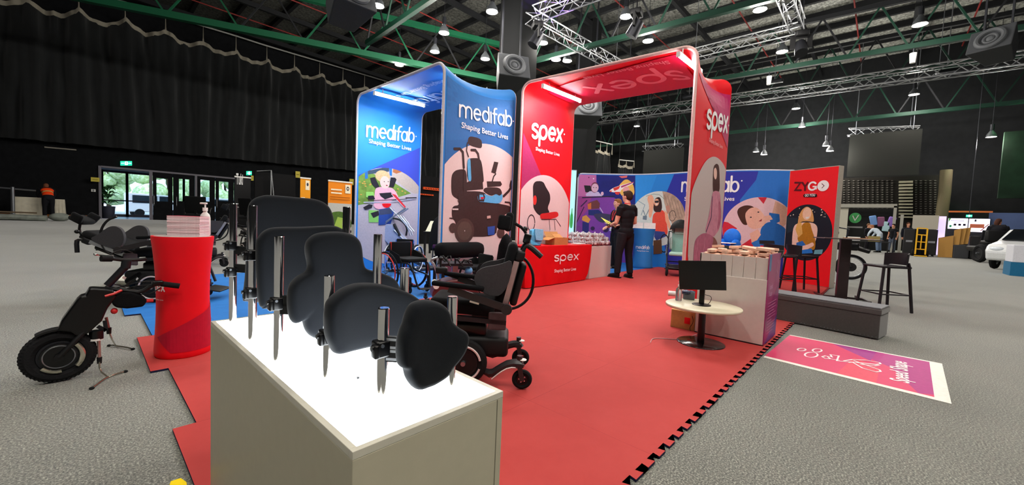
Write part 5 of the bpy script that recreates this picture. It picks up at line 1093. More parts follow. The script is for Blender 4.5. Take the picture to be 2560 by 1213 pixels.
# brown carton under the table
g = G(1714, 826, Z0); g2 = (G(1684, 821, Z0)-G(1740, 834, Z0)); an = math.atan2(g2.y, g2.x)
t = thing('shipping_carton', 'closed brown carton with a red sticker under the round table', 'box', (4.56, 1.545, Z0), PI/2+.05)
mb = MB(CB); mb.box((0, 0, .1), (.25, .17, .2)); mb.build('carton_body', t, smooth=0, bevel=.003)
mb = MB(mat('c49660', .8)); mb.add([(-.125, -.085, .2), (.125, -.085, .2), (.125, -.02, .235), (-.125, -.02, .235)], [(0, 1, 2, 3)]); mb.add([(-.125, .085, .2), (.125, .085, .2), (.125, .02, .215), (-.125, .02, .215)], [(3, 2, 1, 0)]); mb.build('flap', t, smooth=0)
mb = MB(RED); mb.box((-.05, .0857, .1), (.06, .001, .07)); mb.build('sticker', t, smooth=0); 
mb = MB(mat('3a1a18', .5)); mb.tube([(-.1, .09, .16), (-.12, .1, .1), (-.08, .1, .03), (-.1, .12, .005)], .003, 6, smooth=2); mb.build('strap', t)
mb = MB(mat('c9a0a0', .5)); mb.tube([G(1626, 857, Z0+.004), G(1630, 846, Z0+.004), G(1655, 846, Z0+.004), G(1700, 850, Z0+.004), G(1725, 842, Z0+.004), G(1748, 835, Z0+.004), (4.35, 1.3, Z0+.004)], .004, 6, smooth=3)
tag(mb.build('power_cable'), 'thin pale cable lying on the red mat by the round table', 'cable')
# ================================================================== bench, floor graphic, bar table and stools
ba, bb_ = G(1942, 801, Z0), G(2197, 851, 0); t = thing('bench', 'long charcoal upholstered bench with a lighter grey seat and nail trim', 'bench', (5.9, .4, 0), world=True)
bA, bB = Vector((6.02, 1.05)), Vector((5.815, -.05)); bd_ = (bB-bA).normalized(); bn = Vector((-bd_.y, bd_.x)); bn = bn if bn.x > 0 else -bn; BL = (bB-bA).length
def bp(u, v, w): p = bA+bd_*u+bn*w; return Vector((p.x, p.y, v))
BF = mat('4a4644', .9, sheen=.3, noise=.1, scale=60); BS = mat('6d7075', .95, sheen=.4, noise=.15, scale=60)
mb = MB(BF); mb.prism([(0, .012+Z0*0), (BL, .012), (BL, .27), (0, .27)], bp, 0, .37); mb.build('base', t, smooth=0, bevel=.008)
mb = MB(mat('504c4b', .9, sheen=.3, noise=.1, scale=60)); mb.prism([(-.004, .272), (BL+.008, .272), (BL+.008, .335), (-.004, .335)], bp, -.008, .378); mb.build('lid_border', t, smooth=0, bevel=.01)
mb = MB(BS); mb.prism([(.004, .336), (BL, .336), (BL, .352), (.004, .352)], bp, .0, .37); mb.build('seat_pad', t, smooth=0, bevel=.012)
mb = MB(STL)
for k in range(34): q = bp(.02+k*(BL-.04)/33, .03, -.001); mb.ell(q, (.005, .005, .005), n=6, m=4)
o = mb.build('nail_trim', t); o['kind'] = 'stuff'
mb = MB(BLK)
for u in (.05, BL-.05):
    for w in (.05, .32): mb = MB(BLK); mb.cyl(bp(u, 0, w), bp(u, .014, w), .02, n=8); mb.build('foot', t)
t = thing('floor_banner', 'magenta floor graphic with a white figure reading Speed Shape', 'floor banner', G(2100, 910, .0), world=True)
P4 = [G(1908, 894), G(1975, 838), G(2355, 910), G(2379, 1011)]; P4 = [Vector((p.x, p.y)) for p in P4]
def fb_(u, v, d):  # u along length 0..1, v across 0(near)..1(far)
    a = P4[0].lerp(P4[3], u); b = P4[1].lerp(P4[2], u); p = a.lerp(b, v); return Vector((p.x, p.y, d))
mb = MB(mat('ece6dc', .5)); mb.prism([(0, 0), (.5, 0), (1, 0), (1, 1), (.5, 1), (0, 1)], fb_, .001, .003); mb.build('vinyl_sheet', t, smooth=0)
A = Art(lambda u, v, d: fb_(u, v, .0032+d*.25), (0, .93, .05, .97)); mgA = mat('d8406c', .5, noise=.02)
A.poly([(0, 0), (1, 0), (1, 1), (0, 1)], mgA); A.poly([(.3, 1), (1, 1), (1, .15), (.86, .05), (.72, .55)], mat('b03480', .5)); A.poly([(.45, .05), (.66, .05), (.66, .45), (.5, .62)], mat('e04c64', .5)); A.poly([(.3, 1), (.62, 1), (.60, .62)], mat('a23a88', .5))
LW = mat('fbe9ec', .5)
def FP(x, y):      # crop pixel -> (u,v)
    p = G(1860+x/2.364, 700+y/2.364); p = Vector((p.x, p.y)); o = P4[0]; e = P4[3]-P4[0]; f = P4[1]-P4[0]; de = e.x*f.y-e.y*f.x; w = p-o
    return ((w.x*f.y-w.y*f.x)/de, (e.x*w.y-e.y*w.x)/de)
A.build('printed_panel', t, lift=.0004)
A = Art(lambda x, y, d: Vector((x, y, .0055+d*.1)))
def GP(pts): return [tuple(G(1860+x/2.364, 700+y/2.364))[:2] for x, y in pts]
def loop(cx, cy, rx, ry): return GP([(cx+rx*math.cos(2*PI*k/24), cy+ry*math.sin(2*PI*k/24)) for k in range(25)])
for q in (loop(340, 415, 24, 8), loop(432, 420, 27, 10), loop(397, 446, 38, 15)): A.line(q, .014, LW)
for q in ([(505, 470), (480, 468), (460, 458), (480, 452), (495, 455), (520, 460), (510, 445), (560, 452), (548, 482), (640, 490), (700, 525), (780, 548), (808, 545), (800, 535), (700, 500), (650, 480)],
          [(590, 482), (640, 474), (720, 478), (800, 492), (808, 500), (780, 503), (700, 495), (650, 490), (620, 492)], [(660, 492), (740, 500), (800, 508), (770, 512), (690, 503)], [(495, 458), (510, 470), (560, 478)]): A.line(GP(q), .014, LW)
A.build('printed_figure', t, lift=.0004)
a, b = G(1860+965/2.364, 700+590/2.364), G(1860+935/2.364, 700+500/2.364)
dr = Vector((b.x-a.x, b.y-a.y)); a2 = G(1860+975/2.364, 700+618/2.364); b2 = G(1860+960/2.364, 700+492/2.364); dr = Vector((b2.x-a2.x, b2.y-a2.y)); LL = dr.length; dr.normalize(); up_ = Vector((-dr.y, dr.x))
V, F = text_tris('Speed Shape', 1, .02); mx = max(v[0] for v in V); s_ = LL/mx
A = Art(lambda x, y, d: Vector((a2.x+dr.x*x+up_.x*y, a2.y+dr.y*x+up_.y*y, .0055+d*.1))); A.tris([(x*s_, y*s_*1.1) for x, y in V], F, LW); A.build('printed_lettering', t, lift=.0004)
def bar_stool(label, loc, rz, s=1):
    t = thing('bar_stool', label, 'bar stool', loc, rz, scale=s); PL_ = mat('262226', .45)
    Hs = .67
    mb = MB(PL_); mb.rbox((0, 0, Hs), (.40, .40, .035), .016); mb.build('seat', t)
    for sx in (-1, 1):
        for sy in (-1, 1):
            mb = MB(PL_); mb.beam((sx*.23, sy*.215, 0), (sx*.175, sy*.175, Hs-.01), .034, .028); mb.build('leg', t, smooth=0, bevel=.006)
    for z, k in ((.26, .21),):
        for a_, b_ in (((-k, -k*.94, z), (-k, k*.94, z)), ((k, -k*.94, z), (k, k*.94, z)), ((-k, -k*.94, z+.0), (k, -k*.94, z)), ((-k, k*.94, z), (k, k*.94, z))):
            mb = MB(PL_); mb.beam(a_, b_, .026, .018); mb.build('footrest', t, smooth=0)
    mb = MB(PL_); N_ = 12; V = []
    for i in range(N_+1):
        a = -1+2*i/N_; y = a*.2; xb = -.19-.03+.09*a*a*1.2; top = .885-.015*abs(a)**3; bot = .70 if abs(a) < .99 else .66
        V += [(xb, y, bot+(0 if abs(a) < .8 else -.01)), (xb-.03*(1-a*a), y, top), (xb-.014, y, bot), (xb-.03*(1-a*a)-.014, y, top)]
    F = []
    for i in range(N_): b = i*4; F += [(b, b+4, b+5, b+1), (b+6, b+2, b+3, b+7), (b+1, b+5, b+7, b+3), (b+4, b, b+2, b+6)]
    F += [(0, 1, 3, 2), (N_*4+2, N_*4+3, N_*4+1, N_*4)]; mb.add(V, F); mb.beam((-.17, -.19, .66), (-.135, -.2, .74), .03, .022); mb.beam((-.17, .19, .66), (-.135, .2, .74), .03, .022); mb.build('backrest', t, smooth=.8)
    return t
L4 = [G(2220, 787), G(2279, 785), G(2193, 762), G(2143, 752)]; cx = (L4[0].x+L4[1].x+L4[2].x+L4[3].x)/4; cy = sum(p.y for p in L4)/4
bs = bar_stool('dark brown bar stool on the carpet right of the bar table', (8.38, -.09, 0), math.radians(128), 1.0)
dup(bs, (9.35, 1.1, Z0), math.radians(-52), 'dark brown bar stool standing in front of the red banner')
dup(bs, (8.75, 1.38, Z0), math.radians(-30), 'dark bar stool half hidden behind the printed counter bin')
t = thing('bar_table', 'tall black bar table with a thin square top', 'bar table', (9.03, .45, 0), .3)
BTM = mat('2b1e20', .35)
mb = MB(BTM); mb.rbox((0, 0, 1.055), (.78, .78, .018), .008); mb.build('table_top', t); mb = MB(BTM); mb.box((0, 0, .53), (.1, .15, 1.04)); mb.build('column', t, smooth=0, bevel=.004)
mb = MB(BTM)
for a_, b_ in (((-.34, -.3), (.34, -.3)), ((-.34, .3), (.34, .3)), ((0, -.3), (0, .3)), ((-.34, -.3), (-.34, .3))): mb.beam((a_[0], a_[1], .03), (b_[0], b_[1], .03), .04, .03)
mb.build('foot_frame', t, smooth=0)
mb = MB(DGRY)
for a_ in (-.34, .34):
    for b_ in (-.3, .3): mb = MB(DGRY); mb.cyl((a_, b_, 0), (a_, b_, .02), .02, n=8); mb.build('foot_pad', t)
# ================================================================== WHEELCHAIRS AND OTHER MOBILITY AIDS (x forward, y left, z up)
def wheel(t, c, R, w, name='wheel', tyre=RUB, rim=DKM, spokes=0, hub=STL, handrim=None, axis=(0, 1, 0), side=1, disc=None):
    c = Vector(c); ax = Vector(axis).normalized(); o = MB(tyre); o.torus(c, ax, R-w/2, w/2, 36, 8, sq=1.0); wo = o.build(name, t)
    mb = MB(rim); mb.torus(c, ax, R-w*1.05, w*.22, 36, 6, sq=1.6); mb.build('rim', wo)
    x, y = frame_of(ax); mb = MB(hub); mb.cyl(c-ax*w*.7, c+ax*w*.7, R*.1, n=12)
    if spokes:
        mb.m(STL if spokes > 12 else rim)
        for i in range(spokes):
            a = 2*PI*i/spokes; d = x*math.cos(a)+y*math.sin(a); s = ax*(w*.5 if i % 2 else -w*.5)
            if spokes > 12: mb.cyl(c+s+d*R*.08, c+d*(R-w*1.1), .0018, n=4, caps=False)
            else: mb.beam(c+d*R*.05, c+d*(R-w), R*.13, w*.5)
    if disc: mb.m(disc); mb.cyl(c-ax*w*.25, c+ax*w*.25, R-w, n=28)
    mb.build('hub', wo)
    if handrim: mb = MB(handrim); mb.torus(c+ax*side*w*1.6, ax, R*.9, .009, 36, 6); mb.build('hand_rim', wo)
    return wo
def caster(t, c, R=.07, w=.035, fork=True, m=BLK, h=.16):
    wheel(t, c, R, w, 'caster', spokes=5, rim=BLKG)
    if fork:
        c = Vector(c); mb = MB(m)
        for s in (-1, 1): mb.beam(c+Vector((0, s*w*.8, 0)), c+Vector((.02, s*w*.8, R+.02)), .012, .03)
        mb.box(c+Vector((.02, 0, R+.03)), (.05, w*2, .02)); mb.cyl(c+Vector((.02, 0, R+.03)), c+Vector((.02, 0, R+h)), .018, n=10); mb.build('caster_fork', t)
PLUM = mat('241f21', .4, noise=.05); PLUM2 = mat('55494c', .6, noise=.08); CLOTH = mat('0d0e10', .95, sheen=.05, spec=.15, noise=.12, scale=80); CLG = mat('3a393c', .9, sheen=.1, noise=.1, scale=80)
def power_chair(label, loc, rz, s=1, recl=.22, head=True, arms=True, big=.155, red=False, detail=True):
    t = thing('power_wheelchair', label, 'wheelchair', loc, rz, scale=s)
    for sy in (-1, 1):
        y = sy*.205; w = wheel(t, (.39, y, big+.01), big, .065, 'drive_wheel', spokes=0, rim=BLK, disc=BLK)
        mb = MB(mat('d8c8c6', .4)); mb.torus((.39, y+sy*.03, big+.01), (0, 1, 0), big*.72, .008, 30, 5, .2, 2.9); mb.torus((.39, y+sy*.03, big+.01), (0, 1, 0), big*.72, .008, 30, 5, 3.3, 6.0); mb.ell((.39, y+sy*.034, big+.01), (.012, .008, .012)); mb.build('wheel_trim', w)
        caster(t, (0, sy*.21, .067), .067, .034, h=.09, m=PLUM)
        mb = MB(PLUM); mb.tube([(.03, sy*.21, .165), (-.0, sy*.21, .172), (.08, sy*.205, .17), (.15, sy*.2, .13), (.2, sy*.19, .085), (.27, sy*.17, .1)], [.026, .03, .028, .026, .028, .022], 8, smooth=1); mb.m(mat('e6dcd8', .4)); mb.tube([(.02, sy*.237, .15), (.09, sy*.232, .15), (.15, sy*.225, .11), (.2, sy*.215, .06)], .005, 5, smooth=1); mb.ell((0, sy*.21, .198), (.026, .026, .006)); mb.build('suspension_arm', t)
        caster(t, (.68, sy*.19, .055), .055, .03, h=.08)
    mb = MB(BLK); mb.rbox((.33, 0, .25), (.46, .3, .14), .03); mb.m(BLKG); mb.rbox((.4, 0, .36), (.3, .26, .09), .02); mb.build('base', t)
    mb = MB(BLKG); mb.cyl((.17, -.16, .2), (.27, -.17, .27), .05, n=16); mb.m(WHT); mb.cyl((.255, -.165, .245), (.275, -.17, .265), .052, n=16); mb.m(mat('d8b0a8', .5)); mb.box((.15, -.215, .26), (.03, .004, .025), (0, .5, 0)); mb.build('motor', t)
    mb = MB(DKM); mb.beam((.3, 0, .4), (.3, 0, .47), .12, .12); mb.beam((.12, -.17, .43), (.62, -.17, .46), .03, .03); mb.beam((.12, .17, .43), (.62, .17, .46), .03, .03); mb.build('seat_rail', t)
    mb = MB(CLOTH); mb.rbox((.42, 0, .52), (.44, .36, .10), .035, (0, -.05, 0)); mb.build('seat', t)
    for sy in (-1, 1): mb = MB(PLUM2); mb.rbox((.18, sy*.175, .44), (.12, .02, .12), .01); mb.build('side_guard', t)
    ca, sa = math.cos(recl), math.sin(recl)
    def bk(x, z): return Vector((.19-z*sa-x*ca*-1, 0, .50+z*ca+x*sa))
    mb = MB(CLOTH); mb.X = Matrix.Translation((.19, 0, .5)) @ Matrix.Rotation(-recl, 4, 'Y'); mb.rbox((.0, 0, .24), (.07, .32, .46), .035)
    mb.build('backrest', t)
    for sy in (-1, 1):
        mb = MB(CLG); mb.X = Matrix.Translation((.19, 0, .5)) @ Matrix.Rotation(-recl, 4, 'Y')
        mb.prism(smooth_closed([(-.03, .12), (.09, .09), (.19, .15), (.2, .22), (.16, .27), (.06, .31), (-.03, .38)], 2), lambda u, v, d, sy=sy: Vector((u, sy*(.15+d+.02*u/.2), v)), 0, .035); mb.build('lateral_support', t, bevel=.01)
    mb = MB(PLUM)
    mb.X = Matrix.Translation((.19, 0, .5)) @ Matrix.Rotation(-recl, 4, 'Y')
    for sy in (-1, 1): mb.beam((-.055, sy*.12, -.03), (-.055, sy*.12, .42), .035, .03)
    mb.m(SILV if not red else mat('b89a98', .35, .6))
    for sy in (-1, 1): mb.beam((-.045, sy*.165, .06), (-.045, sy*.165, .36), .02, .035)
    mb.m(BLK); mb.rbox((-.06, 0, .40), (.06, .32, .07), .015); mb.rbox((-.1, 0, .2), (.05, .2, .3), .02); mb.build('back_frame', t)
    for sy in (-1, 1):
        mb = MB(BLK); mb.X = Matrix.Translation((.19, 0, .5)) @ Matrix.Rotation(-recl, 4, 'Y'); mb.tube([(-.07, sy*.13, .4), (-.075, sy*.13, .47), (-.1, sy*.13, .48), (-.2, sy*.13, .43)], [.012, .012, .018, .018], 8, smooth=1); mb.build('push_handle', t)
    mb = MB(BLK); mb.tube([(.06, -.16, .86), (-.02, -.17, .82), (-.075, -.17, .7), (-.06, -.17, .56), (.02, -.16, .47), (.14, -.15, .44)], .011, 8, smooth=2); mb.build('cable_loop', t)
    if head:
        mb = MB(BLKG); mb.X = Matrix.Translation((.19, 0, .5)) @ Matrix.Rotation(-recl, 4, 'Y'); mb.tube([(-.05, 0, .4), (-.08, .01, .48), (-.09, 0, .52), (-.04, 0, .58), (.03, 0, .6)], .011, 8, smooth=1); mb.rbox((-.08, .02, .52), (.05, .06, .07), .01); mb.ell((-.05, -.02, .58), (.02, .02, .02)); mb.build('headrest_arm', t)
        mb = MB(CLOTH); mb.X = Matrix.Translation((.19, 0, .5)) @ Matrix.Rotation(-recl, 4, 'Y') @ Matrix.Translation((.072, 0, .6)) @ Matrix.Rotation(.1, 4, 'Y'); mb.rbox((0, 0, 0), (.055, .19, .135), .027); mb.rbox((.03, .1, -.01), (.09, .035, .1), .017, (0, 0, .3)); mb.rbox((.03, -.1, -.01), (.09, .035, .1), .017, (0, 0, -.3)); mb.build('headrest', t)
    if arms:
        for sy in (-1, 1):
            y = sy*.235; mb = MB(BLKF); mb.rbox((.44, y, .675), (.34, .055, .03), .012, (0, -.08, 0)); mb.build('armrest_pad', t)
            mb = MB(PLUM); mb.beam((.12, y, .54), (.5, y, .655), .02, .045); mb.cyl((.12, y-.02, .535), (.12, y+.02, .535), .035, n=16); mb.m(CHR); mb.beam((.3, y+sy*.012, .565), (.36, y+sy*.012, .58), .004, .012); mb.build('armrest_bar', t, smooth=.5)
        mb = MB(BLK); mb.rbox((.63, -.24, .71), (.09, .06, .05), .012); mb.cyl((.64, -.24, .73), (.64, -.24, .80), .008, n=8); mb.ell((.64, -.24, .8), (.018, .018, .014)); mb.beam((.5, -.24, .655), (.62, -.24, .69), .02, .02); mb.build('joystick', t)
    mb = MB(DKM)
    for sy in (-1, 1): mb.tube([(.6, sy*.1, .46), (.72, sy*.1, .42), (.80, sy*.1, .18)], .014, 8, smooth=1)
    mb.m(BLK); mb.rbox((.86, 0, .12), (.17, .27, .015), .006, (0, .15, 0)); mb.build('footrest', t)
    return t
fw = math.atan2(.73, -.68)
n0 = Vector((1.965, 1.68)); lt = Vector((.73, .68)); o0_ = n0+lt.normalized()*.205
pc0 = power_chair('black power wheelchair with headrest and grey side wings, next to the light table', (o0_.x, o0_.y, Z0), fw, 1, red=True)
def manual_chair(label, loc, rz, s=1, frame=BLK, rimc=None, cloth=CLOTH, back=.36, trim=None, arms=False):
    t = thing('manual_wheelchair', label, 'wheelchair', loc, rz, scale=s)
    for sy in (-1, 1): wheel(t, (.0, sy*.27, .3), .3, .026, 'main_wheel', spokes=18, rim=DKM, handrim=rimc or STL, side=sy, axis=(0, 1, -.05*sy)); caster(t, (.42, sy*.17, .06), .06, .026, h=.12)
    mb = MB(frame)
    for sy in (-1, 1):
        mb.tube([(-.02, sy*.2, .42+back), (.0, sy*.2, .5), (.02, sy*.2, .42), (.35, sy*.19, .46), (.46, sy*.17, .42), (.54, sy*.12, .12), (.58, sy*.10, .08)], .014, 8, smooth=2); mb.tube([(.02, sy*.2, .42), (.05, sy*.2, .3), (.38, sy*.19, .26), (.44, sy*.17, .24)], .013, 8, smooth=1)
    mb.cyl((0, -.24, .3), (0, .24, .3), .018, n=10); mb.cyl((.58, -.11, .09), (.58, .11, .09), .01, n=8); mb.build('frame', t)
    mb = MB(cloth); mb.rbox((.2, 0, .485), (.4, .38, .06), .025); mb.build('seat_cushion', t)
    mb = MB(cloth); mb.rbox((-.02, 0, .45+back/2+.02), (.035, .38, back-.06), .015); 
    if trim:
        mb.m(trim); mb.rbox((-.02, .19, .45+back/2+.02), (.04, .012, back-.06), .005); mb.rbox((-.02, -.19, .45+back/2+.02), (.04, .012, back-.06), .005)
    mb.build('backrest', t)
    mb = MB(BLK); mb.rbox((.6, 0, .085), (.14, .22, .012), .005); mb.build('footplate', t)
    for sy in (-1, 1): mb = MB(cloth); mb.prism([(-.05, .44), (.3, .44), (.22, .56), (.02, .62)], lambda u, v, d, sy=sy: Vector((u, sy*.215+d, v)), -.004, .004); mb.build('side_guard', t, smooth=0)
    return t
RTR = mat('c03428', .5)
def put(px, z=0): g = G(px[0], px[1], z); return g
# red-rimmed manual chair seen between the cushions and the power chair
m1 = manual_chair('black manual wheelchair with red hand rims and a red-edged backrest', (3.3, 5.35, Z0), math.radians(-84), .98, rimc=RTR, trim=RTR, back=.30)
m2 = manual_chair('manual wheelchair with white wheels under the blue poster', (4.35, 6.95, Z0), math.radians(-150), .95, rimc=WHT, frame=mat('3a66b8', .4), back=.26)
m3 = manual_chair('dark manual wheelchair right in front of the medifab poster', (3.85, 4.08, Z0), math.radians(168), .92, back=.24, rimc=mat('8a5a58', .4))
# bare power base with folded seat on a white disc
t = thing('bare_power_chair', 'low power wheelchair base with bare mast and dark red sides', 'wheelchair base', (3.05, 3.75, Z0), math.radians(150), scale=.95)
for sy in (-1, 1):
    wheel(t, (0, sy*.2, .16), .16, .07, 'drive_wheel', disc=BLK, rim=BLK); caster(t, (-.32, sy*.18, .06), .06, .03, h=.08); caster(t, (.32, sy*.18, .055), .055, .03, h=.08)
MR2 = mat('5a2226', .35); mb = MB(MR2); mb.prism(smooth_closed([(-.3, .14), (.28, .14), (.3, .28), (.12, .42), (-.18, .40), (-.3, .26)], 2), lambda u, v, d: Vector((u, d, v)), -.16, .16); mb.build('shroud', t, bevel=.02)
mb = MB(SILV); mb.tube([(.18, -.17, .38), (.24, -.17, .56), (.3, -.17, .62), (.2, -.17, .66)], .016, 8, smooth=1); mb.beam((0, 0, .4), (0, 0, .6), .07, .07); mb.m(DKM); mb.box((0, 0, .6), (.4, .34, .03)); mb.build('seat_mast', t)
mb = MB(BLK)
for k in range(9): a = k*.7; mb.tube([(.1*math.cos(a), .14*math.sin(a), .6), (.2*math.cos(a), .2*math.sin(a), .68+.03*math.sin(k)), (.22*math.cos(a+.5), .2*math.sin(a+.5), .58)], .01, 6, smooth=1)
mb.build('cables', t)
mb = MB(mat('5aa0d8', .4)); mb.ell((-.16, .1, .52), (.05, .05, .05)); mb.build('blue_knob', t)
mb = MB(WHT); mb.cyl((.25, .2, .34), (.25, -.02, .36), .035, n=14); mb.build('white_motor_cover', t)
mb = MB(mat('e8e4dc', .4)); mb.lathe((0, 0, 0), [(.34, 0), (.36, .02), (.34, .035)], 36); g = put((1060, 735), Z0); mb.v = [v+Vector((2.7, 3.9, Z0)) for v in mb.v]; tag(mb.build('turntable', smooth=.8), 'white round turntable disc behind the power wheelchair', 'turntable')
# standing frame, metal
t = thing('standing_frame', 'silver folding lift frame leaning before the girl poster', 'standing frame', (5.0, 8.0, Z0), world=True, group=None)
fp = (5.0, 7.05, 0); fang = math.radians(-45)
def SF(x, y): return PL(fp, fang, x, y)
fn = Vector((math.sin(math.radians(45)), math.cos(math.radians(45)), 0))*.22
for k, pl_ in enumerate((([(965, 555), (1015, 520)], .016), ([(975, 520), (1000, 545), (1030, 580)], .014), ([(962, 560), (1010, 522)], .012), ([(1000, 540), (1016, 560), (1026, 590)], .014), ([(985, 575), (1020, 610)], .02))):
    for s in (0, 1):
        mb = MB(ALU); mb.tube([SF(*q)+fn*s for q in pl_[0]], pl_[1], 8); mb.build('frame_tube', t)
mb = MB(mat('9aa6c4', .4)); mb.prism([(965, 560), (980, 562), (1012, 600), (1020, 625), (1000, 640), (975, 600), (960, 600), (955, 580)], lambda u, v, d: SF(u, v)+fn*d, 0, 1); mb.build('plastic_shell', t, smooth=0, bevel=.01)
mb = MB(BLK); mb.tube([SF(978, 545)+fn*.5, SF(1000, 550)+fn*.5, SF(1016, 570)+fn*.5, SF(1012, 590)+fn*.5], .02, 8, smooth=2); mb.tube([SF(985, 560), SF(1000, 590)], .03, 6); mb.build('padding', t)
mb = MB(DKM); mb.bb(4.75, 5.3, 6.9, 7.3, Z0, Z0+.05); mb.beam((5.0, 7.1, .05), SF(1005, 640)+fn*.5, .06, .06); mb.build('foot', t, smooth=0)
# office chair, backpack on a chair
def office_chair(label, loc, rz, s=1):
    t = thing('office_chair', label, 'chair', loc, rz, scale=s); mb = MB(BLK)
    for k in range(5): a = 2*PI*k/5; mb.beam((0, 0, .09), (.28*math.cos(a), .28*math.sin(a), .06), .04, .025); mb.ell((.28*math.cos(a), .28*math.sin(a), .028), (.028, .02, .028))
    mb.cyl((0, 0, .08), (0, 0, .42), .025, n=10); mb.build('star_base', t)
    mb = MB(CLOTH); mb.rbox((0, 0, .47), (.46, .46, .08), .035); mb.build('seat', t); mb = MB(BLKF); mb.rbox((-.2, 0, .75), (.05, .44, .42), .025, (0, -.12, 0)); mb.build('backrest', t)
    mb = MB(BLK)
    for s_ in (-1, 1): mb.tube([(-.05, s_*.25, .48), (.0, s_*.27, .66), (.15, s_*.26, .67)], .018, 8, smooth=1); mb.beam((-.18, 0, .45), (-.22, 0, .6), .05, .02)
    mb.build('armrests', t); return t
office_chair('black office chair left of the silver lift frame', (5.45, 8.9, 0), 1.0, 1.15)
t = thing('draped_chair', 'chair draped with a black hooded jacket before the blue arch opening', 'chair', (5.85, 7.75, 0), -2.2)
mb = MB(mat('0b0b0e', .95, sheen=.0, noise=.15, scale=30, bump=.4)); mb.lathe((0, 0, .35), [(.26, 0), (.27, .15), (.24, .4), (.2, .62), (.15, .75), (.08, .82), (.01, .84)], 20, .8, 1.1); mb.build('jacket', t)
mb = MB(mat('3a1a3a', .9)); mb.rbox((.16, 0, .45), (.12, .4, .1), .03); mb.build('purple_lining', t); mb = MB(DKM)
for sx in (-.2, .2):
    for sy in (-.2, .2): mb.cyl((sx, sy, 0), (sx*.9, sy*.9, .42), .014, n=8)
mb.box((0, 0, .42), (.42, .42, .03)); mb.build('chair_frame', t)
# exhibit table with sloped pale board seen through the blue arch
t = thing('drawing_table', 'dark table with a pale sloping board seen through the blue arch', 'table', (7.4, 9.9, 0), math.radians(45))
mb = MB(mat('c9cbb4', .5)); mb.box((0, 0, .86), (.9, .7, .03), (0, -.35, 0)); mb.build('sloped_board', t, smooth=0, bevel=.005)
mb = MB(BLK); mb.bb(-.5, .5, -.4, .4, .68, .72)
for sx in (-.45, .45):
    for sy in (-.35, .35): mb.bb(sx-.03, sx+.03, sy-.03, sy+.03, 0, .7)
mb.build('table_frame', t, smooth=0)
mb = MB(mat('d0b890', .5)); mb.cyl((.3, -.2, .72), (.3, -.2, 1.2), .012, n=8); mb.box((.28, -.2, 1.22), (.02, .3, .16), (0, .3, 0)); mb.build('card_holder', t, smooth=0)
# padded block on legs, added in place of a rounded wheelchair back
t = thing('wheelchair_back_block', 'dark padded block standing in for a wheelchair back by the medifab poster', 'bench', (3.95, 4.74, Z0), .02)
mb = MB(BLKF); mb.rbox((0, 0, .63), (.9, .26, .24), .1); mb.build('pad', t); mb = MB(BLK)
for sx in (-.4, .4):
    for sy in (-.1, .1): mb.cyl((sx, sy, 0), (sx, sy, .55), .025, n=10)
mb.build('legs', t)
t = thing('garment_bag', 'black coat hanging over a chair back left of the red table', 'coat', (4.72, 4.5, Z0), -.4)
mb = MB(mat('0a0b0d', .95, sheen=.0, noise=.15, scale=30, bump=.5)); mb.lathe((0, 0, .05), [(.2, 0), (.21, .2), (.19, .45), (.16, .65), (.1, .78), (.03, .84), (.005, .85)], 20, .7, 1.1); mb.build('coat_body', t); mb = MB(BLK); mb.tube([(0, -.12, .8), (0, 0, .9), (0, .12, .8)], .01, 6); mb.build('hanger', t)
# ---------------- pushchair
t = thing('pushchair', 'black special needs pushchair with a mint green seat beside the blue counter', 'pushchair', (9.5, 3.46, Z0), math.radians(197), scale=1.02)
MINT = mat('7fa89c', .85, sheen=.3, noise=.06, scale=40); MINTL = mat('9cc4b4', .85, sheen=.3, noise=.06, scale=40)
for sy in (-1, 1):
    wheel(t, (.36, sy*.2, .09), .09, .05, 'front_wheel', spokes=5, rim=BLK); wheel(t, (-.3, sy*.25, .13), .13, .045, 'rear_wheel', spokes=6, rim=BLK)
mb = MB(DKM)
for sy in (-1, 1):
    mb.tube([(.36, sy*.2, .18), (.3, sy*.22, .3), (-.1, sy*.25, .62), (-.42, sy*.26, 1.0)], .015, 8, smooth=1); mb.tube([(-.3, sy*.25, .13), (-.05, sy*.25, .4), (.1, sy*.25, .5)], .014, 8); mb.m(CHR); mb.cyl((.16, sy*.26, .46), (.0, sy*.27, .7), .008, n=8); mb.m(DKM)
for x, z in ((.3, .26), (-.1, .3), (.1, .2), (-.42, 1.0), (.36, .16)): mb.cyl((x, -.25, z), (x, .25, z), .012, n=8)
mb.build('frame', t)
mb = MB(BLK); mb.rbox((.0, 0, .2), (.5, .38, .03), .01); mb.rbox((.34, 0, .2), (.16, .34, .02), .008, (0, .2, 0)); mb.build('basket', t)
mb = MB(MINTL); mb.rbox((.14, 0, .50), (.4, .37, .08), .03); mb.build('seat', t); mb = MB(MINT); mb.rbox((-.12, 0, .8), (.07, .34, .62), .03, (0, -.22, 0)); mb.build('backrest', t)
mb = MB(MINTL); mb.rbox((-.13, 0, 1.03), (.06, .24, .18), .025, (0, -.22, 0)); mb.build('head_cushion', t)
for sy in (-1, 1): mb = MB(mat('8a9a94', .85)); mb.rbox((-.03, sy*.18, .72), (.2, .05, .28), .024, (0, -.2, sy*-.2)); mb.rbox((-.13, sy*.16, 1.05), (.12, .05, .16), .02, (0, -.2, 0)); mb.build('side_bolster', t)
mb = MB(mat('08080a', .6)); N = 10; V = []; F = []
for i in range(N+1):
    a = -.5+2.3*i/N
    for j in range(13):
        b = PI*j/12; V.append((-.12+.38*math.cos(a+.9)*.8*math.sin(b)**.3-.12, .26*math.cos(b), .98+.36*math.sin(b)*math.sin(min(PI*.5, .4+a*.55))))
V = []
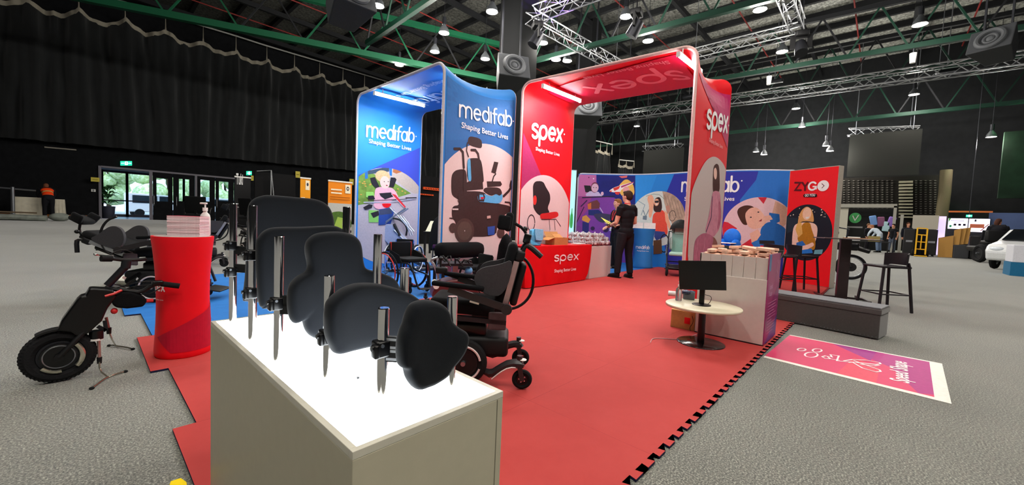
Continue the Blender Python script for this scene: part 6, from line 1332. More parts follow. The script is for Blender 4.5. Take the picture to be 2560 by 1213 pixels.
for i in range(N+1):
    a = math.radians(-12+i*12)
    for j in range(13):
        b = PI*j/12; rr_ = .24+.02*math.sin(b); V.append((-.16-.26*math.cos(a+.95)*math.sin(b)+.0, .235*math.cos(b), 1.0+.29*math.sin(a+.95)*math.sin(b)))
F = [(i*13+j, (i+1)*13+j, (i+1)*13+j+1, i*13+j+1) for i in range(N) for j in range(12)]; mb.add(V, F); mb.build('canopy', t, smooth=2)
# ---------------- handcycle attachment on its stand (left foreground); built in its own vertical plane
BY = 3.72
def hb(x, y, d=0): p = HY(BY, x, y); return Vector((p.x, BY+d, p.z))
def kc(p): return (40+p[0]/2.888, 560+p[1]/2.888)
def H_(x, y, d=0): return hb(*kc((x, y)), d)
t = thing('handcycle_attachment', 'black electric handcycle front wheel unit propped on two chrome feet', 'handcycle', (H_(310, 1135).x, BY, 0), world=True)
wc = H_(312, 950); RW = (wc.z-.0)/1.0; wc.z = RW
wd = Vector((0, 1, .0)); TY = mat('151517', .8, bump=.4, scale=60)
mb = MB(TY); mb.torus(wc, wd, RW-.035, .037, 48, 10, sq=.95)
for k in range(48):
    a = 2*PI*k/48; d = Vector((math.cos(a), 0, math.sin(a)))
    for s in (-1, 0, 1): mb.box(wc+d*(RW-.003-abs(s)*.009)+Vector((0, s*.022, 0)), (.012, .012, .01), (0, -a, 0))
wo = mb.build('tyre', t)
mb = MB(DKM); mb.torus(wc, wd, RW-.075, .012, 40, 6, sq=2.2); mb.m(BLKG); mb.cyl(wc-wd*.035, wc+wd*.035, RW*.5, n=32); mb.m(STL); mb.torus(wc-wd*.037, wd, RW*.42, .004, 32, 5); mb.m(BLK); mb.cyl(wc-wd*.06, wc+wd*.06, .02, n=14)
for k in range(10): a = 2*PI*k/10; d = Vector((math.cos(a), 0, math.sin(a))); mb.beam(wc+d*RW*.45, wc+d*(RW-.07), .014, .02)
mb.build('hub_motor', wo)
mb = MB(mat('c8c4b4', .15, .9)); mb.torus(wc-wd*.042, wd, RW*.62, .012, 24, 6, 2.4, 3.9, sq=.3); mb.torus(wc-wd*.042, wd, RW*.55, .01, 24, 6, 4.6, 5.6, sq=.3); mb.build('brake_disc', wo)
for s in (-.05, .05):
    mb = MB(BLK); mb.tube([wc+wd*s, H_(400, 860, s), H_(470, 790, s*.9), H_(560, 700, s*.6)], .014, 8); mb.build('fork_leg', t)
mb = MB(BLKG); a1 = [(300, 760), (330, 690), (440, 540), (470, 512), (500, 510), (530, 458), (572, 458), (640, 462), (700, 470), (720, 520), (660, 600), (620, 690), (520, 780), (440, 800), (400, 770)]
mb.prism([(p[0], p[1]) for p in a1], lambda u, v, d: H_(u, v, d), -.055, .055); mb.build('battery_case', t, smooth=0, bevel=.01)
mb = MB(BLK); mb.torus(wc, wd, RW+.006, .012, 16, 6, 1.0, 2.3, sq=4); mb.build('mudguard', t)
mb = MB(DKM); mb.cyl(H_(660, 445), H_(800, 300), .022, n=14); mb.cyl(H_(790, 320), H_(800, 265), .026, n=12); mb.build('stem', t)
mb = MB(BLK); mb.tube([H_(615, 245, -.05), H_(690, 248, -.03), H_(780, 262), H_(900, 262, .03), H_(940, 258, .05)], .012, 8, smooth=1); mb.m(RUB); mb.cyl(H_(612, 245, -.05), H_(690, 248, -.03), .02, n=12); mb.build('upper_handlebar', t)
mb = MB(CHR); mb.tube([H_(570, 215, -.06), H_(600, 220, -.05), H_(650, 228, -.04), H_(700, 228, -.02)], .006, 6); mb.ell(H_(572, 215, -.06), (.01, .01, .01)); mb.build('brake_lever', t)
mb = MB(BLK); mb.tube([H_(700, 470), H_(820, 480, -.02), H_(900, 490, -.03), H_(985, 430, -.05), H_(1040, 425, -.06)], .014, 8, smooth=1); mb.m(RUB); mb.cyl(H_(1040, 424, -.06), H_(1168, 438, -.08), .019, n=12); mb.m(BLKG); mb.rbox(H_(1015, 415, -.06), (.06, .05, .03), .01); mb.build('lower_handlebar', t)
mb = MB(BLKF); mb.prism([(690, 520), (760, 490), (830, 485), (900, 510), (945, 545), (915, 590), (800, 604), (720, 597), (690, 570)], lambda u, v, d: H_(u, v, d), -.05, .05); mb.build('cushioned_bag', t, smooth=0, bevel=.015)
mb = MB(mat('d0282a', .4)); mb.tube([H_(640, 512, -.06), H_(700, 495, -.06), H_(760, 470, -.05)], .008, 6); mb.cyl(H_(925, 552, -.03), H_(988, 546, -.03), .012, n=10); mb.ell(H_(708, 625, -.02), (.018, .018, .02)); mb.build('red_levers', t)
for q in ([(700, 470, 0), (820, 430, -.05), (900, 405, -.07), (990, 405, -.06)], [(760, 480, 0), (860, 440, -.04), (1000, 430, -.06)], [(780, 450, 0), (810, 430, 0), (835, 410, 0)], [(850, 500, 0), (950, 505, -.06), (1040, 450, -.06)], [(690, 215, 0), (740, 190, 0), (790, 185, 0), (850, 215, .02)], [(700, 480, -.03), (640, 470, -.03), (540, 460, -.03)]):
    mb = MB(BLK); mb.tube([H_(*p) for p in q], .0035, 6, smooth=2); mb.build('brake_cable', t)
mb = MB(BLKG); mb.cyl(H_(580, 770), H_(580, 830), .035, n=14); mb.m(DKM); mb.beam(H_(590, 740), H_(650, 770), .02, .02); mb.beam(H_(650, 770), H_(640, 700), .02, .02); mb.m(WHT); mb.cyl(H_(575, 825), H_(575, 838), .037, n=14); mb.build('docking_clamp', t)
PKM = mat('b9948e', .35, .6)
def foot(top, joint, bend, left, right, mid):
    mb = MB(PKM); mb.cyl(top, joint, .009, n=10); mb.m(BLK); mb.cyl(joint+Vector((0, 0, .012)), joint-Vector((0, 0, .03)), .014, .012, 10); mb.m(mat('b8b0a0', .2, .9)); mb.tube([joint, bend, mid], .005, 8, smooth=1); mb.tube([left, left.lerp(mid, .6)+Vector((0, 0, .004)), mid, mid.lerp(right, .6)+Vector((0, 0, .004)), right], .0055, 8, smooth=1)
    mb.m(RUB); mb.ell(left, (.013, .013, .009)); mb.ell(right, (.013, .013, .009)); mb.build('stand_foot', t)
def gk(x, y, z=.007): q = kc((x, y)); return G(q[0], q[1], z)
foot(H_(597, 840), H_(602, 975), H_(602, 1050, -.03), gk(547, 1187), gk(790, 1065), gk(662, 1105))
foot(H_(655, 700, .12), H_(676, 790, .12), H_(690, 850, .14), gk(672, 878), gk(845, 903), gk(720, 880))
# ---------------- power chairs and seats left of the red counter
lp = power_chair('black tilted power wheelchair behind the red counter, at its left', (.30, 6.55, 0), math.radians(-34), 1.15, recl=1.15, head=True)
lp2 = power_chair('black power wheelchair further back at the left, with the tall headrest', (1.9, 9.6, 0), math.radians(170), 1.1, recl=.5)
dup(lp2, (2.9, 10.8, 0), math.radians(100), 'black power wheelchair standing behind the catalogues to the right')
dup(lp2, (4.2, 12.2, 0), math.radians(200), 'black power wheelchair furthest right behind the chrome rods')
mb = MB(mat('e2e0d4', .4)); mb.lathe((0.72, 7.75, 0), [(.38, .0), (.44, .05), (.46, .09), (.44, .11)], 40, 1, .8); tag(mb.build('turntable', smooth=.8), 'white oval turntable platform on the carpet left of the red counter', 'turntable')
for k, (x, y, rz) in enumerate(((3.4, 22, 1.2), (5.0, 20, .4), (9.5, 28, 2))):
    office_chair('dark chair in the row of seats before the glass doors, %s' % ('nearest the lobby', 'second from the lobby', 'by the Tuki banner', 'behind the light table cushions')[k], (x, y, 0), rz, 1.7)
# ---------------- electric bike wheel seen behind the bar table
t = thing('electric_handbike', 'black electric handbike with a spoked wheel behind the bar table', 'handbike', (13.3, .62, 0), world=True)
EBY = .62; ec = HX(13.2, 2127, 664)
ax = Vector((1, .15, 0)).normalized(); ec.z = .32; 
w = wheel(t, ec, .32, .065, 'front_wheel', spokes=20, rim=STL, axis=ax, hub=BLKG)
mb = MB(BLK); mb.cyl(ec-ax*.05, ec+ax*.05, .11, n=20); mb.tube([ec-ax*.07, ec+Vector((-.07, .12, .36)), ec+Vector((0, .2, .5))], .025, 8); mb.tube([ec+ax*.07, ec+Vector((.07, .12, .36)), ec+Vector((0, .2, .5))], .025, 8); mb.build('fork', t)
mb = MB(BLKG); mb.rbox(ec+Vector((0, .12, .52)), (.22, .5, .2), .04); mb.rbox(ec+Vector((0, -.2, .45)), (.16, .3, .1), .03, (.3, 0, 0)); mb.build('battery_case', t)
mb = MB(mat('8a5a34', .7)); mb.rbox(ec+Vector((.1, -.1, .72)), (.3, .6, .04), .01); mb.build('wooden_tray', t)
mb = MB(DKM); mb.tube([ec+Vector((0, -.75, .95)), ec+Vector((0, -.74, .3)), ec+Vector((0, -.68, .1))], .015, 8); mb.tube([ec+Vector((0, .15, .6)), ec+Vector((0, .1, .95)), ec+Vector((0, .35, 1.0))], .02, 8); mb.build('handlebar', t)
mb = MB(BLK); mb.ell(ec+Vector((0, .4, .85)), (.1, .12, .1)); mb.build('headlamp', t)

t = thing('toddler_seat', 'bright blue padded toddler seat before the boy poster', 'seat', (9.3, 2.35, Z0), 2.9)
BB = mat('1f6fd8', .5); mb = MB(BB); mb.ell((-.1, 0, .95), (.12, .18, .2)); mb.ell((0, -.14, .8), (.18, .06, .12)); mb.ell((0, .14, .8), (.18, .06, .12)); mb.rbox((.05, 0, .72), (.34, .32, .1), .04); mb.build('shell', t)
mb = MB(WHT); mb.rbox((.2, 0, .84), (.22, .4, .02), .008); mb.build('tray', t); mb = MB(DKM); mb.cyl((0, 0, .03), (0, 0, .68), .03, n=10); mb.box((0, 0, .02), (.5, .45, .03)); mb.build('stand', t)
# ================================================================== PEOPLE
def human(label, loc, rz, H=1.8, J=None, shirt='141417', pants='16161a', skin='c98f72', hair='3e2a1e', sleeve=.55, shoes=True, voxel=.013, hands=True, face=True, hairlen=0, cat='person', headyaw=0, headpitch=0, group=None, bald=False, hold=None):
    """J: joints in units of body height, x forward, y left, z up"""
    t = thing('person', label, cat, loc, rz, group)
    d = dict(pel=(0, 0, .52), waist=(0, 0, .61), chest=(0, 0, .73), neck=(-.005, 0, .83), head=(.01, 0, .93),
             shl=(0, .108, .805), shr=(0, -.108, .805), ell=(-.02, .135, .64), elr=(-.02, -.135, .64), wrl=(.03, .14, .50), wrr=(.03, -.14, .50),
             hil=(0, .052, .51), hir=(0, -.052, .51), knl=(.015, .06, .28), knr=(.015, -.06, .28), anl=(-.01, .065, .045), anr=(-.01, -.065, .045), tol=(.1, .075, .012), tor=(.1, -.075, .012))
    d.update(J or {}); j = {k: Vector(v)*H for k, v in d.items()}
    S_ = mat(skin, .55, noise=.04); W_ = H*.01
    b = MB(S_); R = H
    def limb(mb, pts, rs): mb.tube(pts, rs, 12)
    up = (j['chest']-j['pel']).normalized()
    def torso(mb, g=0):
        ya = (j['shl']-j['shr']).normalized(); xa = ya.cross(up).normalized(); M = Matrix((xa, ya, up)).transposed()
        for k, (c, dx, dy, dz) in enumerate(((j['pel'], .062, .088, .075), (j['waist'], .058, .078, .08), ((j['waist']+j['chest'])/2, .06, .084, .08), (j['chest'], .066, .1, .085), ((j['chest']*.4+j['neck']*.6), .05, .085, .045))):
            mb.ell(c, (dx*R+g, dy*R+g, dz*R+g), M, 16, 10)
        mb.tube([j['shl'], j['chest'].lerp(j['neck'], .55), j['shr']], [.036*R+g, .05*R+g, .036*R+g], 12)
    torso(b); b.tube([j['chest'].lerp(j['neck'], .6), j['neck'], j['head']-Vector((0, 0, .03*R))], [.042*R, .034*R, .032*R], 12)
    for s in 'lr':
        limb(b, [j['sh'+s], j['sh'+s].lerp(j['el'+s], .35), j['el'+s], j['el'+s].lerp(j['wr'+s], .35), j['wr'+s]], [.033*R, .03*R, .023*R, .023*R, .0155*R])
        limb(b, [j['hi'+s], j['hi'+s].lerp(j['kn'+s], .4), j['kn'+s], j['kn'+s].lerp(j['an'+s], .35), j['an'+s]], [.056*R, .05*R, .033*R, .034*R, .02*R])
        # foot
        b.tube([j['an'+s], j['an'+s].lerp(j['to'+s], .5)+Vector((0, 0, -.006*R)), j['to'+s]], [.022*R, .022*R, .014*R], 10)
        if hands:
            w = j['wr'+s]; dr = (w-j['el'+s]).normalized(); sd = 1 if s == 'l' else -1
            ax = Vector((0, 0, 1)).cross(dr); ax = ax.normalized() if ax.length > .2 else Vector((1, 0, 0)); nx = dr.cross(ax).normalized()
            # palm then five fingers of unequal length
            Mx = Matrix((dr, ax, nx)).transposed(); b.ell(w+dr*.026*R, (.029*R, .021*R, .011*R), Mx, 12, 8)
            for f, (off, ln) in enumerate(((-.015, .036), (-.005, .042), (.006, .039), (.016, .030))):
                p0 = w+dr*.045*R+ax*off*R; p1 = p0+dr*ln*.45*R-nx*.004*R; p2 = p1+dr*ln*.32*R-nx*.012*R; p3 = p2+dr*ln*.15*R-nx*.013*R
                b.tube([p0, p1, p2, p3], [.0056*R, .0052*R, .0048*R, .004*R], 8)
            p0 = w+dr*.015*R+ax*sd*-.014*R; b.tube([p0, p0+dr*.015*R-ax*sd*.014*R-nx*.006*R, p0+dr*.032*R-ax*sd*.018*R-nx*.014*R], [.0075*R, .0065*R, .005*R], 8)
    # head
    hd = j['head']; Mh = Matrix.Rotation(headyaw, 3, 'Z') @ Matrix.Rotation(headpitch, 3, 'Y')
    def hp(x, y, z): return hd+Mh @ (Vector((x, y, z))*R)
    b.ell(hp(-.004, 0, .012), (.055*R, .043*R, .055*R), Mh, 18, 12); b.ell(hp(.012, 0, -.022), (.04*R, .034*R, .042*R), Mh, 16, 10); b.ell(hp(.03, 0, -.048), (.016*R, .018*R, .014*R), Mh)
    b.tube([hp(.047, 0, .012), hp(.058, 0, -.006), hp(.05, 0, -.012)], [.005*R, .0085*R, .006*R], 8); b.ell(hp(.046, 0, -.028), (.008*R, .014*R, .005*R), Mh); b.ell(hp(.047, 0, .02), (.008*R, .028*R, .006*R), Mh)
    for sy in (-1, 1): b.ell(hp(-.004, sy*.044, -.003), (.011*R, .006*R, .017*R), Mh); b.ell(hp(.036, sy*.022, -.012), (.012*R, .012*R, .012*R), Mh)
    body = fuse(b, 'body', t, voxel, 3)
    if face:
        e = MB(mat('f4efe8', .3)); [e.ell(hp(.0455, sy*.0185, .006), (.006*R, .0085*R, .005*R), Mh, 10, 6) for sy in (-1, 1)]; e.m(mat('2a1c14', .2)); [e.ell(hp(.050, sy*.0185, .006), (.003*R, .004*R, .004*R), Mh, 8, 6) for sy in (-1, 1)]; e.build('eyes', body)
        e = MB(mat('a25a50', .5)); e.tube([hp(.0475, -.014, -.028), hp(.0545, 0, -.0285), hp(.0475, .014, -.028)], .0032*R, 6, smooth=1); e.build('mouth', body)
        e = MB(mat(hair, .8)); [e.tube([hp(.047, sy*.008, .018), hp(.049, sy*.02, .021), hp(.044, sy*.03, .017)], .0028*R, 6) for sy in (-1, 1)]; e.build('eyebrows', body)
    if not bald:
        hm = MB(mat(hair, .85, noise=.3, scale=90, bump=.5)); hm.ell(hp(-.012, 0, .022), (.056*R, .0485*R, .054*R), Mh, 18, 12); hm.ell(hp(-.028, 0, .0), (.04*R, .044*R, .042*R), Mh, 16, 10); hm.ell(hp(.018, 0, .052), (.034*R, .036*R, .018*R), Mh, 14, 8)
        if hairlen: hm.tube([hp(-.03, 0, .02), hp(-.05, 0, -.03), hp(-.055, 0, -.06-hairlen)], [.045*R, .045*R, .025*R], 12)
        fuse(hm, 'hair', body, .011, 3)
    sm = MB(mat(shirt, .85, noise=.08, scale=12)); torso(sm, .008*R); sm.ell(j['pel']+Vector((0, 0, .022*R)), (.074*R, .1*R, .06*R), None, 16, 10)
    for s in 'lr':
        e = j['sh'+s].lerp(j['el'+s], min(1, sleeve*1.0)); pts = [j['sh'+s], j['sh'+s].lerp(e, .5), e]
        rs = [.040*R, .038*R, .034*R]
        if sleeve > 1: pts += [j['el'+s].lerp(j['wr'+s], .5), j['el'+s].lerp(j['wr'+s], .92)]; rs = [.043*R, .04*R, .033*R, .029*R, .024*R]
        sm.tube(pts, rs, 12)
    so = fuse(sm, 'shirt', t, voxel, 4)
    pm_ = MB(mat(pants, .85, noise=.08, scale=12)); ya = (j['shl']-j['shr']).normalized(); pm_.ell(j['pel'], (.069*R, .094*R, .07*R), None, 16, 10)
    for s in 'lr': pm_.tube([j['hi'+s], j['hi'+s].lerp(j['kn'+s], .45), j['kn'+s], j['kn'+s].lerp(j['an'+s], .5), j['an'+s]+(j['kn'+s]-j['an'+s]).normalized()*.01*R], [.058*R, .055*R, .043*R, .04*R, .036*R], 12)
    fuse(pm_, 'trousers', t, voxel, 3)
    if shoes:
        for s in 'lr':
            sh = MB(mat('0c0c0e', .45)); a, to = j['an'+s], j['to'+s]; dr = (to-a); dr.z = 0; dr = dr.normalized(); z = min(a.z-.045*R, to.z-.012*R)
            sh.tube([Vector((a.x, a.y, z+.028*R))-dr*.022*R, Vector((a.x, a.y, z+.03*R))+dr*.01*R, Vector((a.x, a.y, z+.022*R))+dr*.06*R, Vector((a.x, a.y, z+.017*R))+dr*.108*R], [.024*R, .03*R, .026*R, .017*R], 12); sh.tube([Vector((a.x, a.y, z+.03*R)), Vector((a.x, a.y, z+.07*R))], [.028*R, .028*R], 12)
            so2 = fuse(sh, 'shoe', t, voxel, 2)
            sl = MB(mat('060606', .6)); sl.prism([((Vector((a.x, a.y))+Vector((dr.x, dr.y))*u*R+Vector((-dr.y, dr.x))*v*R).x, (Vector((a.x, a.y))+Vector((dr.x, dr.y))*u*R+Vector((-dr.y, dr.x))*v*R).y) for u, v in ((-.045, -.018), (.0, -.026), (.06, -.027), (.11, -.018), (.125, 0), (.11, .018), (.06, .027), (0, .026), (-.045, .018))], lambda u, v, d_: Vector((u, v, d_)), max(0, z), z+.012*R); sl.build('sole', so2, smooth=0)
    t['_h'] = H
    return t, j, hp
# man with his back to us
g = G(1563, 697, Z0); an = math.atan2(g.y, g.x)
m_back, jb, hpb = human('man in black polo shirt and trousers seen from behind, reading a yellow leaflet', (7.85, 3.98, Z0), an+math.radians(48), 1.86, dict(
    pel=(0, 0, .515), chest=(.0, 0, .72), wrl=(.19, .055, .60), ell=(.03, .135, .625), elr=(.0, -.14, .635), wrr=(.17, -.09, .605), head=(.012, 0, .925), knl=(.02, .075, .28), anl=(.02, .085, .045), tol=(.12, .11, .012), knr=(0, -.06, .28), anr=(-.03, -.07, .045), tor=(.07, -.1, .012)), hair='35241c', skin='d09a80', headyaw=.15, voxel=.011)
def acc(root, H, name, label=None):
    pass
mb = MB(mat('c22a34', .6)); mb.torus(hpb(-.01, 0, -.075), (0, .0, 1), .062, .008, 24, 6, sq=1.6); mb.build('lanyard', m_back)
mb = MB(mat('0a0a0c', .4)); w = jb['wrl']; mb.torus(w, (w-jb['ell']), .032, .007, 18, 6, sq=1.6); mb.build('wristwatch', m_back)
mb = MB(mat('2a4a58', .7)); mb.X = Matrix.Translation((-.118*1.0, 0, .745*1.86)); mb.box((-.005, -.02, 0), (.004, .14, .012)); mb.build('printed_back_logo', m_back)
# yellow leaflet held by the man
M = Matrix.Translation(m_back.location) @ Matrix.Rotation(m_back.rotation_euler.z, 4, 'Z'); hpv = M @ (jb['wrl']+Vector((.12, -.03, .06)))
t = thing('leaflet', 'yellow printed leaflet held by the man in the black polo shirt', 'leaflet', hpv, an+math.radians(50))
mb = MB(mat('efe04a', .5, noise=.03)); R0 = (0, -.5, .35); mb.X = Matrix.Rotation(.3, 4, 'X') @ Matrix.Rotation(-.55, 4, 'Y'); mb.box((0, 0, 0), (.22, .30, .003)); mb.build('sheet', t, smooth=0)
mb = MB(mat('a8962a', .5)); mb.X = Matrix.Rotation(.3, 4, 'X') @ Matrix.Rotation(-.55, 4, 'Y')
for k in range(4): mb.box((-.04+.02*k, 0, .003), (.008, .2, .001)); mb.box((-.04+.02*k, 0, -.003), (.008, .2, .001))
mb.build('print', t, smooth=0)
t = thing('leaflet', 'pale paper held below the yellow leaflet by the same man', 'leaflet', hpv+Vector((.03, -.03, -.05)), an+math.radians(30))
mb = MB(mat('e8e4c8', .5)); mb.X = Matrix.Rotation(.2, 4, 'X') @ Matrix.Rotation(-.2, 4, 'Y'); mb.box((0, 0, 0), (.15, .2, .004)); mb.build('sheet', t, smooth=0); mb = MB(GRY); mb.X = Matrix.Rotation(.2, 4, 'X') @ Matrix.Rotation(-.2, 4, 'Y'); mb.box((0, 0, -.004), (.1, .01, .002)); mb.build('print', t, smooth=0)
# man facing left behind him
g = G(1530, 672, Z0)
m_fr, jf, hpf = human('man in dark shirt with a red lanyard facing left, half hidden behind the other man', (9.45, 5.06, Z0), math.atan2(.73, -.68)+.25, 1.80, dict(ell=(.0, .14, .64), wrl=(.14, .08, .60), elr=(.0, -.14, .64), wrr=(.14, -.06, .59)), shirt='221c24', hair='8a5a34', skin='d8a088', sleeve=1.2, voxel=.012)
mb = MB(mat('d83238', .6)); mb.tube([hpf(-.01, .04, -.085), hpf(.05, .035, -.12), hpf(.075, .0, -.28), hpf(.05, -.035, -.12), hpf(-.01, -.04, -.085)], .009, 6, smooth=1); mb.build('lanyard', m_fr)
mb = MB(WHT); q = hpf(.09, 0, -.36); mb.box(q, (.004, .09, .13)); mb.build('name_badge', m_fr, smooth=0)
# far people (the distances follow the floor line; sizes follow the photo)
vest, jv, hv = human('person in an orange high-visibility vest bending over a white covered table', HY(41, 122, 545).xy.to_3d() if False else Vector((G(124, 546).x, 41.5, 0)), math.radians(100), 2.75, dict(chest=(.12, 0, .69), waist=(.05, 0, .61), neck=(.21, 0, .75), head=(.27, 0, .80), shl=(.17, .1, .735), shr=(.17, -.1, .735), ell=(.24, .14, .6), elr=(.24, -.14, .6), wrl=(.3, .1, .47), wrr=(.3, -.1, .47)), shirt='1a1a20', pants='15151a', hair='7a4a34', face=False, hands=True, voxel=.03, sleeve=1.2)
mb = MB(mat('ff4a12', .6, noise=.03)); R = 2.75
up = Vector((.12, 0, .17)).normalized(); ya = Vector((0, 1, 0)); M3 = Matrix((ya.cross(up), ya, up)).transposed()
for c_, dx, dy, dz in (((.03, 0, .585), .075, .098, .06), ((.07, 0, .63), .077, .1, .07), ((.12, 0, .69), .08, .115, .07), ((.16, 0, .73), .06, .105, .04)): mb.ell(Vector(c_)*R, (dx*R, dy*R, dz*R), M3, 16, 10)
fuse(mb, 'safety_vest', vest, .03, 3)
mb = MB(mat('d8c070', .4)); mb.torus(Vector((.075, 0, .63))*R, up, .092*R, .02, 28, 6, sq=2); mb.build('reflective_band', vest)
def far_person(px, py, H, rz, label, **k):
    g = G(px, py); sc = 1.0; return human(label, (g.x, g.y, 0), rz, H, face=False, voxel=.028, **k)
gx = math.atan2(-.7, -.7)
def at_X(X, px, z=0): g = HX(X, px, 625); return Vector((X, g.y, z))
human('person in white top and blue jeans bending over by the silver gantry', at_X(38, 2196), math.radians(60), 2.15, dict(chest=(.1, 0, .70), neck=(.19, 0, .77), head=(.25, 0, .83), shl=(.15, .1, .75), shr=(.15, -.1, .75), ell=(.22, .14, .62), elr=(.22, -.14, .62), wrl=(.28, .1, .5), wrr=(.28, -.1, .5)), shirt='c8d4e0', pants='6a7c98', hair='a06a4a', face=False, voxel=.028, sleeve=1.2)
human('person in a black t-shirt standing inside the silver gantry', at_X(41, 2229), math.radians(150), 2.1, shirt='101014', pants='505868', hair='20181a', face=False, voxel=.028)
human('person in black standing right of the silver gantry post', at_X(40, 2265), math.radians(200), 2.2, shirt='121620', pants='16181e', hair='5a3a28', face=False, voxel=.028, sleeve=1.2)
human('dark clothed person standing by the green logo backdrop', at_X(42, 2166), math.radians(240), 2.1, shirt='18161c', pants='18161c', hair='6a4a34', face=False, voxel=.028, sleeve=1.2)
gq = G(575, 585); human('person in dark blue behind the Tuki banner before the glass doors', (9.0, 38.5, 0), math.radians(250), 2.5, shirt='1e2a44', pants='8a5a48', hair='7a4a34', face=False, voxel=.03, sleeve=1.2)
sp = human('seated visitor with fair hair and black jacket seen through the blue arch', (8.6, 10.8, 0), math.radians(200), 1.75, dict(pel=(0, 0, .33), waist=(0, 0, .41), chest=(.02, 0, .53), neck=(.03, 0, .63), head=(.05, 0, .72), shl=(.02, .11, .61), shr=(.02, -.11, .61), ell=(.05, .14, .45), elr=(.05, -.14, .45), wrl=(.16, .08, .42), wrr=(.16, -.08, .42), hil=(0, .05, .31), hir=(0, -.05, .31), knl=(.24, .07, .30), knr=(.24, -.07, .30), anl=(.25, .07, .045), anr=(.25, -.07, .045), tol=(.35, .08, .012), tor=(.35, -.08, .012)), shirt='0e0e12', pants='14141a', hair='c8a070', hairlen=.05, face=False, voxel=.02, sleeve=1.2)[0]
t = thing('stool', 'black stool under the seated visitor inside the blue arch', 'stool', (8.6, 10.8, 0)); mb = MB(BLK); mb.cyl((0, 0, .41), (0, 0, .46), .18, n=20); mb.build('seat', t); mb = MB(DKM); mb.cyl((0, 0, .02), (0, 0, .41), .03, n=10); mb.cyl((0, 0, 0), (0, 0, .02), .22, n=20); mb.build('stand', t)
# ================================================================== FAR LEFT OF THE HALL
LIN = mat('cfc8b4', .85, noise=.08, scale=4)
def cloth_table(c, w, d, h, label, ang=0):
    t = thing('cloth_table', label, 'table', c, ang); n = 40; V = []
    def rectp(s, k):
        q = s*4; e = int(q) % 4; f = q-int(q); P = [(-w/2, -d/2), (w/2, -d/2), (w/2, d/2), (-w/2, d/2)]; a, b = Vector(P[e]), Vector(P[(e+1) % 4]); p = a.lerp(b, f); return p*(1+k)
    for z, k in ((h, 0), (h-.1, .02), (h*.5, .06), (.03, .12)):
        for i in range(n): p = rectp(i/n, k); wv = (h-z)*.09*math.sin(i*2.3); V.append((p.x*(1+wv), p.y*(1+wv), z))
    mb = MB(LIN); mb.add(V, [(r*n+j, (r+1)*n+j, (r+1)*n+(j+1) % n, r*n+(j+1) % n) for r in range(3) for j in range(n)]+[tuple(range(n))]); mb.build('table_cloth', t, smooth=1)
    mb = MB(DKM); 
    for sx in (-1, 1):
        for sy in (-1, 1): mb.cyl((sx*w*.4, sy*d*.35, 0), (sx*w*.4, sy*d*.35, h-.02), .03, n=6)
    mb.build('legs', t); return t
cloth_table((HY(42.5, 72, 520).x, 42.5, 0), 1.25, 1.0, 1.4, 'table under a hanging cream cloth left of the orange vest')
cloth_table((HY(42.8, 146, 520).x, 43.0, 0), .6, .9, 1.35, 'smaller cream clothed table right of the orange vest')
t = thing('barrier', 'grey post and rail barrier at the far left of the hall', 'barrier', (-3.2, 43, 0), world=True)
mb = MB(STL); 
for x in (33, -40): p = HY(41, x, 540); mb.cyl((p.x, 41, 0), (p.x, 41, 2.0), .09, n=10)
mb.build('post', t); mb = MB(STL); a, b = HY(41, -60, 490), HY(41, 90, 492); mb.tube([(a.x, 41, 1.95), (b.x, 41, 1.85)], .05, 8); mb.build('rail', t)
t = thing('rolled_sheeting', 'bundle of grey rolled sheeting and poles lying on the carpet at far left', 'bundle', (HY(36, 35, 550).x, 36, 0), 0)
mb = MB(mat('8a9088', .5, noise=.3, scale=3)); [mb.tube([(-4.5, .3*k, .18+.1*(k % 2)), (-.5, .25*k+.3, .2), (1.2, .3*k, .16)], .16, 8, smooth=1) for k in range(3)]; mb.ell((1.7, .3, .25), (.45, .3, .25)); mb.build('sheeting', t)
mb = MB(mat('6a5a48', .6)); mb.tube([(-4, .5, .5), (.8, .8, .45)], .05, 6); mb.build('pole', t)
t = thing('potted_plant', 'leafy potted plant at the left edge of the glass doors', 'plant', (1.35, 46.3, 0))
mb = MB(mat('2a2a34', .5)); mb.lathe((0, 0, 0), [(.35, 0), (.45, 1.0), (.4, 1.0)], 16); mb.build('pot', t)
mb = MB(mat('2f5a30', .6, noise=.3, scale=6)); rn = random.Random(3)
for k in range(46):
    a = rn.uniform(0, 2*PI); l = rn.uniform(.5, 1.1); z0 = rn.uniform(1.0, 2.4); d = Vector((math.cos(a), math.sin(a), 0)); s = Vector((-d.y, d.x, 0))*.12
    p0 = Vector((0, 0, z0)); p1 = p0+d*l*.5+Vector((0, 0, .35)); p2 = p0+d*l+Vector((0, 0, .1)); mb.add([p0, p1-s, p2, p1+s], [(0, 1, 2, 3)])
mb.build('leaves', t, smooth=0)
def wall_sign(name, label, cat, Y, x0, x1, y0, y1, m, txt=None, d=.06):
    t = thing(name, label, cat, HY(Y, (x0+x1)/2, y1), world=True); a, b = HY(Y, x0, y0), HY(Y, x1, y1); mb = MB(m); mb.bb(a.x, b.x, Y, Y+d, b.z, a.z); mb.build('board', t, smooth=0)
    return t, a, b
YS = mat('c8b84a', .6)
for (x0, x1, y0, y1, l) in ((227, 249, 443, 455, 'yellow notice on the black wall left of the glass doors'), (739, 750, 428, 445, 'yellow notice above the orange banner'), (628, 634, 439, 452, 'small yellow notice right of the Tuki banner'), (874, 884, 447, 463, 'yellow notice beside the blue arch')):
    t, a, b = wall_sign('wall_notice', l, 'sign', 44.5, x0, x1, y0, y1, YS); mb = MB(mat('7a6c20', .6)); mb.bb(a.x+(b.x-a.x)*.2, b.x-(b.x-a.x)*.2, 44.47, 44.5, b.z+(a.z-b.z)*.45, b.z+(a.z-b.z)*.55); mb.build('print', t, smooth=0)
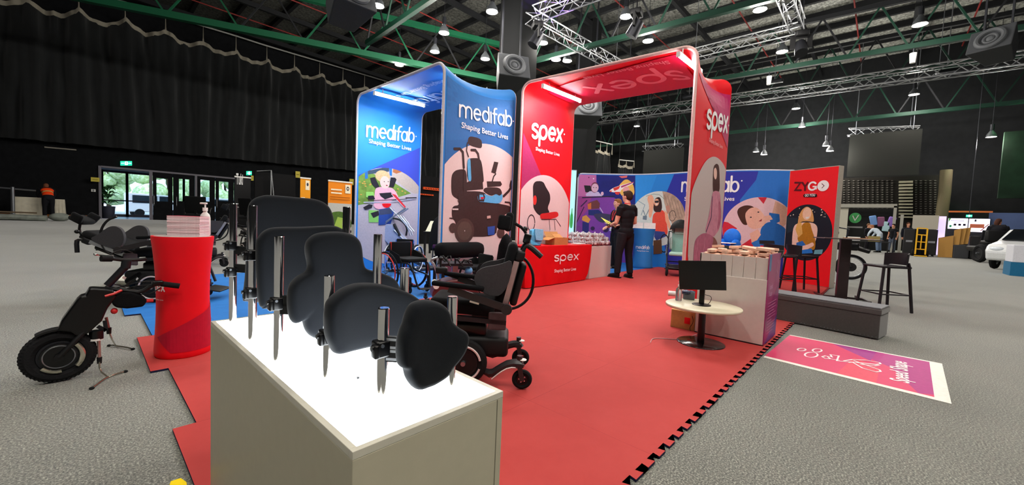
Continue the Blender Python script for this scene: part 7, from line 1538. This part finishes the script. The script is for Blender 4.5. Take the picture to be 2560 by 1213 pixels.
t, a, b = wall_sign('wall_switch', 'small white switch plate on the black wall beside the doors', 'switch', 44.9, 228, 239, 473, 480, WHT, d=.08); mb = MB(GRY); mb.box(((a.x+b.x)/2, 44.88, (a.z+b.z)/2), (.1, .04, .15)); mb.build('button', t, smooth=0)
mb = MB(mat('8f8a80', .5)); mb.tube([HY(44.94, 111, 368), HY(44.94, 191, 375)], .05, 6); tag(mb.build('conduit'), 'thin pale conduit line on the black wall at upper left', 'conduit')
# banners
def pop_banner(label, Y, x0, x1, y0, y1, draw, base=True, cat='banner'):
    t = thing('pull_up_banner', label, cat, (HY(Y, (x0+x1)/2, 500).x, Y, 0), world=True); a, b = HY(Y, x0, y0), HY(Y, x1, y1); zb = max(.15, b.z)
    mb = MB(DKM); mb.bb(a.x, b.x, Y-.03, Y+.03, 0, .15); mb.bb((a.x+b.x)/2-.03, (a.x+b.x)/2+.03, Y+.05, Y+.1, 0, a.z); mb.m(WHT); mb.bb(a.x-.02, b.x+.02, Y-.03, Y+.03, a.z, a.z+.08); mb.build('stand', t, smooth=0)
    W, Hh = b.x-a.x, a.z-.15; mb = MB(draw[0]); mb.bb(a.x, b.x, Y, Y+.02, .15, a.z); mb.build('sheet', t, smooth=0)
    A = Art(lambda u, v, d: Vector((a.x+u*W, Y-d-.005, .15+v*Hh)), (0, 1, 0, 1)); draw[1](A); A.build('printed_panel', t, lift=.006, eps=.004); return t
def dk(A): A.text('Tuki', .08, .86, .32, mat('d8d8d8', .5), bold=.02, width=.42); A.line([(.05, .45), (.8, .45)], .02, mat('9a9a9a', .5), caps=False); A.line([(.05, .38), (.7, .38)], .02, mat('9a9a9a', .5), caps=False)
pop_banner('black pull-up banner reading Tuki in front of the glass doors', 30, 587, 626, 443, 560, (mat('111113', .6), dk))
OR = mat('e8981c', .5); CRM = mat('f2e6cc', .5)
def o1(A):
    A.poly([(.5, .78), (.9, .78), (.9, .97), (.5, .97)], CRM); A.poly(circ(.7, .89, .1, .035, n=16), mat('3a3a4a', .5))
    for k in range(5): A.line([(.08, .62-.05*k), (.45+.1*(k % 3), .62-.05*k)], .018, CRM, caps=False)
pop_banner('narrow orange pull-up banner with white lines left of the blue arch', 26, 751, 775, 446, 560, (OR, o1))
def o2(A):
    A.poly([(0, 0), (1, 0), (1, .56), (0, .56)], mat('b8b8b4', .6)); A.poly([(0, 0), (1, 0), (1, .25), (.6, .4), (.2, .38), (0, .3)], mat('4a6a2a', .7, noise=.3)); A.poly([(.2, 0), (.9, 0), (.7, .25), (.4, .28)], mat('9ab850', .7)); A.poly([(.6, .1), (.75, .1), (.78, .35), (.7, .4), (.62, .3)], mat('c8b8b0', .7))
    A.poly([(.7, .78), (.93, .78), (.93, .96), (.7, .96)], CRM); A.poly(circ(.81, .88, .06, .045, n=16), mat('3a3a4a', .5)); A.poly(circ(.81, .88, .03, .02, n=16), CRM)
    for k in range(2): A.line([(.1, .84-.07*k), (.55, .84-.07*k)], .028, CRM, caps=False); A.line([(.06, .69-.05*k), (.9, .69-.05*k)], .014, mat('a85a10', .5), caps=False)
pop_banner('wide orange and green pictured banner just left of the blue arch', 24, 821, 878, 453, 566, (mat('ec8a20', .5), o2))
t = thing('pop_up_frame', 'black fabric booth wall with an open metal frame left of the orange banner', 'booth', (HY(27, 665, 500).x, 27, 0), world=True)
a, b = HY(27, 640, 428), HY(27, 742, 430); mb = MB(mat('0d0d0f', .9)); mb.bb(a.x, b.x, 27.2, 27.3, 0, a.z); mb.build('fabric_wall', t, smooth=0)
mb = MB(SILV); mb.tube([HY(27, 642, 428), HY(27, 678, 426), HY(27, 684, 490), HY(27, 686, 540)], .03, 6); mb.tube([HY(27, 678, 426), HY(27, 677, 490)], .03, 6); mb.build('frame_tube', t)
for (x0, x1, y0, y1, l) in ((1059, 1103, 467, 478, 'upper orange strip with dark lettering seen through the blue arch'), (1044, 1084, 483, 490, 'lower orange strip with small print seen through the blue arch')):
    t = thing('fascia_sign', l, 'sign', HY(14.24, x0, y1), world=True); a, b = HY(14.24, x0, y0), HY(14.24, x1, y1); mb = MB(mat('e0501c', .5)); mb.bb(a.x, b.x, 14.24, 14.3, b.z, a.z); mb.build('board', t, smooth=0)
    A = Art(lambda u, v, d: Vector((a.x+u*(b.x-a.x), 14.24-d, b.z+v*(a.z-b.z)))); A.text('Support Services' if y0 < 470 else 'www support services', .06, .3, .5, mat('2a0a08', .5), bold=.01, width=.85) if False else [A.line([(.08+.14*k, .3), (.08+.14*k+.09, .3), (.08+.14*k+.04, .7)], .05, mat('3a0f08', .5)) for k in range(6)]; A.build('print', t)
a = HY(14.3, 1040, 440); b = HY(14.3, 1112, 440); mb = MB(mat('0c0c0e', .9)); mb.bb(a.x-1, b.x+2.5, 14.3, 14.4, 0, 2.9); tag(mb.build('booth_wall', smooth=0), 'black booth partition behind the blue arch opening', 'partition')
tb = thing('exhibit_table', 'dark table with leaflets before the black booth left of the blue arch', 'table', (12.2, 21.5, 0), .3)
mb = MB(BLK); mb.box((0, 0, .95), (3.2, .9, .06)); [mb.box((sx, 0, .46), (.08, .8, .92)) for sx in (-1.5, 1.5)]; mb.build('frame', tb, smooth=0); mb = MB(WHT); [mb.box((-1.2+.5*k, .1*(k % 2), 1.0), (.3, .22, .03)) for k in range(5)]; o = mb.build('leaflets', tb, smooth=0); o['kind'] = 'stuff'
# ================================================================== FAR RIGHT OF THE HALL
GY = mat('a2a096', .5)
def hx(X, x, y): return HX(X, x, y)
t = thing('gantry', 'grey exhibition gantry frame with posts at the far right', 'frame', HX(41, 2240, 620).xy.to_3d(), world=True); X = 41
a, b = hx(X, 2085, 510), hx(X, 2243, 516); mb = MB(GY); mb.bb(X, X+.3, b.y, a.y, b.z-.1, a.z); mb.build('top_beam', t, smooth=0)
for (x0, x1) in ((2235, 2243),): p, q = hx(X, x0, 515), hx(X, x1, 515); mb = MB(GY); mb.bb(X, X+.3, q.y, p.y, 0, p.z); mb.build('post', t, smooth=0)
for (x0, x1) in ((2252, 2260),): p, q = hx(X-1, x0, 537), hx(X-1, x1, 537); mb = MB(GY); mb.bb(X-1, X-.7, q.y, p.y, 0, p.z); mb.build('post', t, smooth=0)
p, q = hx(X, 2085, 520), hx(X, 2121, 520); mb = MB(mat('bdb9aa', .6)); mb.bb(X+.3, X+.4, q.y, p.y, 0, p.z); mb.build('pale_panel', t, smooth=0)
p, q = hx(X+1, 2121, 520), hx(X+1, 2236, 520); mb = MB(mat('1c1c1c', .8)); mb.bb(X+1.6, X+1.7, q.y, p.y, 0, p.z); mb.build('dark_backdrop', t, smooth=0)
A = Art(lambda u, v, d: Vector((X+1.59-d, u, v))); q = hx(X+1.6, 2138, 545); A.poly(circ(q.y, q.z, .38, .42, n=24), mat('4aa860', .5)); A.line([(q.y+.15, q.z+.15), (q.y, q.z-.2), (q.y-.18, q.z+.2)], .07, WHT); A.line([(q.y+.5, q.z-.75), (q.y-.5, q.z-.75)], .12, mat('8a8a8a', .5), caps=False); A.build('printed_logo', t, lift=.01, eps=.006)
for k, (x, y, c_) in enumerate(((2184, 545, '6a90c8'), (2203, 548, '7a4a6a'), (2216, 560, 'a8c8d0'), (2229, 548, '8a6ab8'))):
    q = hx(41.8, x, y); mb = MB(mat(c_, .6)); mb.rbox(q-Vector((0, 0, .2)), (.15, .42, .75), .07, (.15*(k-1.5), 0, 0)); tag(mb.build('bag'), 'colourful garment hung on the dark backdrop, the %s one' % ('pale blue', 'purple red', 'light teal', 'violet')[k], 'bag')  # hung clothing, shaped as flat rounded blocks
slab('whiteboard', 'large pale whiteboard standing behind the black cases', 'whiteboard', 40, 2283, 2345, 538, 574, mat('b8b2a4', .6), .1)
for k, (x0, x1, y0) in enumerate(((2262, 2290, 572), (2318, 2346, 574))):
    t = thing('flight_case', 'black flight case %s the yellow hand truck' % ('left of', 'right of')[k], 'case', HX(36, (x0+x1)/2, 620).xy.to_3d(), world=True); a, b = hx(36, x0, y0), hx(36, x1, y0)
    mb = MB(BLK); mb.bb(36, 37, b.y, a.y, .1, a.z); mb.build('case_body', t, smooth=0, bevel=.03); mb = MB(DKM); [mb.cyl((xx, yy, .08), (xx, yy+.05, .08), .08, n=10) for xx in (36.1, 36.9) for yy in (b.y+.1, a.y-.15)]; mb.build('castors', t); mb = MB(STL); mb.bb(35.97, 36, (a.y+b.y)/2-.15, (a.y+b.y)/2+.15, a.z*.5, a.z*.5+.12); mb.build('latch', t, smooth=0)
a, b = hx(36.2, 2288, 572), hx(36.2, 2320, 572); mb = MB(mat('0e0e10', .7)); mb.bb(37.05, 37.6, b.y-.05, a.y+.05, 0.0, a.z); tag(mb.build('flight_case', smooth=0, bevel=.03), 'black flight case directly behind the yellow hand truck', 'case')
t = thing('hand_truck', 'yellow hand truck standing against the black cases', 'hand truck', HX(35.4, 2305, 625).xy.to_3d(), world=True); YL = mat('e0aa20', .5); X = 35.3
c1, c2, c3_, c4 = hx(X, 2294, 570), hx(X, 2319, 572), hx(X, 2288, 625), hx(X, 2313, 627)
for p, q in ((c1, c3_), (c2, c4)): mb = MB(YL); p2 = Vector((X, p.y, p.z)); q2 = Vector((X-.2, q.y, .12)); mb.beam(p2, q2, .07, .07); mb.build('side_rail', t, smooth=0)
mb = MB(YL)
for f in (.0, .3, .62, .95): mb.beam(c1.lerp(c3_, f), c2.lerp(c4, f), .06, .06)
mb.beam((c1+c2)/2*.7+(c3_+c4)/2*.3, (c1+c2)/2*.05+(c3_+c4)/2*.95, .05, .05); mb.build('cross_bars', t, smooth=0); mb = MB(YL); mb.bb(X-.9, X-.2, c4.y-.05, c3_.y+.05, .02, .06); mb.build('toe_plate', t, smooth=0)
for yy in (c3_.y+.1, c4.y-.1): mb = MB(RUB); mb.cyl((X+.1, yy-.06, .2), (X+.1, yy+.06, .2), .2, n=18); mb.build('wheel', t)
CBD = mat('b88a4a', .8, noise=.08)
for k, (pts, l) in enumerate((([(2348, 578), (2386, 572), (2382, 627), (2346, 626)], 'large upright cardboard sheet right of the black cases'), ([(2386, 576), (2404, 571), (2398, 612), (2384, 614)], 'first leaning cardboard panel'), ([(2402, 572), (2417, 570), (2408, 611), (2396, 612)], 'second leaning cardboard panel'), ([(2416, 570), (2428, 569), (2420, 610), (2408, 611)], 'third leaning cardboard panel'))):
    X = 36+k*.1; P = [hx(X, *p) for p in pts]; zb = min(p.z for p in P); mb = MB(CBD); mb.prism([(p.y, max(0.0, p.z-(zb if k == 0 else 0))) for p in P], lambda u, v, d: Vector((X+d, u, v)), 0, .12)
    tag(mb.build('cardboard_sheet', smooth=0), l+' at far right', 'cardboard')
a, b = hx(36, 2384, 612), hx(36, 2424, 612); mb = MB(DGRY); mb.bb(35.9, 37, b.y, a.y, 0, a.z); tag(mb.build('pallet_trolley', smooth=0, bevel=.05), 'low dark trolley under the leaning cardboard', 'trolley')
a, b = hx(36, 2428, 590), hx(36, 2453, 590); mb = MB(BLK); mb.bb(36, 37, b.y, a.y, 0, a.z); tag(mb.build('flight_case', smooth=0, bevel=.04), 'black case right of the leaning cardboard, below the lit poster', 'case')
def lit_poster(label, x0, x1, y0, y1, col, kind):
    t = thing('lit_poster', label, 'lightbox', HX(43.6, x0, y1), world=True); a, b = hx(43.6, x0, y0), hx(43.6, x1, y1); mb = MB(mat(col, emit=1.6)); mb.bb(43.6, 43.75, b.y, a.y, b.z, a.z); mb.build('lit_face', t, smooth=0)
    mb = MB(DKM); mb.bb(43.75, 43.85, b.y-.05, a.y+.05, 0, a.z+.05); mb.build('frame', t, smooth=0)
    A = Art(lambda u, v, d: Vector((43.6-d, a.y+(b.y-a.y)*u, b.z+(a.z-b.z)*v)), (0, 1, 0, 1))
    if kind == 0:
        A.poly([(0, .6), (.12, 1), (0, 1)], mat('58c040', .5)); [A.poly([(.28+.24*k, .3), (.42+.24*k, .3), (.42+.24*k, .5), (.28+.24*k, .5)], mat('302838', .5)) for k in range(3)]; A.line([(.1, .78), (.8, .78)], .04, mat('7a58a0', .5), caps=False); A.line([(.28, .6), (.95, .6)], .03, mat('7a58a0', .5), caps=False); A.poly(circ(.12, .25, .07, .12, n=12), mat('38a878', .5))
    else: A.poly([(.05, .3), (.75, .3), (.75, .6), (.05, .6)], mat('e0785a', .5)); A.poly([(.25, .78), (.35, .78), (.35, .95), (.25, .95)], mat('4a4458', .5)); A.line([(.6, .1), (.95, .6)], .05, mat('8a3a30', .5))
    A.build('printed_panel', t, lift=.01, eps=.008)
lit_poster('glowing white and violet poster with three small pictures under the orange beam', 2372, 2418, 546, 573, 'e8e0fa', 0)
lit_poster('glowing white poster with a salmon band under the orange beam', 2424, 2472, 547, 581, 'f2e8f8', 1)
slab('lit_strip', 'narrow lilac lit strip right of the whiteboard', 'lightbox', 40.5, 2345, 2357, 541, 638, mat('c8b8f0', emit=1.2), .1)
slab('blue_backdrop', 'pale blue backdrop wall at the far right edge', 'backdrop', 44, 2474, 2600, 532, 640, mat('4f5c86', .7, noise=.15, scale=.8), .1)
mb = MB(mat('122418', .8, noise=.5, scale=1)); a, b = hx(44.5, 2512, 330), hx(44.5, 2620, 330); mb.bb(44.5, 44.8, b.y, a.y, 4.2, a.z); tag(mb.build('lit_wall_panel', smooth=0), 'tall corner panel at the far right edge, green light put into its colour', 'panel')  # dark green colour stands for green light falling on the corner wall
L = bpy.data.lights.new('green', 'SPOT'); L.energy = 1500; L.color = (.2, 1, .35); L.spot_size = .8; lo = bpy.data.objects.new('green_stage_light', L); C.objects.link(lo); lo.location = (42, -8.5, 14.5); lo.rotation_euler = (math.radians(20), math.radians(-15), 0); tag(lo, 'green stage light washing the far right corner', 'stage light')
# rider in a scooter with back to us
X = 31.5; p = hx(X, 2490, 640); t = thing('mobility_scooter', 'black power scooter seen from behind at the far right, a rider on it', 'scooter', (X, p.y, 0), math.radians(20), scale=1.4)
for sy in (-.42, .42): wheel(t, (0, sy, .34), .34, .16, 'rear_wheel', spokes=0, disc=BLK, rim=DKM)
wheel(t, (1.0, 0, .3), .3, .14, 'front_wheel', disc=BLK)
mb = MB(BLK); mb.rbox((.4, 0, .5), (1.2, .7, .2), .06); mb.rbox((.1, 0, .75), (.5, .6, .15), .06); mb.rbox((-.12, 0, .98), (.14, .8, .42), .07); mb.build('body', t); mb = MB(WHT); mb.beam((-.3, -.25, .52), (-.3, .25, .52), .03, .03); mb.build('rear_bar', t, smooth=0); mb = MB(DKM); mb.tube([(.9, 0, .5), (.75, 0, 1.2)], .04, 8); mb.build('tiller', t)
human('scooter rider with long brown hair and a face mask seen from behind', (X+.15, p.y, .85), math.radians(-5), 2.3, dict(pel=(0, 0, .20), waist=(0, 0, .28), chest=(.0, 0, .38), neck=(.02, 0, .47), head=(.05, 0, .55), shl=(0, .11, .45), shr=(0, -.11, .45), ell=(.05, .15, .32), elr=(.05, -.15, .32), wrl=(.2, .1, .3), wrr=(.2, -.1, .3), hil=(0, .05, .18), hir=(0, -.05, .18), knl=(.24, .07, .18), knr=(.24, -.07, .18), anl=(.26, .07, .0), anr=(.26, -.07, .0), tol=(.36, .08, -.02), tor=(.36, -.08, -.02)), shirt='1c1c22', pants='1c1c22', hair='4a2c22', hairlen=.06, face=False, voxel=.025, sleeve=1.2, headyaw=-.6, shoes=False)
# white car nose at the right edge
X = 25.0; p = hx(X, 2535, 660); t = thing('car', 'white car cut off by the right edge of the photo', 'car', (26.1, -4.75, 0), math.radians(157), scale=1.05)
mb = MB(mat('e8eaec', .25, coat=.6)); prof = [(2.0, .35), (2.1, .7), (1.9, .95), (1.2, 1.1), (.5, 1.55), (-1.0, 1.6), (-1.9, 1.15), (-2.0, .5), (-1.9, .3)]
V = []; ys = (-.88, -.8, 0, .8, .88)
mb.prism(prof, lambda u, v, d: Vector((u*(1-.0), d*(1-.16*max(0, v-.95)/.65), v)), -.88, .88); mb.build('body', t, smooth=0, bevel=.08)
mb = MB(mat('0c1014', .08)); 
for s in (-1, 1): mb.prism([(1.05, 1.12), (.48, 1.48), (-.9, 1.52), (-1.5, 1.15)], lambda u, v, d, s=s: Vector((u, s*(d-.16*(v-.95)/.65*.88), v)), .87, .895)
mb.prism([(-.7, 0), (.7, 0), (.6, 1), (-.6, 1)], lambda u, v, d: Vector((1.22-.68*v+d, u, 1.12+.42*v+d)), .0, .03); mb.build('glass', t, smooth=0)
for sx in (1.25, -1.3):
    for s in (-1, 1): wheel(t, (sx, s*.82, .33), .33, .2, 'wheel', spokes=6, rim=STL)
for s in (-.6, .6): mb = MB(mat('dfe6ee', .1)); mb.ell((1.98, s, .78), (.12, .2, .09)); mb.build('headlamp', t)
X = 21; p, q = hx(X, 2534, 612), hx(X, 2600, 612); t = thing('display_crate', 'white crate with a blue base at the right edge before the car', 'crate', (X, p.y, 0), world=True); mb = MB(mat('dcdce4', .5)); mb.bb(X, X+1, q.y, p.y, .45, p.z); mb.build('upper_box', t, smooth=0, bevel=.02); mb = MB(mat('1f6a94', .5)); mb.bb(X-.02, X+1.02, q.y-.02, p.y+.02, 0.0, .45); mb.build('blue_base', t, smooth=0)
# odds and ends on the floor in the distance, right
t = thing('supply_table', 'low table cluttered with boxes behind the electric handbike', 'table', (HX(38, 2160, 600).x-2, HX(36, 2160, 600).y, 0), 0)
mb = MB(BLK); mb.box((0, 0, .75), (.8, 2.6, .05)); [mb.box((0, sy, .37), (.7, .05, .74)) for sy in (-1.2, 1.2)]; mb.build('frame', t, smooth=0)
mb = MB(mat('8a7a4a', .7)); mb.box((0, -.5, .95), (.5, .6, .35)); mb.build('carton', t, smooth=0); mb = MB(WHT); mb.box((0, .6, .9), (.5, .8, .25)); mb.build('white_tray', t, smooth=0)
